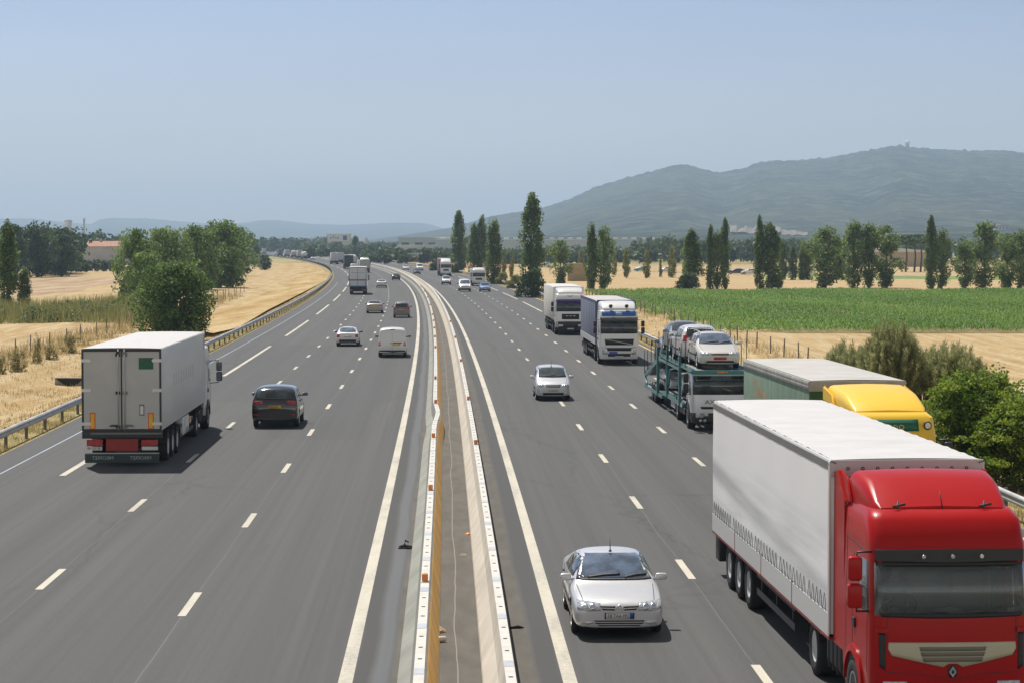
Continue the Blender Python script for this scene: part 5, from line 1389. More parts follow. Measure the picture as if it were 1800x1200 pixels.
# ------------------------------------------------------------------ car transporter with its load
def transporter():
    L = 20.6; off = 11.0; d0 = 87.4
    root = empty('car_transporter', label='car transporter with teal decks loaded with silver cars', cat='lorry', group='lorries coming towards the camera')
    place(root, 'R', d0, off, L); y = L / 2
    lv = [(.30, 1.17, .05, .2), (.50, 1.21, 0, .22), (.72, 1.22, 0, .24), (1.1, 1.225, .0, .24), (1.46, 1.225, .04, .2), (2.22, 1.21, .16, .2), (2.30, 1.20, .18, .2), (2.36, 1.12, .3, .2)]
    b, bv = cab(root, y, dict(levels=lv, col=P_SILVER2, bandmat={0: 1, 1: 1}, wsb=(4,), swb=(4,), len=1.9, archcol=BLACK))
    obj('bumper', patch(bv, *rect(-1.16, 1.16, .32, .68), 'y', 1, 12, 3, .03), DARK, b)
    for s in (1, -1):
        m = NB(); patch(bv, *circ(s * .86, .42, .06), 'y', 1, 6, 2, .04, m); patch(bv, *circ(s * .68, .42, .06), 'y', 1, 6, 2, .04, m); obj('fog_light', m, LAMP, b); obj('headlight', patch(bv, *rect(s * .75, s * 1.05, .54, .66), 'y', 1, 4, 2, .04), LAMP, b)
        lorry_mirror(b, y - .2, 1.95, s, BLACK, 1.33)
    obj('grille', patch(bv, [(-.82, .88), (.82, .88)], [(-.86, .98), (.86, .98)], 'y', 1, 8, 1, .012), BLACK, b)
    pl = obj('number_plate', patch(bv, *rect(.55, 1.05, .60, .76), 'y', 1, 2, 1, .045), PLATE_W, b)
    text('lettering', '2803', .13, INK, pl, (.8, y + .058, .68), (-1, 0, 0), (0, 0, 1), .8)
    text('lettering', 'TXVAXA', .26, simple('cab_lettering', (.12, .12, .14), .5), b, (.1, y + .012, 1.16), (-1, 0, 0), (0, 0, 1), 1.15)
    obj('dash_line', patch(bv, [(-.8, 1.52), (.8, 1.52)], [(-.75, 1.555), (.75, 1.555)], 'y', 1, 8, 1, .008), simple('dash_red', (.25, .04, .03), .5), b)
    # frame and lower bed
    chassis(root, -y + .4, y - .5, 'chassis', .55, .8)
    axle(root, 4.6, .48, .5, .95); axle(root, -5.2, .42, .4, .98); axle(root, -6.3, .42, .4, .98)
    def teal(name, fn):
        m = NB(); fn(m); return obj(name, m, P_TEAL, root)
    for s in (1, -1):
        sx = lambda a, c: (min(s * a, s * c), max(s * a, s * c))
        teal('upper_rail', lambda m: (bx(m, *sx(1.12, 1.24), -2.0, y - .02, 2.36, 2.50), bx(m, *sx(1.10, 1.26), -2.0, y - 4.4, 2.18, 2.30)))
        teal('ramp_rail', lambda m: prism(m, [(-2.05, 2.50), (-2.05, 2.24), (-9.6, 1.0), (-9.9, 1.02), (-9.9, 1.22)], 'x', *sx(1.10, 1.24)))
        for (yy, za, zb) in ((6.0, .7, 2.85), (1.0, .7, 2.95), (-3.2, .45, 2.75)):
            teal('post', lambda m: bx(m, *sx(1.17, 1.29), yy - .08, yy + .08, za, zb, .01, 1))
        teal('brace', lambda m: tube(m, [(s * 1.2, -9.7, 1.0), (s * 1.2, -8.6, .5)], .06, 6)); teal('brace', lambda m: tube(m, [(s * 1.2, 5.6, 2.3), (s * 1.2, 2.0, 2.0), (s * 1.2, 1.1, 1.2)], .05, 6))
        teal('lower_rail', lambda m: (bx(m, *sx(1.08, 1.25), -1.0, 7.0, .70, .86), bx(m, *sx(1.08, 1.25), -9.4, -1.3, .48, .62)))
        m = NB(); yy = -9.4; k = 0
        while yy < y - .3:
            zb = 2.45 if yy > -2 else 2.45 + (yy + 2.0) * .176
            m = NB(); tube(m, [(s * 1.27, yy, zb), (s * 1.27, yy + .02, zb + (.95 if k % 2 else 1.15))], .018, 5); obj('stake', m, BLACK, root); yy += 1.55 + (k % 3) * .25; k += 1
        m = NB(); bx(m, *sx(.98, 1.2), 5.6, 7.6, .45, .68); obj('side_locker', m, DARK, root); m = NB(); bx(m, *sx(.95, 1.2), 2.2, 3.9, .42, .68); obj('fuel_tank', m, STEEL, root)
    m = NB()
    for x in (-.72, .72):
        bx(m, x - .3, x + .3, -2.0, y - .1, 2.40, 2.44)
    k = -1.8
    while k < y: bx(m, -1.1, 1.1, k - .05, k + .05, 2.30, 2.395); k += 1.3
    obj('upper_deck', m, simple('worn_deck', (.20, .21, .20), .6, .3, vary=.35, scale=4), root)
    m = NB()
    for x in (-.72, .72): prism(m, [(-2.0, 2.44), (-2.0, 2.40), (-9.8, 1.03), (-9.8, 1.07)], 'x', x - .3, x + .3)
    obj('ramp', m, simple('worn_deck', (.2, .2, .2), .6), root)
    m = NB()
    for x in (-.72, .72): bx(m, x - .3, x + .3, -1.0, 7.0, .81, .855); bx(m, x - .3, x + .3, -9.4, -1.3, .58, .625)
    obj('lower_deck', m, simple('worn_deck', (.2, .2, .2), .6), root)
    teal('front_beam', lambda m: bx(m, -1.26, 1.26, y - .02, y + .12, 2.30, 2.46, .015, 1))
    m = NB(); bx(m, -.22, .22, y + .121, y + .135, 2.36, 2.42); obj('amber_strip', m, ORANGE_L, root)
    m = NB(); bx(m, -1.2, 1.2, -y + .3, -y + .5, .45, .62); obj('rear_bumper', m, DARK, root); m = NB(); bx(m, -1.15, -.75, -y + .28, -y + .3, .48, .6); bx(m, .75, 1.15, -y + .28, -y + .3, .48, .6); obj('tail_light', m, RED_L, root)
    # the load: each car is a thing of its own
    M0 = Matrix.Translation(root.location) @ Matrix.Rotation(root.rotation_euler.z, 4, 'Z')
    def load(kind, name, col, yc, z, flip, pitch, label, x=0, **kw):
        r = empty(name, label=label, cat='car', group='cars carried on the transporter'); car(kind, r, col, 2, **kw)
        M = M0 @ Matrix.Translation((x, yc, z)) @ Matrix.Rotation(pitch, 4, 'X') @ Matrix.Rotation(math.pi if flip else 0, 4, 'Z')
        r.location = M.to_translation(); r.rotation_euler = M.to_euler(); return r
    load('estate', 'estate_car', P_BEIGE, y - .55 - 2.35, 2.45, False, 0, 'beige white estate car with red number plate above the transporter cab', fplate=PLATE_R, ftxt='71 WW 38', glass=GLASSB)
    load('mpv', 'people_carrier', P_SILVER2, y - 5.1 - 2.1, 2.45, True, 0, 'pale silver people carrier facing backwards on the upper deck behind the estate car', x=.25, L=4.15, tl=[(.60, .80, .92, 1.2, -.03)], fplate=PLATE_W, rplate=PLATE_W)
    load('hatch', 'hatchback_car', P_GREY, y - 10.3 - 1.8, 2.60, False, 0, 'grey hatchback at the rear end of the upper deck, highest car on the transporter', x=.15, fplate=PLATE_W)
    load('hatch', 'hatchback_car', P_GREY, -6.1, 1.85, False, .174, 'grey hatchback tilted nose up on the sloping rear ramp of the transporter', x=.12, fplate=PLATE_W)
    load('hatch', 'hatchback_car', P_SILVER2, 4.3, .87, True, 0, 'silver hatchback on the lower deck just behind the transporter cab', fplate=PLATE_W)
    load('sedan', 'saloon_car', P_SILVER, -4.6, .63, False, 0, 'silver saloon on the lower deck under the sloping ramp', fplate=PLATE_W)
transporter()

# ------------------------------------------------------------------ cars on the road
A = 'cars driving away on the left carriageway'; O = 'cars coming towards the camera'
r_, b_, bv_, sp_ = car_thing('sedan', 'saloon_car', 'R', 41.2, 3.12, P_SILVER, 'silver saloon nearest the camera, in the lane beside the red lorry', O, fplate=None, glass=GLASSB, antenna=(2.38, 1.375))
# maker's double chevron and the number plate with its blue band
m = NB()
for zz in (.60, .572):
    strip(bv_, [(-.065, zz), (0, zz + .05), (.065, zz)], .02, 'y', 1, m, .016)
obj('emblem', m, CHROME, r_)
pl = plate(r_, bv_, 1, .455, PLATE_W, '199 AAT 83')
m = NB(); patch(bv_, *rect(-.26, -.20, .402, .508), 'y', 1, 1, 1, .026, m); obj('blue_band', m, EU_BLUE, pl)
m = NB(); patch(bv_, *rect(-.285, .285, .395, .515), 'y', 1, 2, 1, .012, m); obj('plate_holder', m, DARK, r_)
m = NB(); patch(bv_, [(-.68, 1.03), (-.63, 1.03)], [(-.655, 1.10), (-.61, 1.10)], 'y', 1, 1, 1, .009, m); obj('windscreen_sticker', m, simple('sticker_green', (.35, .55, .42), .5), r_)
car_thing('mpv', 'people_carrier', 'R', 104, 5.05, paint('bright_silver', (.62, .63, .66), .35, .28, .2), 'silver people carrier straddling the dashed line ahead of the transporter', O, fplate=PLATE_W, ftxt='418 BCK 13')
car_thing('suv', 'off_road_car', 'L', 88.6, -7.2, P_BLACK, 'black off-road car with yellow number plate beside the refrigerated lorry', A, rtxt='47 RL NX', railmat=DARK)
car_thing('hatch', 'hatchback_car', 'L', 158.8, -7.05, P_WHITE, 'white hatchback with black rear bumper left of the white van', A, rtxt=None, rglass=GLASSB, mirmat=BLACK)
v, vb, vbv, vsp = car_thing('van', 'delivery_van', 'L', 143.6, -3.5, P_WHITE, 'white windowless panel van with yellow plate in the lane beside the median', A, cat='van', rpx=.28)
m = NB(); patch(vbv, *rect(.05, .62, .93, .985), 'y', -1, 4, 1, .02, m); obj('door_grip', m, BLACK, v)
m = NB(); patch(vbv, *circ(-.08, .93, .045), 'y', -1, 5, 2, .015, m); obj('emblem', m, GREYBAND, v)
m = NB(); strip(vbv, [(0, .55), (0, 1.78)], .012, 'y', -1, m, .004); obj('door_gap', m, GREYBAND, v)
m = NB(); patch(vbv, *rect(-.2, .2, 1.80, 1.84), 'y', -1, 4, 1, .02, m); obj('brake_light', m, RED_L, v)
car_thing('sedan', 'saloon_car', 'L', 233, -6.65, P_TAN, 'champagne saloon with yellow plate left of the brown people carrier', A, rplate=PLATE_Y, tl=[(.38, .82, .80, .90, -.02)], rdark=[])
car_thing('mpv', 'people_carrier', 'L', 219, -3.65, P_BROWN, 'grey brown people carrier with dark rear window ahead of the white van', A, rplate=PLATE_Y)
car_thing('sedan', 'saloon_car', 'L', 366, -6.7, P_WHITE, 'white saloon beside the big white lorry on the left carriageway', A)
car_thing('hatch', 'hatchback_car', 'L', 438, -3.2, P_DBLUE, 'dark hatchback close to the median where the road bends left', A)
car_thing('hatch', 'hatchback_car', 'R', 336, 9.4, P_BLUE, 'light blue car in front of the second oncoming lorry by the poplars', O, fplate=PLATE_W)
car_thing('van', 'delivery_van', 'R', 336, 6.25, P_WHITE, 'oncoming white van beside the light blue car', O, cat='van', fplate=PLATE_W, sw=CARS['van']['sw'], glass=GLASSB, bumper=BLACK, bz=.5)
car_thing('mpv', 'people_carrier', 'R', 392, 5.2, P_SILVER2, 'silver car left of the oncoming white van, ahead of a lorry', O, fplate=PLATE_W, bumper=BLACK, bz=.5)
car_thing('hatch', 'hatchback_car', 'R', 523, 4.1, P_DBLUE, 'oncoming dark blue car below the far white van', O, detail=1)
car_thing('sedan', 'saloon_car', 'R', 602, 4.8, P_SILVER2, 'oncoming pale car nearest the median at the bend', O, detail=1, glass=GLASSB)
car_thing('van', 'delivery_van', 'R', 590, 8.0, P_WHITE, 'far oncoming white van at the bend beside the brown field', O, 1, 'van')
car_thing('sedan', 'saloon_car', 'L', 960, -9.7, P_SILVER2, 'pale car far away left of the far white lorry', A, detail=1)
car_thing('hatch', 'hatchback_car', 'L', 1035, -8.7, P_REDCAR, 'small red car in the far bend', A, detail=1)
car_thing('hatch', 'hatchback_car', 'L', 1085, -5.5, P_DBLUE, 'dark car in the far bend beside the tank lorry', A, detail=1)
car_thing('van', 'delivery_van', 'L', 1290, -9.5, P_WHITE, 'white van in the far queue of lorries', A, 1, 'van')
car_thing('van', 'delivery_van', 'L', 585, -10.2, P_WHITE, 'white van with rounded roof hidden behind the big white lorry', A, 1, 'van')

# ------------------------------------------------------------------ lorries further away
OUT = 'lorries driving away in the outer lane'; ONC = 'lorries coming towards the camera'
def plain(name, side, d, off, label, cabc, boxc, roof, L=16.5, z=4.0, **kw):
    return generic_lorry(name, side, d, off, label, OUT if side == 'L' else ONC, cabc, boxc, roof, L, z, **kw)
WBOX = simple('pale_grey_box', (.50, .51, .53), .5, vary=.08)
r, b, bv, bb, y, yr, yf = plain('box_lorry', 'L', 317, -10.15, 'white lorry with blue stripe and orange corner markers, seen from behind', P_WHITE, simple('white_rear', (.58, .60, .63), .5, vary=.06), ROOFW, 12.5, 4.05)
m = NB(); bx(m, -1.29, 1.29, yr - .03, yr - .0215, 2.05, 2.22); obj('blue_stripe', m, simple('stripe_blue', (.04, .12, .24), .5), bb)
m = NB(); bx(m, -1.29, 1.29, yr - .03, yr - .0215, 1.12, 1.28); obj('lower_stripe', m, simple('stripe_blue', (.04, .12, .24), .5), bb)
m = NB(); bx(m, -1.0, 1.0, yr - .028, yr - .0215, 3.2, 3.24); obj('door_seam', m, GREYBAND, bb)
for s in (1, -1):
    m = NB(); bx(m, min(s * 1.1, s * 1.24), max(s * 1.1, s * 1.24), yr - .034, yr - .0305, 1.35, 1.95); obj('marker_board', m, simple('board_red_orange', (.7, .1, .02), .45), bb)
plain('dark_lorry', 'L', 631, -10.4, 'dark lorry with pale roof edge, middle of the far queue', P_DBLUE, P_CHARCOAL, ROOFW)
plain('box_lorry', 'L', 765, -10.3, 'grey white lorry ahead of the dark lorry', P_WHITE, WBOX, ROOFW)
plain('box_truck', 'L', 548, -8.0, 'small grey box truck partly hidden by the white lorry with blue stripe', P_WHITE, simple('box_grey', (.42, .42, .40), .5), ROOFG, 8.0, 3.3)
plain('box_truck', 'L', 700, -6.8, 'pale van body truck right of the dark lorry', P_WHITE, WBOX, ROOFW, 8.0, 3.1)
plain('blue_lorry', 'L', 800, -6.7, 'white and blue lorry passing the far dark lorry', P_BLUE, simple('blue_white_box', (.45, .5, .62), .5), ROOFW, 14, 4.0)
plain('curtain_lorry', 'L', 1050, -10.3, 'far lorry with blue side behind the tank lorry', P_WHITE, simple('rust_white', (.5, .45, .43), .5), ROOFW)
plain('box_lorry', 'L', 1165, -10.2, 'white box lorry far away, left of the white box truck', P_WHITE, WBOX, ROOFW, 12)
plain('box_truck', 'L', 1110, -10.0, 'low white truck between two far lorries', P_WHITE, WBOX, ROOFW, 8, 3.0)
plain('green_lorry', 'L', 1230, -10.2, 'dark green lorry far away in the queue', P_WHITE, simple('green_box', (.09, .14, .13), .5), ROOFG, 14)
plain('box_lorry', 'L', 1420, -10.2, 'most distant white lorry of the far queue', P_WHITE, WBOX, ROOFW, 12)
# tank lorry
def tank_lorry():
    L = 14; root = empty('tank_lorry', label='tank lorry with rounded white tank in the far bend', cat='lorry', group=OUT); place(root, 'L', 1020, -9.9, L); y = L / 2; yr = -y
    cab(root, y, dict(levels=LV_STD, col=P_WHITE, bandmat={0: 1}, wsb=(4,), swb=(4,), archcol=BLACK)); tractor_under(root, y); trailer_under(root, yr, y - 2.8)
    m = NB(); lathe(m, [(yr, .3), (yr + .15, .9), (yr + .5, 1.12), (y - 3.2, 1.12), (y - 2.9, .9), (y - 2.8, .3)], 'y', 24, (0, 0, 2.3)); obj('tank', m, P_LWHITE, root)
    m = NB(); bx(m, -.3, .3, yr + 1, y - 4, 3.4, 3.5); obj('walkway', m, STEEL, root); rear_bumper(root, yr)
tank_lorry()
plain('box_lorry', 'R', 380, 10.45, 'white oncoming lorry close behind the light blue car', P_WHITE, WBOX, ROOFW, 8.5, 3.5)[0].scale = (.93, .93, .86)
plain('curtain_lorry', 'R', 490, 9.3, 'white cab lorry with dark red trailer beside the poplars', P_WHITE, simple('dull_red_trailer', (.22, .10, .10), .6), ROOFW)

# ------------------------------------------------------------------ foliage
def leaf_mat(name, dark, mid, light, trans=.28):
    t = NT(name)
    a = t.n('ShaderNodeAttribute'); a.attribute_name = 'tone'
    f = t.noise(.7, 3, t.coord('Object'))
    k = t.math('ADD', a.outputs['Fac'], t.math('MULTIPLY', t.math('SUBTRACT', f, .5), .6))
    c = t.ramp(k, [(.15, dark), (.5, mid), (.88, light)])
    t.col(c); t.set(.6, 0, .25)
    tr = t.n('ShaderNodeBsdfTranslucent'); t.l(c, tr.inputs[0])
    mx = t.n('ShaderNodeMixShader'); mx.inputs[0].default_value = trans
    t.l(t.p.outputs[0], mx.inputs[1]); t.l(tr.outputs[0], mx.inputs[2]); t.l(mx.outputs[0], t.out.inputs[0]); return t.m
LF_POP = leaf_mat('poplar_leaves', (.065, .115, .035), (.14, .21, .065), (.25, .33, .115), .5)
LF_LOOSE = leaf_mat('loose_poplar_leaves', (.09, .15, .048), (.175, .25, .085), (.30, .38, .145), .5)
LF_YEL = leaf_mat('yellowing_leaves', (.15, .18, .035), (.26, .28, .065), (.38, .38, .12))
LF_BROAD = leaf_mat('broad_leaves', (.08, .14, .042), (.16, .25, .075), (.28, .37, .12), .45)
LF_DARK = leaf_mat('dark_leaves', (0.033, 0.062, 0.027), (0.065, 0.110, 0.045), (0.112, 0.163, 0.069), .3)
LF_SHRUB = leaf_mat('shrub_leaves', (.06, .115, .015), (.15, .23, .026), (.31, .39, .05), .46)
LF_BROOM = leaf_mat('broom_needles', (.15, .175, .07), (.28, .30, .125), (.46, .46, .23), .48)
LF_WEED = leaf_mat('weeds', (0.125, 0.150, 0.050), (0.250, 0.263, 0.094), (0.413, 0.388, 0.163))
LF_CORN = leaf_mat('corn_leaves', (.052, .125, .010), (.105, .215, .018), (.19, .32, .045), .35)
LF_STRAW = leaf_mat('straw_blades', (.22, .19, .07), (.44, .34, .15), (.60, .48, .25), .25)
LF_FAR = leaf_mat('far_wood_leaves', (0.044, 0.075, 0.035), (0.085, 0.131, 0.056), (0.144, 0.194, 0.081), .25)
BARK = simple('bark', (.11, .085, .06), .9, vary=.3, scale=3)
def rdir(n, rng):
    v = rng.normal(size=(n, 3)); return v / np.linalg.norm(v, axis=1)[:, None]
def leaf_quads(P, N, size, rng, asp=.62, jit=.35):
    n = len(P)
    t = rdir(n, rng); t -= N * np.sum(t * N, 1)[:, None]; t /= np.linalg.norm(t, axis=1)[:, None] + 1e-9
    b = np.cross(N, t); s = (size * rng.uniform(1 - jit, 1 + jit, n))[:, None]
    return np.stack([P - t * s, P - b * s * asp + t * s * .1, P + t * s, P + b * s * asp + t * s * .1], 1)
def clump_cloud(cent, rad, per, size, rng, tone_c=None):
    """cent (m,3), rad (m,3); leaves sit mostly in the outer shell of each clump"""
    m = len(cent); idx = np.repeat(np.arange(m), per); n = len(idx)
    d = rdir(n, rng); r = rng.uniform(.35, 1.08, n) ** .6
    P = cent[idx] + d * rad[idx] * r[:, None]
    N = d * .55 + rdir(n, rng) * .8; N[:, 2] += .25; N /= np.linalg.norm(N, axis=1)[:, None]
    tc = (rng.uniform(.25, .75, m) if tone_c is None else tone_c)[idx]
    return leaf_quads(P, N, size, rng), np.clip(tc + rng.normal(0, .13, n), 0, 1)
def crown(kind, H, R, seed, per=42, size=.26, M=95):
    rng = np.random.default_rng(seed); C_ = []; Rr = []
    for i in range(M):
        if kind == 'column':
            t = rng.uniform(.04, .99); pr = min(1, (t / .16) ** .5) * (1 - max(0, (t - .2) / .82) ** 2.5) ** .7
            a = rng.uniform(0, 2 * math.pi); rr = R * pr * rng.uniform(.35, 1.0) * (1 + .22 * math.sin(3 * a + seed + t * 9))
            C_.append((rr * math.cos(a), rr * math.sin(a), t * H)); k = R * rng.uniform(.22, .40); Rr.append((k, k, k * 1.9))
        elif kind == 'loose':
            t = rng.uniform(.05, .98); pr = (.45 + .55 * min(1, max(0, (t - .12) / .35))) * (1 - max(0, (t - .6) / .42) ** 2.2) ** .6
            lob = 1 + .35 * math.sin(2 * math.pi * t * 2.3 + seed); a = rng.uniform(0, 2 * math.pi)
            rr = R * pr * lob * rng.uniform(.2, 1.05); C_.append((rr * math.cos(a), rr * math.sin(a), t * H)); k = R * rng.uniform(.20, .42); Rr.append((k, k, k * 1.05))
        elif kind == 'broad':
            a = rng.uniform(0, 2 * math.pi); t = rng.uniform(.08, .93)
            pr = math.sin(math.pi * min(.98, t * .88 + .10)) ** .6; rr = R * pr * rng.uniform(.25, 1.05) * (1 + .2 * math.sin(3 * a + seed))
            C_.append((rr * math.cos(a), rr * math.sin(a), t * H)); k = R * rng.uniform(.16, .34); Rr.append((k, k, k * .85))
        else:   # bush
            a = rng.uniform(0, 2 * math.pi); t = rng.uniform(.03, .95); pr = (1 - t ** 2.2) ** .5; rr = R * pr * rng.uniform(.2, 1.0) * (1 + .18 * math.sin(4 * a + seed))
            C_.append((rr * math.cos(a), rr * math.sin(a), t * H)); k = R * rng.uniform(.14, .3); Rr.append((k, k, k * .8))
    return clump_cloud(np.array(C_), np.array(Rr), per, size, rng) + (C_,)
def trunk_mesh(H, r, limbs, seed):
    rr = random.Random(seed); b = NB(); top = .8 * H
    pts = [(rr.uniform(-.1, .1) * i * .3, rr.uniform(-.1, .1) * i * .3, top * i / 5 - (.2 if i == 0 else 0)) for i in range(6)]
    tube(b, pts, [r, r * .8, r * .65, r * .5, r * .34, r * .12], 8)
    for (x, y, z) in limbs:
        k = min(4, max(1, int(z / top * 5) - 1)); p = Vector(pts[k]); tube(b, [p, p.lerp(Vector((x, y, z)), .5) + Vector((0, 0, -.1 * H * .2)), (x, y, z)], [r * .4, r * .25, r * .06], 5)
    me = bpy.data.meshes.new('trunk'); b.to_mesh(me); b.free(); me.materials.append(BARK); return me
_trees = {}
def tree_kind(key, kind, H, R, mat, seed, **kw):
    Q, T, cs = crown(kind, H, R, seed, **kw); me = quads_mesh('crown', Q, T); me.materials.append(mat)
    rr = random.Random(seed); tm = trunk_mesh(H, R * (.11 if kind != 'column' else .16), rr.sample(cs, min(14, len(cs))), seed)
    _trees[key] = (me, tm, H, R)
def tree(key, name, loc, H, W, label, group=None, rz=0, cat='tree'):
    me, tm, h0, r0 = _trees[key]; root = empty(name, loc, rz, label, cat, group); root.scale = (W / (2 * r0), W / (2 * r0), H / h0)
    link(bpy.data.objects.new('trunk', tm), root); link(bpy.data.objects.new('crown', me), root); return root
for i in range(4): tree_kind('pop%d' % i, 'column', 13, 1.9, LF_POP, 20 + i, per=46, size=.21, M=120)
for i in range(4): tree_kind('loose%d' % i, 'loose', 10.5, 2.6, LF_LOOSE, 40 + i, per=44, size=.20, M=105)
for i in range(2): tree_kind('yel%d' % i, 'column', 6, 1.0, LF_YEL, 60 + i, per=34, size=.16, M=60)
for i in range(4): tree_kind('broad%d' % i, 'broad', 10, 4.6, LF_BROAD, 70 + i, per=60, size=.22, M=150)
for i in range(2): tree_kind('dark%d' % i, 'broad', 13, 5, LF_DARK, 80 + i, per=48, size=.30, M=120)
tree_kind('near', 'broad', 6.4, 3.3, leaf_mat('glossy_tree_leaves', (.045, .09, .022), (.10, .18, .042), (.19, .28, .075), .4), 91, per=95, size=.115, M=190)
tree_kind('bushA', 'bush', 3, 2, LF_DARK, 95, per=50, size=.14, M=80)
tree_kind('bushB', 'bush', 2, 1.6, LF_WEED, 96, per=60, size=.11, M=60)
RR = random.Random(5)
def tree_px(key, name, px, pyb, pyt, wpx, label, group=None, ybase=None):
    """a tree whose foot stands where the photograph shows it"""
    p = G(px, pyb); d = p.y; H = (pyb - pyt) * d / FPX; W = wpx * d / FPX * ((1.36 if pyb > 505 and pyt > 380 else 1.08) if name == 'poplar' else 1.0)
    return tree(key, name, (p.x, p.y, -.05), H, W, label, group, RR.uniform(0, 6.28))
PG = 'poplars along the field edge'
for k, (key, px, b, t, w, lab) in enumerate([
    ('pop0', 806, 480, 375, 26, 'dark poplar leftmost of the roadside group beyond the guard rail'),
    ('pop1', 833, 484, 398, 21, 'shorter half of the twin poplars, second from the left at the roadside'),
    ('pop3', 847, 484, 383, 20, 'taller half of the twin poplars leaning right at the roadside'),
    ('pop2', 868, 499, 387, 27, 'slim pointed poplar just left of the two yellowing saplings'),
    ('pop0', 934, 508, 346, 40, 'tallest poplar of all, dark, with bushes at its foot beside the guard rail'),
    ('loose0', 986, 503, 422, 36, 'lower rounded poplar between the tallest poplar and the straw bales'),
    ('pop2', 1040, 510, 394, 16, 'narrow dark spire rising from the left side of a rounder tree by the bales'),
    ('pop1', 1216, 508, 408, 27, 'broad pale poplar at the left of the four-tree clump beyond the corn'),
    ('pop3', 1249, 508, 399, 12, 'thin dark spire in the middle of the four-tree clump beyond the corn'),
    ('loose1', 1261, 508, 412, 24, 'rounder tree between two dark spires of the four-tree clump'),
    ('pop0', 1274, 508, 388, 13, 'tallest dark spire at the right end of the four-tree clump'),
    ('pop1', 1335, 508, 386, 15, 'dark spire on the left of a paler poplar, with a yellow sapling at its right'),
    ('pop3', 1352, 508, 396, 32, 'pale broad poplar right of a dark spire, beside a yellow sapling'),
    ('loose2', 1449, 507, 402, 52, 'single wide poplar with lobed crown standing between two pairs'),
    ('loose3', 1500, 506, 392, 36, 'leftmost of the three crowns standing close together beyond the corn'),
    ('loose1', 1527, 506, 398, 32, 'middle crown of the three standing close together beyond the corn'),
    ('loose0', 1558, 506, 396, 40, 'rightmost of the three crowns standing close together, white roof behind it'),
    ('pop0', 1637, 508, 384, 17, 'dark spire of the pair left of the two lower trees at the right'),
    ('loose2', 1655, 508, 406, 26, 'paler rounded partner of the dark spire at the right'),
    ('loose3', 1696, 508, 428, 30, 'lowest of the poplars at the right, left of a tall lobed one'),
    ('loose1', 1730, 507, 395, 44, 'tall lobed poplar between the lowest one and the last pair at the right'),
    ('loose0', 1770, 510, 410, 32, 'left tree of the last pair at the right edge'),
    ('loose3', 1793, 510, 408, 30, 'right tree of the last pair at the right edge')]):
    tree_px(key, 'poplar', px, b, t, w, lab, PG)
tree_px('loose2', 'broadleaf_tree', 1061, 510, 402, 40, 'round crowned tree with a dark spire at its left, beside the straw bales', PG)
YG = 'yellowing saplings in the stubble'
for k, (px, b, t, w, lab) in enumerate([
    (886, 489, 442, 9, 'left of the two yellowing saplings beside the slim pointed poplar'), (899, 488, 443, 8, 'right of the two yellowing saplings beside the slim pointed poplar'),
    (1022, 475, 441, 13, 'yellowing sapling standing behind the straw bales'), (1080, 484, 440, 9, 'yellowing sapling half hidden behind the round crowned tree'),
    (1101, 489, 439, 14, 'yellowing sapling right of the round crowned tree'), (1137, 489, 443, 13, 'yellowing sapling left of a thin dead one in the stubble'),
    (1161, 488, 454, 6, 'thin dead sapling standing in the stubble'), (1181, 488, 436, 15, 'yellowing sapling left of the four-tree clump'), (1206, 500, 428, 14, 'yellow green sapling touching the four-tree clump'),
    (1371, 508, 480, 10, 'small yellow bush sapling at the foot of the pale broad poplar')]):
    tree_px('yel%d' % (k % 2), 'sapling', px, b, t, w, lab, YG)
# second, smaller row further back
for k, px in enumerate((1375, 1393, 1410, 1422, 1470, 1480)):
    tree_px('pop%d' % (k % 4), 'poplar', px, 492, 428 + (k * 7) % 9, 16, 'small dark poplar in the row behind, seen between the big poplars', 'small poplars of the back row')
# bushes along the right guard rail
for (px, b, t, w, key, lab) in ((936, 523, 474, 52, 'bushA', 'big dark bush at the foot of the tallest poplar'), (905, 507, 484, 34, 'bushB', 'olive bush left of the tallest poplar by the guard rail'), (882, 500, 480, 26, 'bushB', 'low olive bush below the two yellowing saplings'), (792, 480, 466, 26, 'bushB', 'low bush at the foot of the leftmost roadside poplar'), (765, 476, 461, 24, 'bushA', 'round bush beside the brown bank at the bend'), (1210, 510, 480, 44, 'bushA', 'spreading bush at the foot of the four-tree clump')):
    tree_px(key, 'bush', px, b, t, w, lab, 'bushes beside the right guard rail')
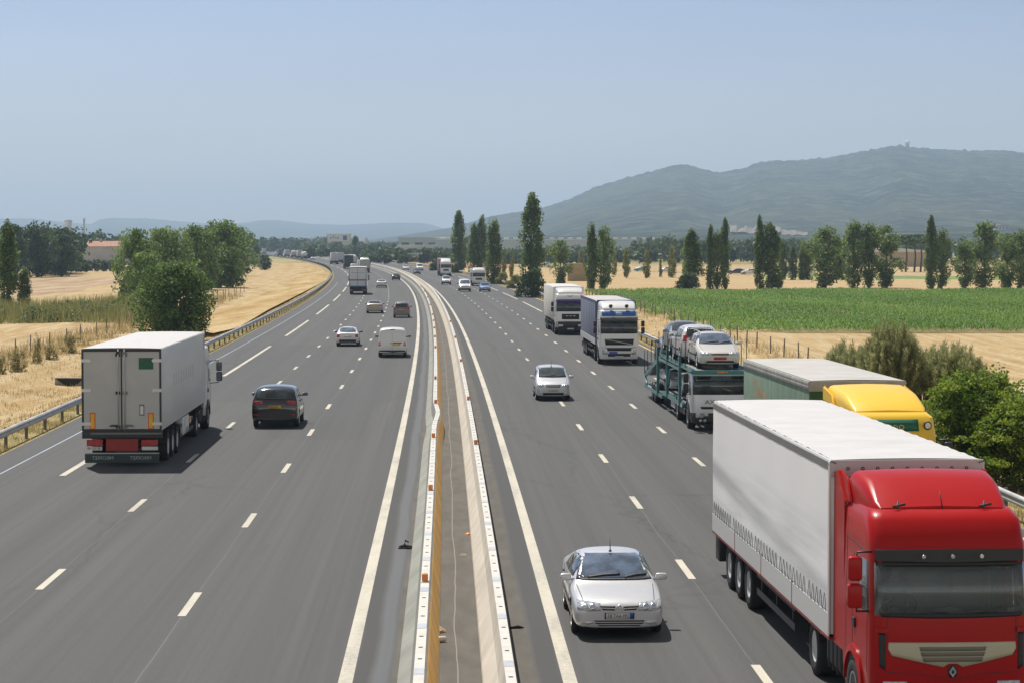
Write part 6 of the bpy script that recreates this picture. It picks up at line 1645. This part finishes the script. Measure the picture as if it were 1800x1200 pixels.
# trees left of the motorway
LG = 'trees left of the motorway'
for (key, px, b, t, w, lab) in (
    ('near', 309, 592, 458, 142, 'glossy dark green tree nearest the motorway, behind the refrigerated lorry'),
    ('broad0', 240, 530, 402, 78, 'leftmost tree of the big clump, right of the tiled house'), ('broad1', 292, 520, 397, 86, 'tree of the clump rising behind the glossy dark tree'),
    ('broad2', 345, 512, 396, 84, 'middle tree of the big clump left of the straw field'), ('broad3', 385, 508, 386, 108, 'highest and palest tree of the big clump'),
    ('broad0', 420, 486, 398, 60, 'rightmost tree of the big clump, beside the straw field'), ('broad1', 262, 545, 440, 70, 'lower tree at the front of the clump, left of the glossy dark tree'),
    ('dark0', 20, 488, 392, 60, 'dark tree at the far left behind the pointed young tree'), ('dark1', 66, 487, 389, 66, 'tallest dark tree left of the tiled house'), ('dark0', 108, 486, 410, 56, 'dark tree right of the tallest dark one, next to the house'),
    ('dark1', -20, 488, 398, 60, 'dark tree cut by the left edge of the picture'),
    ('pop1', 14, 545, 396, 40, 'pointed young tree at the left edge in front of the dark trees'), ('pop2', 43, 545, 472, 24, 'small slim tree right of the pointed young tree'),
    ('dark0', 465, 475, 447, 26, 'round dark tree standing alone at the tip of the straw field'), ('dark1', 449, 466, 430, 22, 'dark tree behind the lone round one at the field tip'),
    ('pop0', 624, 452, 416, 17, 'single column tree at the far bend beside the billboard building')):
    tree_px(key, 'broadleaf_tree', px, b, t, w, lab, LG)
tree_kind('weedbush', 'bush', 2, 1.4, leaf_mat('dry_weed_leaves', (.17, .17, .08), (.30, .28, .13), (.45, .39, .20), .4), 97, per=34, size=.09, M=46)
# weeds and shrubs along the left fence
for k, (px, b, t, w, lab) in enumerate(((31, 655, 610, 34, 'grey green bush leftmost at the left fence'), (66, 640, 588, 16, 'tall brown weed between two bushes at the left fence'), (88, 634, 602, 26, 'brownish bush in the middle of the left fence'), (122, 622, 585, 34, 'green bush at the left fence beside the refrigerated lorry'), (2, 660, 620, 20, 'bush cut by the left edge at the fence'))):
    tree_px('weedbush', 'bush', px, b, t, w, lab, 'bushes along the left fence')

# near shrubs at the right edge: fine needles and leaves
def shrub(name, loc, H, R, label, needles, seed, M, per, size, mat):
    rng = np.random.default_rng(seed); root = empty(name, loc, 0, label, 'shrub', 'shrubs beside the right guard rail')
    if needles:
        n = M * per; a0 = rng.uniform(0, 2 * math.pi, M); rr = R * rng.uniform(.1, 1, M) ** .6; tip = np.stack([rr * np.cos(a0), rr * np.sin(a0), H * (1 - (rr / R) ** 2 * .55) * rng.uniform(.8, 1.0, M)], 1)
        idx = np.repeat(np.arange(M), per); f = rng.uniform(.45, 1, n) ** .8
        P = tip[idx] * np.stack([f ** .8, f ** .8, f], 1) + rng.normal(0, 1, (n, 3)) * (R * .075) * (1.25 - f)[:, None]
        D = tip[idx] / np.linalg.norm(tip[idx], axis=1)[:, None] * .5 + np.array([0, 0, .5]) + rng.normal(0, .4, (n, 3)); D /= np.linalg.norm(D, axis=1)[:, None]
        S = rdir(n, rng); S -= D * np.sum(S * D, 1)[:, None]; S /= np.linalg.norm(S, axis=1)[:, None]; L = (size * rng.uniform(.6, 1.5, n))[:, None]
        Q = np.stack([P - S * .013, P + S * .013, P + D * L + S * .004, P + D * L - S * .004], 1); T = np.clip(rng.uniform(.2, .75, M)[idx] + rng.normal(0, .15, n) + (f - .7) * .5, 0, 1)
        limbs = [tuple(t * .8) for t in tip[rng.choice(M, 26, False)]]
    else:
        Q, T, cs = crown('bush', H, R, seed, per=per, size=size, M=M); limbs = random.Random(seed).sample(cs, 22)
        # layered sprays stick out of the outline
        m = 60; a = rng.uniform(0, 6.28, m); t = rng.uniform(.15, .98, m); pr = (1 - t ** 2.2) ** .5 * R * 1.02; c = np.stack([pr * np.cos(a), pr * np.sin(a), t * H], 1)
        q2, t2 = clump_cloud(c, np.stack([np.full(m, .38), np.full(m, .38), np.full(m, .11)], 1), 90, size * .9, rng, rng.uniform(.5, .9, m)); Q = np.concatenate([Q, q2]); T = np.concatenate([T, t2])
    me = quads_mesh('foliage', Q, T); me.materials.append(mat); link(bpy.data.objects.new('foliage', me), root)
    b = NB()
    for l in limbs: tube(b, [(l[0] * .05, l[1] * .05, -.1), (l[0] * .45, l[1] * .45, l[2] * .55), l], [.05, .03, .01], 5)
    obj('stem', b, BARK, root); return root
p = G(1712, 836); shrub('leafy_shrub', (p.x + .2, p.y + 1.2, -.15), 3.45, 2.35, 'bright green leafy shrub at the right edge behind the guard rail', False, 7, 170, 150, .062, LF_SHRUB)
p = G(1830, 850); shrub('leafy_shrub', (p.x, p.y + 1.0, -.15), 2.9, 1.8, 'lower green shrub cut by the right edge of the picture', False, 8, 110, 120, .062, LF_SHRUB)
for (px, b, H, R, s, lab) in ((1568, 722, 4.5, 1.75, 31, 'tallest broom bush with fine grey green twigs right of the green lorry'), (1500, 712, 3.3, 1.9, 32, 'left broom bush above the roof of the green lorry'), (1672, 720, 3.35, 2.0, 33, 'right broom bush behind the bright green shrub'), (1622, 712, 2.9, 1.6, 34, 'small broom bush between the tallest and the right one')):
    p = G(px, b); shrub('broom_bush', (p.x, p.y, -.1), H, R, lab, True, s, 300, 110, .17, LF_BROOM)

# ------------------------------------------------------------------ crops, weeds, dry grass (uncountable)
def stuff(name, Q, T, mat, label=None):
    me = quads_mesh(name, Q, T); me.materials.append(mat); o = link(bpy.data.objects.new(name, me)); return tag(o, label, None, None, 'stuff')
def in_poly(X, Y, poly):
    ins = np.zeros(len(X), bool); j = len(poly) - 1
    for i in range(len(poly)):
        xi, yi = poly[i]; xj, yj = poly[j]
        c = ((yi > Y) != (yj > Y)) & (X < (xj - xi) * (Y - yi) / (yj - yi + 1e-9) + xi); ins ^= c; j = i
    return ins
def flat(name, poly, z, mat):
    b = NB(); b.faces.new([b.verts.new((x, y, z)) for x, y in poly]); bmesh.ops.triangulate(b, faces=b.faces[:]); o = obj(name, b, mat, None); return tag(o, kind='structure')
corn = [tuple(G(px, py)[:2]) for px, py in ((1034, 514), (1075, 526), (1130, 546), (1200, 566), (1278, 585), (1500, 585), (1900, 585), (2050, 560), (1990, 513), (1500, 513))]
SOIL = verge_mat('field_soil', (.25, .19, .09), (.30, .24, .11), (.36, .29, .14))
flat('field_soil', corn, -.02, SOIL)
rng = np.random.default_rng(3); xs = np.array([c[0] for c in corn]); yy = np.array([c[1] for c in corn])
rows = np.arange(xs.min(), xs.max(), .72); Xc = []; Yc = []
for x in np.arange(xs.min() - 26, xs.max(), .62):
    y = np.arange(yy.min(), yy.max(), .46); Xc.append(np.full(len(y), x) + rng.normal(0, .17, len(y)) + (y - 180) * .10); Yc.append(y + rng.normal(0, .12, len(y)))
Xc = np.concatenate(Xc); Yc = np.concatenate(Yc); k = in_poly(Xc + 1.3 * np.sin(Yc * .31) + rng.normal(0, .5, len(Xc)), Yc + 1.6 * np.sin(Xc * .43) + 1.1 * np.sin(Xc * 1.7) + rng.normal(0, .7, len(Xc)), corn) & (np.sin(Xc * .37 + 1) * np.sin(Yc * .13) + .5 * np.sin(Xc * 1.1 - Yc * .2) > -1.28) & (rng.uniform(0, 1, len(Xc)) > .03); Xc, Yc = Xc[k], Yc[k]
n = len(Xc); per = 5; idx = np.repeat(np.arange(n), per); m = n * per
hgt = (.60 + .13 * np.sin(Xc * .23) * np.sin(Yc * .11))[idx] * rng.uniform(.75, 1.15, m); a = rng.uniform(0, 6.28, m); D = np.stack([np.cos(a), np.sin(a), np.zeros(m)], 1)
S = np.stack([-np.sin(a), np.cos(a), np.zeros(m)], 1); Pb = np.stack([Xc[idx], Yc[idx], rng.uniform(.05, .5, m) * hgt], 1)
mid = Pb + D * .20 + np.array([0, 0, 1]) * (hgt * .52)[:, None]; tip = Pb + D * .42 + np.array([0, 0, 1]) * (hgt * rng.uniform(.30, .62, m))[:, None]
stuff('corn_crop', np.stack([Pb, mid - S * .046, tip, mid + S * .046], 1), np.clip(rng.normal(.5, .2, m) + .1 * np.sin(Xc * .2 + Yc * .05)[idx], 0, 1), LF_CORN)
def blades(name, X, Y, Z, h, w, mat, rng, lean=.3):
    n = len(X); a = rng.uniform(0, 6.28, n); S = np.stack([np.cos(a), np.sin(a), np.zeros(n)], 1) * (w * rng.uniform(.6, 1.4, n))[:, None]; H = h * rng.uniform(.4, 1.3, n)
    D = np.stack([rng.normal(0, lean, n), rng.normal(0, lean, n), np.ones(n)], 1) * H[:, None]; P = np.stack([X, Y, Z], 1)
    return stuff(name, np.stack([P - S, P + S, P + D + S * .2, P + D - S * .2], 1), np.clip(rng.normal(.5, .22, n), 0, 1), mat)
def along(n, u0, u1, d0, d1, rng, pw=1.6):
    d = d0 + (d1 - d0) * rng.uniform(0, 1, n) ** pw; u = rng.uniform(u0, u1, n); cl = np.sin(d * 1.7 + u * 2) + np.sin(d * .53 - u); keep = rng.uniform(-1.2, 1.6, n) < cl
    d, u = d[keep], u[keep]; X = np.array([C(q) for q in d]) + u; return X, d, ground_h(u, d) - .01, u
for (nn, u0, u1, d0, d1, h, w, mat, nm) in ((26000, -18.6, -16.25, 60, 330, .26, .012, LF_STRAW, 'dry_grass'), (22000, 15.25, 17.4, 55, 330, .30, .012, LF_STRAW, 'dry_grass'), (9000, -17.6, -16.3, 60, 330, .20, .012, LF_WEED, 'verge_weeds'), (7000, 15.3, 16.6, 55, 330, .22, .012, LF_WEED, 'verge_weeds'), (26000, -27, -18, 75, 190, .20, .013, LF_STRAW, 'dry_grass'), (16000, -29.5, -25.5, 100, 300, .75, .016, LF_STRAW, 'dry_grass'), (12000, 17, 24, 75, 260, .32, .014, LF_STRAW, 'dry_grass'), (5000, 20.5, 24, 80, 330, .5, .014, LF_STRAW, 'dry_grass')):
    X, Y, Z, u = along(nn, u0, u1, d0, d1, rng); blades(nm, X, Y, Z, h, w, mat, rng)
# the strip of tall weeds between the two left fields
wp = [tuple(G(px, py)[:2]) for px, py in ((-60, 545), (60, 546), (150, 540), (235, 533), (262, 560), (235, 574), (60, 572), (-60, 576))]
X = rng.uniform(min(p[0] for p in wp), max(p[0] for p in wp), 26000); Y = rng.uniform(min(p[1] for p in wp), max(p[1] for p in wp), 26000); k = in_poly(X, Y, wp); X, Y = X[k], Y[k]
cl = np.sin(X * .9) * np.sin(Y * .35 + X * .3) + .25 * np.sin(X * 2.3); blades('tall_weeds', X, Y, np.full(len(X), -.05), 1.3 + .0 * X, .035, LF_WEED, rng, .22)
m_ = 70; c_ = np.stack([rng.uniform(-62, -34, m_), rng.uniform(196, 236, m_), rng.uniform(.2, .9, m_)], 1); k = in_poly(c_[:, 0], c_[:, 1], wp); c_ = c_[k]
q, t = clump_cloud(c_, np.tile([.9, .9, .7], (len(c_), 1)), 160, .13, rng); stuff('undergrowth', q, t, leaf_mat('undergrowth_leaves', (.06, .09, .03), (.13, .17, .06), (.24, .27, .10)))
# fields as sheets
def field_mat(name, c1, c2, c3, rx, ry, rot=0):
    t = NT(name); t.set(.95, 0, .1); w = t.world(); mp = t.n('ShaderNodeMapping'); mp.inputs['Rotation'].default_value = (0, 0, rot); mp.inputs['Scale'].default_value = (rx, ry, 1); t.l(w, mp.inputs[0])
    f = t.noise(1, 4, mp.outputs[0], .6); g = t.noise(1.8, 5, w, .7)
    t.col(t.mix(t.math('MULTIPLY', t.ramp(g, [(.4, (1, 1, 1)), (.58, (0, 0, 0))]), .4), t.ramp(f, [(.36, c1), (.5, c2), (.64, c3)]), tuple(x * .55 for x in c1))); t.bump(g, .6, .05); return t.m
ST1 = field_mat('pink_stubble', (.32, .21, .12), (.42, .30, .185), (.52, .41, .28), .5, .035, .55)
ST2 = field_mat('gold_stubble', (.36, .23, .09), (.46, .33, .155), (.55, .43, .24), .35, .03, -.06)
flat('stubble_field', [tuple(G(px, py)[:2]) for px, py in ((-260, 530), (90, 535), (215, 532), (216, 487), (150, 489), (-220, 490))], -.025, ST1)
flat('stubble_field', [tuple(G(px, py)[:2]) for px, py in ((455, 476), (500, 463), (548, 466), (578, 481), (575, 492), (540, 510), (470, 545), (420, 575), (375, 585), (335, 580), (400, 520), (440, 492))], -.022, ST2)
flat('stubble_field', [tuple(G(px, py)[:2]) for px, py in ((880, 490), (960, 477), (1200, 484), (1500, 489), (1900, 494), (1950, 511), (1500, 511), (1040, 512), (990, 506), (900, 500))], -.024, field_mat('tan_stubble', (.41, .285, .145), (.48, .35, .185), (.54, .41, .235), .05, .4))
flat('green_field', [tuple(G(px, py)[:2]) for px, py in ((1330, 482), (1560, 485), (1900, 487), (1900, 493), (1560, 490.5), (1330, 486.5))], -.02, field_mat('fresh_green_field', (.12, .20, .04), (.18, .28, .06), (.24, .34, .09), .2, .2))
flat('brown_field', [tuple(G(px, py)[:2]) for px, py in ((680, 467), (680, 463), (790, 461.5), (900, 464), (900, 470), (770, 472))], -.02, field_mat('brown_field', (.26, .13, .07), (.33, .18, .10), (.40, .25, .14), .3, .1))

# ------------------------------------------------------------------ hills
def hill_mat(name, rock=True):
    t = NT(name); t.set(.95, 0, .1); w = t.world()
    f = t.noise(.02, 9, w, .72); g = t.noise(.0016, 6, w); r = t.noise(.0075, 9, t.world((1, .6, 1.6)), .72)
    c = t.ramp(f, [(.38, (.006, .014, .010)), (.5, (.028, .046, .026)), (.60, (.11, .125, .07))])
    c = t.mix(t.ramp(g, [(.45, (0, 0, 0)), (.6, (.35, .35, .35))]), c, (.11, .125, .06))
    if rock: c = t.mix(t.ramp(r, [(.64, (0, 0, 0)), (.70, (.5, .5, .5))]), c, (.30, .29, .27))
    t.col(c); t.bump(f, 1.0, 14); return t.m
def hill(name, prof, D0, D1, mat, seed, px0, px1, nx=260, ny=50, rough=.05, base=430):
    """real relief: rises from its foot at distance D0 to the crest at D1 and falls away behind"""
    rng = np.random.default_rng(seed); px = np.linspace(px0, px1, nx); crest = np.interp(px, [p[0] for p in prof], [p[1] for p in prof])
    ph = rng.uniform(0, 6.28, 12); V = []
    for j in range(ny + 8):
        t = j / ny; r = D0 + (D1 - D0) * t
        for i, x in enumerate(px):
            zc = CAM_H + (427 - crest[i]) * D1 / FPX
            X = (x - 900) / FPX * r; a = t if t <= 1 else 1 - (t - 1) * 1.2
            rav = sum(math.sin(x * .011 * (k + 1) + ph[k] + t * 2.2 * math.sin(k)) / (k + 1.3) for k in range(7)) * rough + sum(math.sin(x * .05 * (k + 1) + t * 17 + ph[k]) for k in range(5)) * rough * .06
            env = math.sin(math.pi * min(1, max(0, t))) 
            shape = a ** 1.25 if a > 0 else 0
            jag = (rng.normal(0, 1) * .006 + .0025 * math.sin(x * .35)) * (1 if .9 < t else .6)
            V.append((X, r, zc * max(0, shape + rav * env + jag * max(a, .05)) - 2))
    me = grid_mesh(name, np.array(V), nx, ny + 8); o = meshobj(name, me, mat)
    for p in me.polygons: p.use_smooth = True
    return tag(o, kind='structure')
MOUNT = [(600, 428), (740, 408), (800, 398), (860, 380), (900, 373), (950, 366), (1000, 349), (1050, 326), (1100, 312), (1150, 299), (1185, 290), (1200, 288), (1215, 290), (1232, 297), (1265, 302), (1300, 297), (1330, 285), (1345, 283), (1400, 281), (1460, 276), (1520, 264), (1560, 257), (1580, 256), (1640, 262), (1700, 264), (1760, 264), (1800, 269), (1900, 276), (2100, 300), (2500, 350)]
hill('mountain', MOUNT, 2500, 5600, hill_mat('mountain_forest'), 2, 580, 2500, 420, 70, .028)
LEFTH = [(-400, 390), (-100, 384), (0, 384), (60, 384), (120, 391), (160, 394), (178, 385), (200, 383), (260, 384), (340, 391), (400, 394), (440, 390), (460, 387), (490, 387), (540, 393), (600, 395), (700, 391), (745, 392), (765, 397), (800, 408), (900, 420)]
hill('hills', LEFTH, 6500, 11000, hill_mat('far_hill_forest', False), 5, -400, 900, 260, 30, .03)
FOOT = [(500, 428), (560, 425), (640, 424), (760, 420), (900, 416), (1000, 412), (1100, 408), (1200, 402), (1300, 399), (1400, 403), (1500, 402), (1600, 398), (1700, 396), (1800, 394), (2000, 390), (2300, 386)]
hill('foothills', FOOT, 1500, 2700, hill_mat('foothill_forest', False), 9, 500, 2300, 300, 26, .05)
# quarry scar: bare terraces in the foothills
qb = NB(); rngq = random.Random(4)
for (xa, xb, ya, yb) in ((1283, 1330, 397, 410), (1325, 1372, 398, 409), (1365, 1420, 404, 414), (1300, 1350, 409, 416)):
    A_ = [AT(xa + (xb - xa) * i / 8, yb + rngq.uniform(-2.5, 1.5), 2380) for i in range(9)]; B_ = [AT(xa + (xb - xa) * i / 8, ya + rngq.uniform(-2, 5), 2440 + rngq.uniform(0, 25)) for i in range(9)]
    va = [qb.verts.new(p) for p in A_]; vb = [qb.verts.new(p) for p in B_]; vc = [qb.verts.new(p + Vector((0, 90, -12))) for p in B_]
    for i in range(8): qb.faces.new((va[i], va[i + 1], vb[i + 1], vb[i])); qb.faces.new((vb[i], vb[i + 1], vc[i + 1], vc[i]))
tag(obj('quarry_slope', qb, simple('bare_rock', (.17, .145, .115), .9, vary=.25, scale=.05)), kind='structure')
# radar dome on the summit
p = AT(1595, 257, 5560); root = empty('radar_dome', (p.x, p.y, p.z - 3), label='white radar dome on the mountain summit', cat='radar dome')
bm = NB(); lathe(bm, [(-4, 5.0), (6, 4.6), (6.5, 6.2), (7.2, 6.2)], 'z', 16); obj('tower', bm, simple('pale_tower', (.5, .5, .5), .7), root)
bm = NB(); bmesh.ops.create_icosphere(bm, subdivisions=3, radius=6.2); bmesh.ops.translate(bm, verts=bm.verts[:], vec=(0, 0, 11)); obj('dome', bm, simple('dome_white', (.8, .8, .8), .5), root, 60)

# ------------------------------------------------------------------ far woods (read as one mass)
def wood(name, spots, seed, per=150, size=.85, mat=LF_FAR):
    rng = np.random.default_rng(seed); Qs = []; Ts = []
    for (x, y, H, R) in spots:
        m = 9; a = rng.uniform(0, 6.28, m); rr = R * rng.uniform(.1, .8, m); t = rng.uniform(.22, .95, m)
        c = np.stack([x + rr * np.cos(a), y + rr * np.sin(a), H * t], 1); k = R * rng.uniform(.3, .55, m)
        q, tt = clump_cloud(c, np.stack([k, k, k * .9], 1), per // m, size, rng, np.clip(rng.normal(.45 + rng.uniform(-.2, .2), .1, m), 0, 1)); Qs.append(q); Ts.append(tt)
    return stuff(name, np.concatenate(Qs), np.concatenate(Ts), mat)
rw = random.Random(8)
def scatter(n, px0, px1, d0, d1, h0, h1, r=.42):
    out = []
    for _ in range(n):
        px = rw.uniform(px0, px1); d = rw.uniform(d0, d1); H = rw.uniform(h0, h1); out.append(((px - 900) / FPX * d, d, H, H * r * rw.uniform(.8, 1.3)))
    return out
wood('far_wood', scatter(190, 640, 1000, 760, 1100, 2.6, 4.8, .7), 1)
wood('far_wood', scatter(120, 960, 1140, 780, 1200, 2.8, 5.5, .7) + scatter(140, 1120, 1350, 780, 1250, 5, 9.5), 2)
wood('far_wood', scatter(190, 1340, 2000, 760, 1200, 5.5, 9.5), 3)
wood('far_wood', scatter(150, 540, 700, 1050, 1700, 3.5, 6.8, .6), 4)
wood('far_wood', scatter(160, 420, 570, 1500, 2300, 7, 12), 5)
wood('far_wood', scatter(120, -150, 240, 800, 1150, 8, 12), 6)
wood('far_wood', scatter(60, 120, 215, 560, 640, 1.5, 2.8), 7, 110, .5)
wood('far_wood', scatter(70, -100, 130, 500, 560, 7.5, 11.5), 9, 220, .6, LF_DARK)
wood('far_wood', scatter(280, 1120, 2000, 1300, 2300, 6, 11) + scatter(200, 500, 1150, 1700, 2400, 5, 8.5), 10, 90, 1.3)
# umbrella pines at the right in front of the white roof
for k, px in enumerate((1592, 1607, 1618)):
    p = G(px, 478); root = empty('umbrella_pine', (p.x, p.y, 0), 0, 'umbrella pine with bare trunk before the white roofed hall', 'tree', 'umbrella pines by the white hall')
    tb = NB(); tube(tb, [(0, 0, -.2), (.3, 0, 4), (.1, .1, 7)], [.28, .22, .15], 6); obj('trunk', tb, BARK, root)
    rg = np.random.default_rng(k); m = 16; a = rg.uniform(0, 6.28, m); rr = rg.uniform(0, 3.4, m); q, t = clump_cloud(np.stack([rr * np.cos(a), rr * np.sin(a), 8 + rg.uniform(-.6, 1.2, m)], 1), np.tile([1.4, 1.4, .7], (m, 1)), 40, .4, rg); me = quads_mesh('crown', q, t); me.materials.append(LF_FAR); link(bpy.data.objects.new('crown', me), root)

# ------------------------------------------------------------------ buildings
WALLW = simple('white_wall', (.62, .61, .58), .8, vary=.1, scale=.2)
WALLG = simple('grey_render', (.40, .40, .39), .9, vary=.14, scale=.3)
TILE = simple('terracotta_tiles', (.40, .20, .12), .85, vary=.35, scale=1.2)
FARW = simple('pale_hall_wall', (.50, .50, .48), .8, vary=.1, scale=.05)
def hall(name, px, d, w, dep, h, label, wall=FARW, roof=WALLW, win=0, gable=.0, z0=0):
    root = empty(name, ((px - 900) / FPX * d, d, z0), 0, label, 'building', 'industrial buildings in the distance')
    box('wall', -w / 2, w / 2, 0, dep, 0, h, wall, root)
    m = NB(); prism(m, [(-w / 2 - .4, h + .01), (w / 2 + .4, h + .01), (w / 2 + .4, h + .5), (0, h + .5 + gable), (-w / 2 - .4, h + .5)], 'y', -.4, dep + .4); obj('roof', m, roof, root)
    for k in range(win):
        x = -w / 2 + w * (k + .5) / win; m = NB(); bx(m, x - w / win * .28, x + w / win * .28, -.06, -.003, h * .35, h * .7); obj('window', m, GLASS, root)
    return root
def house():
    p = G(186, 466); root = empty('house', (p.x, p.y + 6, 0), -.05, 'grey rendered house with terracotta tiled roof among the trees at the left', 'house')
    root.scale = (1, 1, 1.22)
    box('wall', -8, 8, 0, 9, 0, 5.2, WALLG, root)
    m = NB(); prism(m, [(-.5, 5.2), (9.5, 5.2), (4.5, 6.7)], 'x', -8.3, 8.3); obj('roof', m, TILE, root)
    m = NB(); bx(m, -4.2, -3.6, 4, 4.8, 6.2, 7.4); obj('chimney', m, WALLG, root)
    a = NB(); bx(a, -12, -8.02, 1, 8, 0, 3.9); obj('annex_wall', a, WALLG, root)
    m = NB(); prism(m, [(-12.4, 3.92), (-8.02, 5.0), (-8.02, 5.1), (-12.4, 4.05)], 'y', .6, 8.4); obj('annex_roof', m, TILE, root)
    m = NB(); bx(m, -7.2, -6.6, -.04, -.003, 2.6, 3.5); obj('window', m, GLASS, root)
house()
r_ = hall('industrial_hall', 962, 1450, 150, 30, 9.5, 'long pale industrial hall with white roof vents behind the poplars', simple('blue_grey_cladding', (.42, .46, .48), .7, vary=.08, scale=.03), WALLW)
for k in range(24):
    m = NB(); x = -70 + k * 6.1; bx(m, x - 1.6, x + 1.6, 2, 4, 10.03, 11.0, .2, 1); obj('roof_vent', m, WALLW, r_)
hall('warehouse', 760, 1480, 46, 30, 11.0, 'white warehouse left of the long pale hall', FARW, WALLW, 5); hall('warehouse', 712, 1400, 40, 30, 5.6, 'low white warehouse with long roof near the far bend', FARW, WALLW, 4)
hall('warehouse', 1570, 690, 21, 14, 4.6, 'white roofed hall behind the three close crowns', simple('tan_wall', (.45, .36, .25), .8), WALLW, 0, .9)
hall('warehouse', 728, 860, 12, 7, 3.0, 'small white shed with red doors above the brown field', WALLW, WALLW, 0); m = NB(); bx(m, -3.6, 1.2, -.06, -.003, .3, 2.3); obj('door', m, simple('red_door', (.45, .1, .06), .6), bpy.data.objects['warehouse.003'])
hall('warehouse', 777, 900, 8, 6, 3.6, 'small white hut right of the shed above the brown field', WALLW, WALLW, 0)
for k, (px, d, w, h, lab) in enumerate(((468, 1900, 22, 8, 'pink hoarding building above the far queue of lorries'), (488, 1900, 18, 6, 'cream building right of the pink one'), (545, 1800, 36, 5.5, 'long pale roof above the far bend'), (1340, 1500, 20, 11, 'pale house among the trees below the quarry'), (1505, 1900, 18, 19, 'pale villa high among the foothill trees'), (1640, 1900, 20, 17, 'orange roofed villa on the foothill right of the dark spire'), (1760, 2000, 22, 24, 'white villa on the foothill at the right'))):
    if k < 3: hall('distant_building', px, d, w, 12, h, lab, simple('pink_wall', (.5, .25, .26), .8) if k == 0 else WALLW, WALLW, 3)
    else:
        zc = (CAM_H + (427 - float(np.interp(px, [q[0] for q in FOOT], [q[1] for q in FOOT]))) * 2700 / FPX); hall('distant_building', px, 2460, 15, 10, 5, lab, simple('villa_wall', (.42, .40, .36), .8), TILE, 4, 1.2, zc * .79 - 2.5)
def sign_building():
    d = 1350; root = hall('sign_building', 595, d, 13.8, 14, 12.5, 'white building with blue lettering on its roof sign at the far bend', WALLW, WALLW, 0)
    m = NB(); bx(m, -6.6, 6.6, -.5, -.1, 8.6, 12.6); sg = obj('sign_board', m, simple('sign_white', (.7, .7, .7), .5), root)
    text('lettering', 'iniTe', 2.6, simple('sign_blue', (.05, .09, .3), .5), sg, (-2.4, -.53, 10.7), (1, 0, 0), (0, 0, 1), 1.1, True)
    m = NB(); bx(m, 3.0, 5.4, -.56, -.505, 9.2, 12.0); obj('sign_square', m, simple('sign_blue', (.05, .09, .3), .5), sg)
    m = NB(); bx(m, -3.0, 2.2, -.06, -.003, 4.5, 8.0); obj('window', m, GLASS, root)
sign_building()
for (px, d, top, r, lab, nm) in ((121, 1900, 387, 3.2, 'tall grey silo tower behind the trees at the left', 'silo'), (149, 1900, 384, .9, 'thin chimney right of the grey silo tower', 'chimney'), (644, 1500, 418, 1.1, 'thin white chimney at the far bend', 'chimney'), (749, 820, 440, .25, 'slim lamp mast above the brown field', 'mast'), (708, 900, 444, .2, 'slim mast left of the lamp mast above the brown field', 'mast')):
    h = CAM_H + (427 - top) * d / FPX; x = (px - 900) / FPX * d; m = NB(); lathe(m, [(0, r), (h * .9, r * .9), (h * .92, r * 1.12), (h, r * 1.1)] if r > .5 else [(0, r), (h * .97, r * .7), (h, r * .7)], 'z', 14); o = obj(nm, m, FARW); o.location = (x, d, 0); tag(o, lab, nm)
hall('grain_hall', 101, 1880, 22, 20, 19, 'white roofed hall left of the grey silo tower', FARW, WALLW)
# straw bales
for i in range(4):
    for k in range(3 if i < 3 else 2):
        p = G(1003 + i * 8.2, 494); o = obj('straw_bale', (lambda m: (bx(m, -.62, .62, -1.2, 1.2, 0, 1.18, .05, 2), m)[1])(NB()), simple('baled_straw', (.36, .29, .17), .95, vary=.3, scale=6), None, 45)
        o.location = (p.x, p.y, k * 1.19 - .04); o.rotation_euler = (0, 0, .03 * (i - k)); tag(o, 'straw bale in the stack between the lower rounded poplar and the round tree', 'straw bale', 'stacked straw bales in the stubble')
# the side road beyond the stubble and its cars
sp = [G(900, 467), G(960, 470), G(1130, 477), G(1300, 482.0), G(1500, 485.2), G(1900, 490)]
b = NB(); prev = None
for p in sp:
    r = (b.verts.new((p.x, p.y - 4, -.008)), b.verts.new((p.x, p.y + 4, -.008)))
    if prev: b.faces.new((prev[0], r[0], r[1], prev[1]))
    prev = r
tag(obj('road', b, simple('old_asphalt', (.17, .17, .165), .9, scale=.2)), kind='structure')
SR = 'cars on the side road beyond the stubble'
first = {}
for (px, py, kind, colm, lab) in ((957, 470.2, 'hatch', P_WHITE, 'white car on the side road right of the tallest poplar'), (1128, 477.2, 'hatch', paint('turquoise_paint', (.10, .32, .30), .2, .3, .1), 'turquoise car on the side road'), (1172, 478.4, 'sedan', P_SILVER2, 'silver car on the side road left of the four-tree clump'), (1294, 482, 'sedan', P_DBLUE, 'dark blue car on the side road right of the four-tree clump'), (1317, 482.6, 'hatch', P_WHITE, 'white car on the side road behind the dark blue one'), (1384, 483.5, 'van', P_WHITE, 'white van on the side road seen between the back row poplars')):
    p = G(px, py); r = empty('hatchback_car' if kind == 'hatch' else ('delivery_van' if kind == 'van' else 'saloon_car'), (p.x, p.y, 0), math.radians(82), lab, 'van' if kind == 'van' else 'car', SR); car(kind, r, colm, 1)

# ------------------------------------------------------------------ the summer haze
hb = NB(); bx(hb, -9000, 12000, -60, 14500, -4, 330); ho = obj('haze', hb, []); tag(ho, None, None, None, 'stuff')
hm = bpy.data.materials.new('haze'); hm.use_nodes = True; ht = hm.node_tree
for n_ in list(ht.nodes): ht.nodes.remove(n_)
pv = ht.nodes.new('ShaderNodeVolumePrincipled'); pv.inputs['Color'].default_value = (.58, .77, .99, 1); pv.inputs['Density'].default_value = 1.5e-4; pv.inputs['Anisotropy'].default_value = .3
ho_ = ht.nodes.new('ShaderNodeOutputMaterial'); ht.links.new(pv.outputs[0], ho_.inputs['Volume']); ho.data.materials.append(hm)
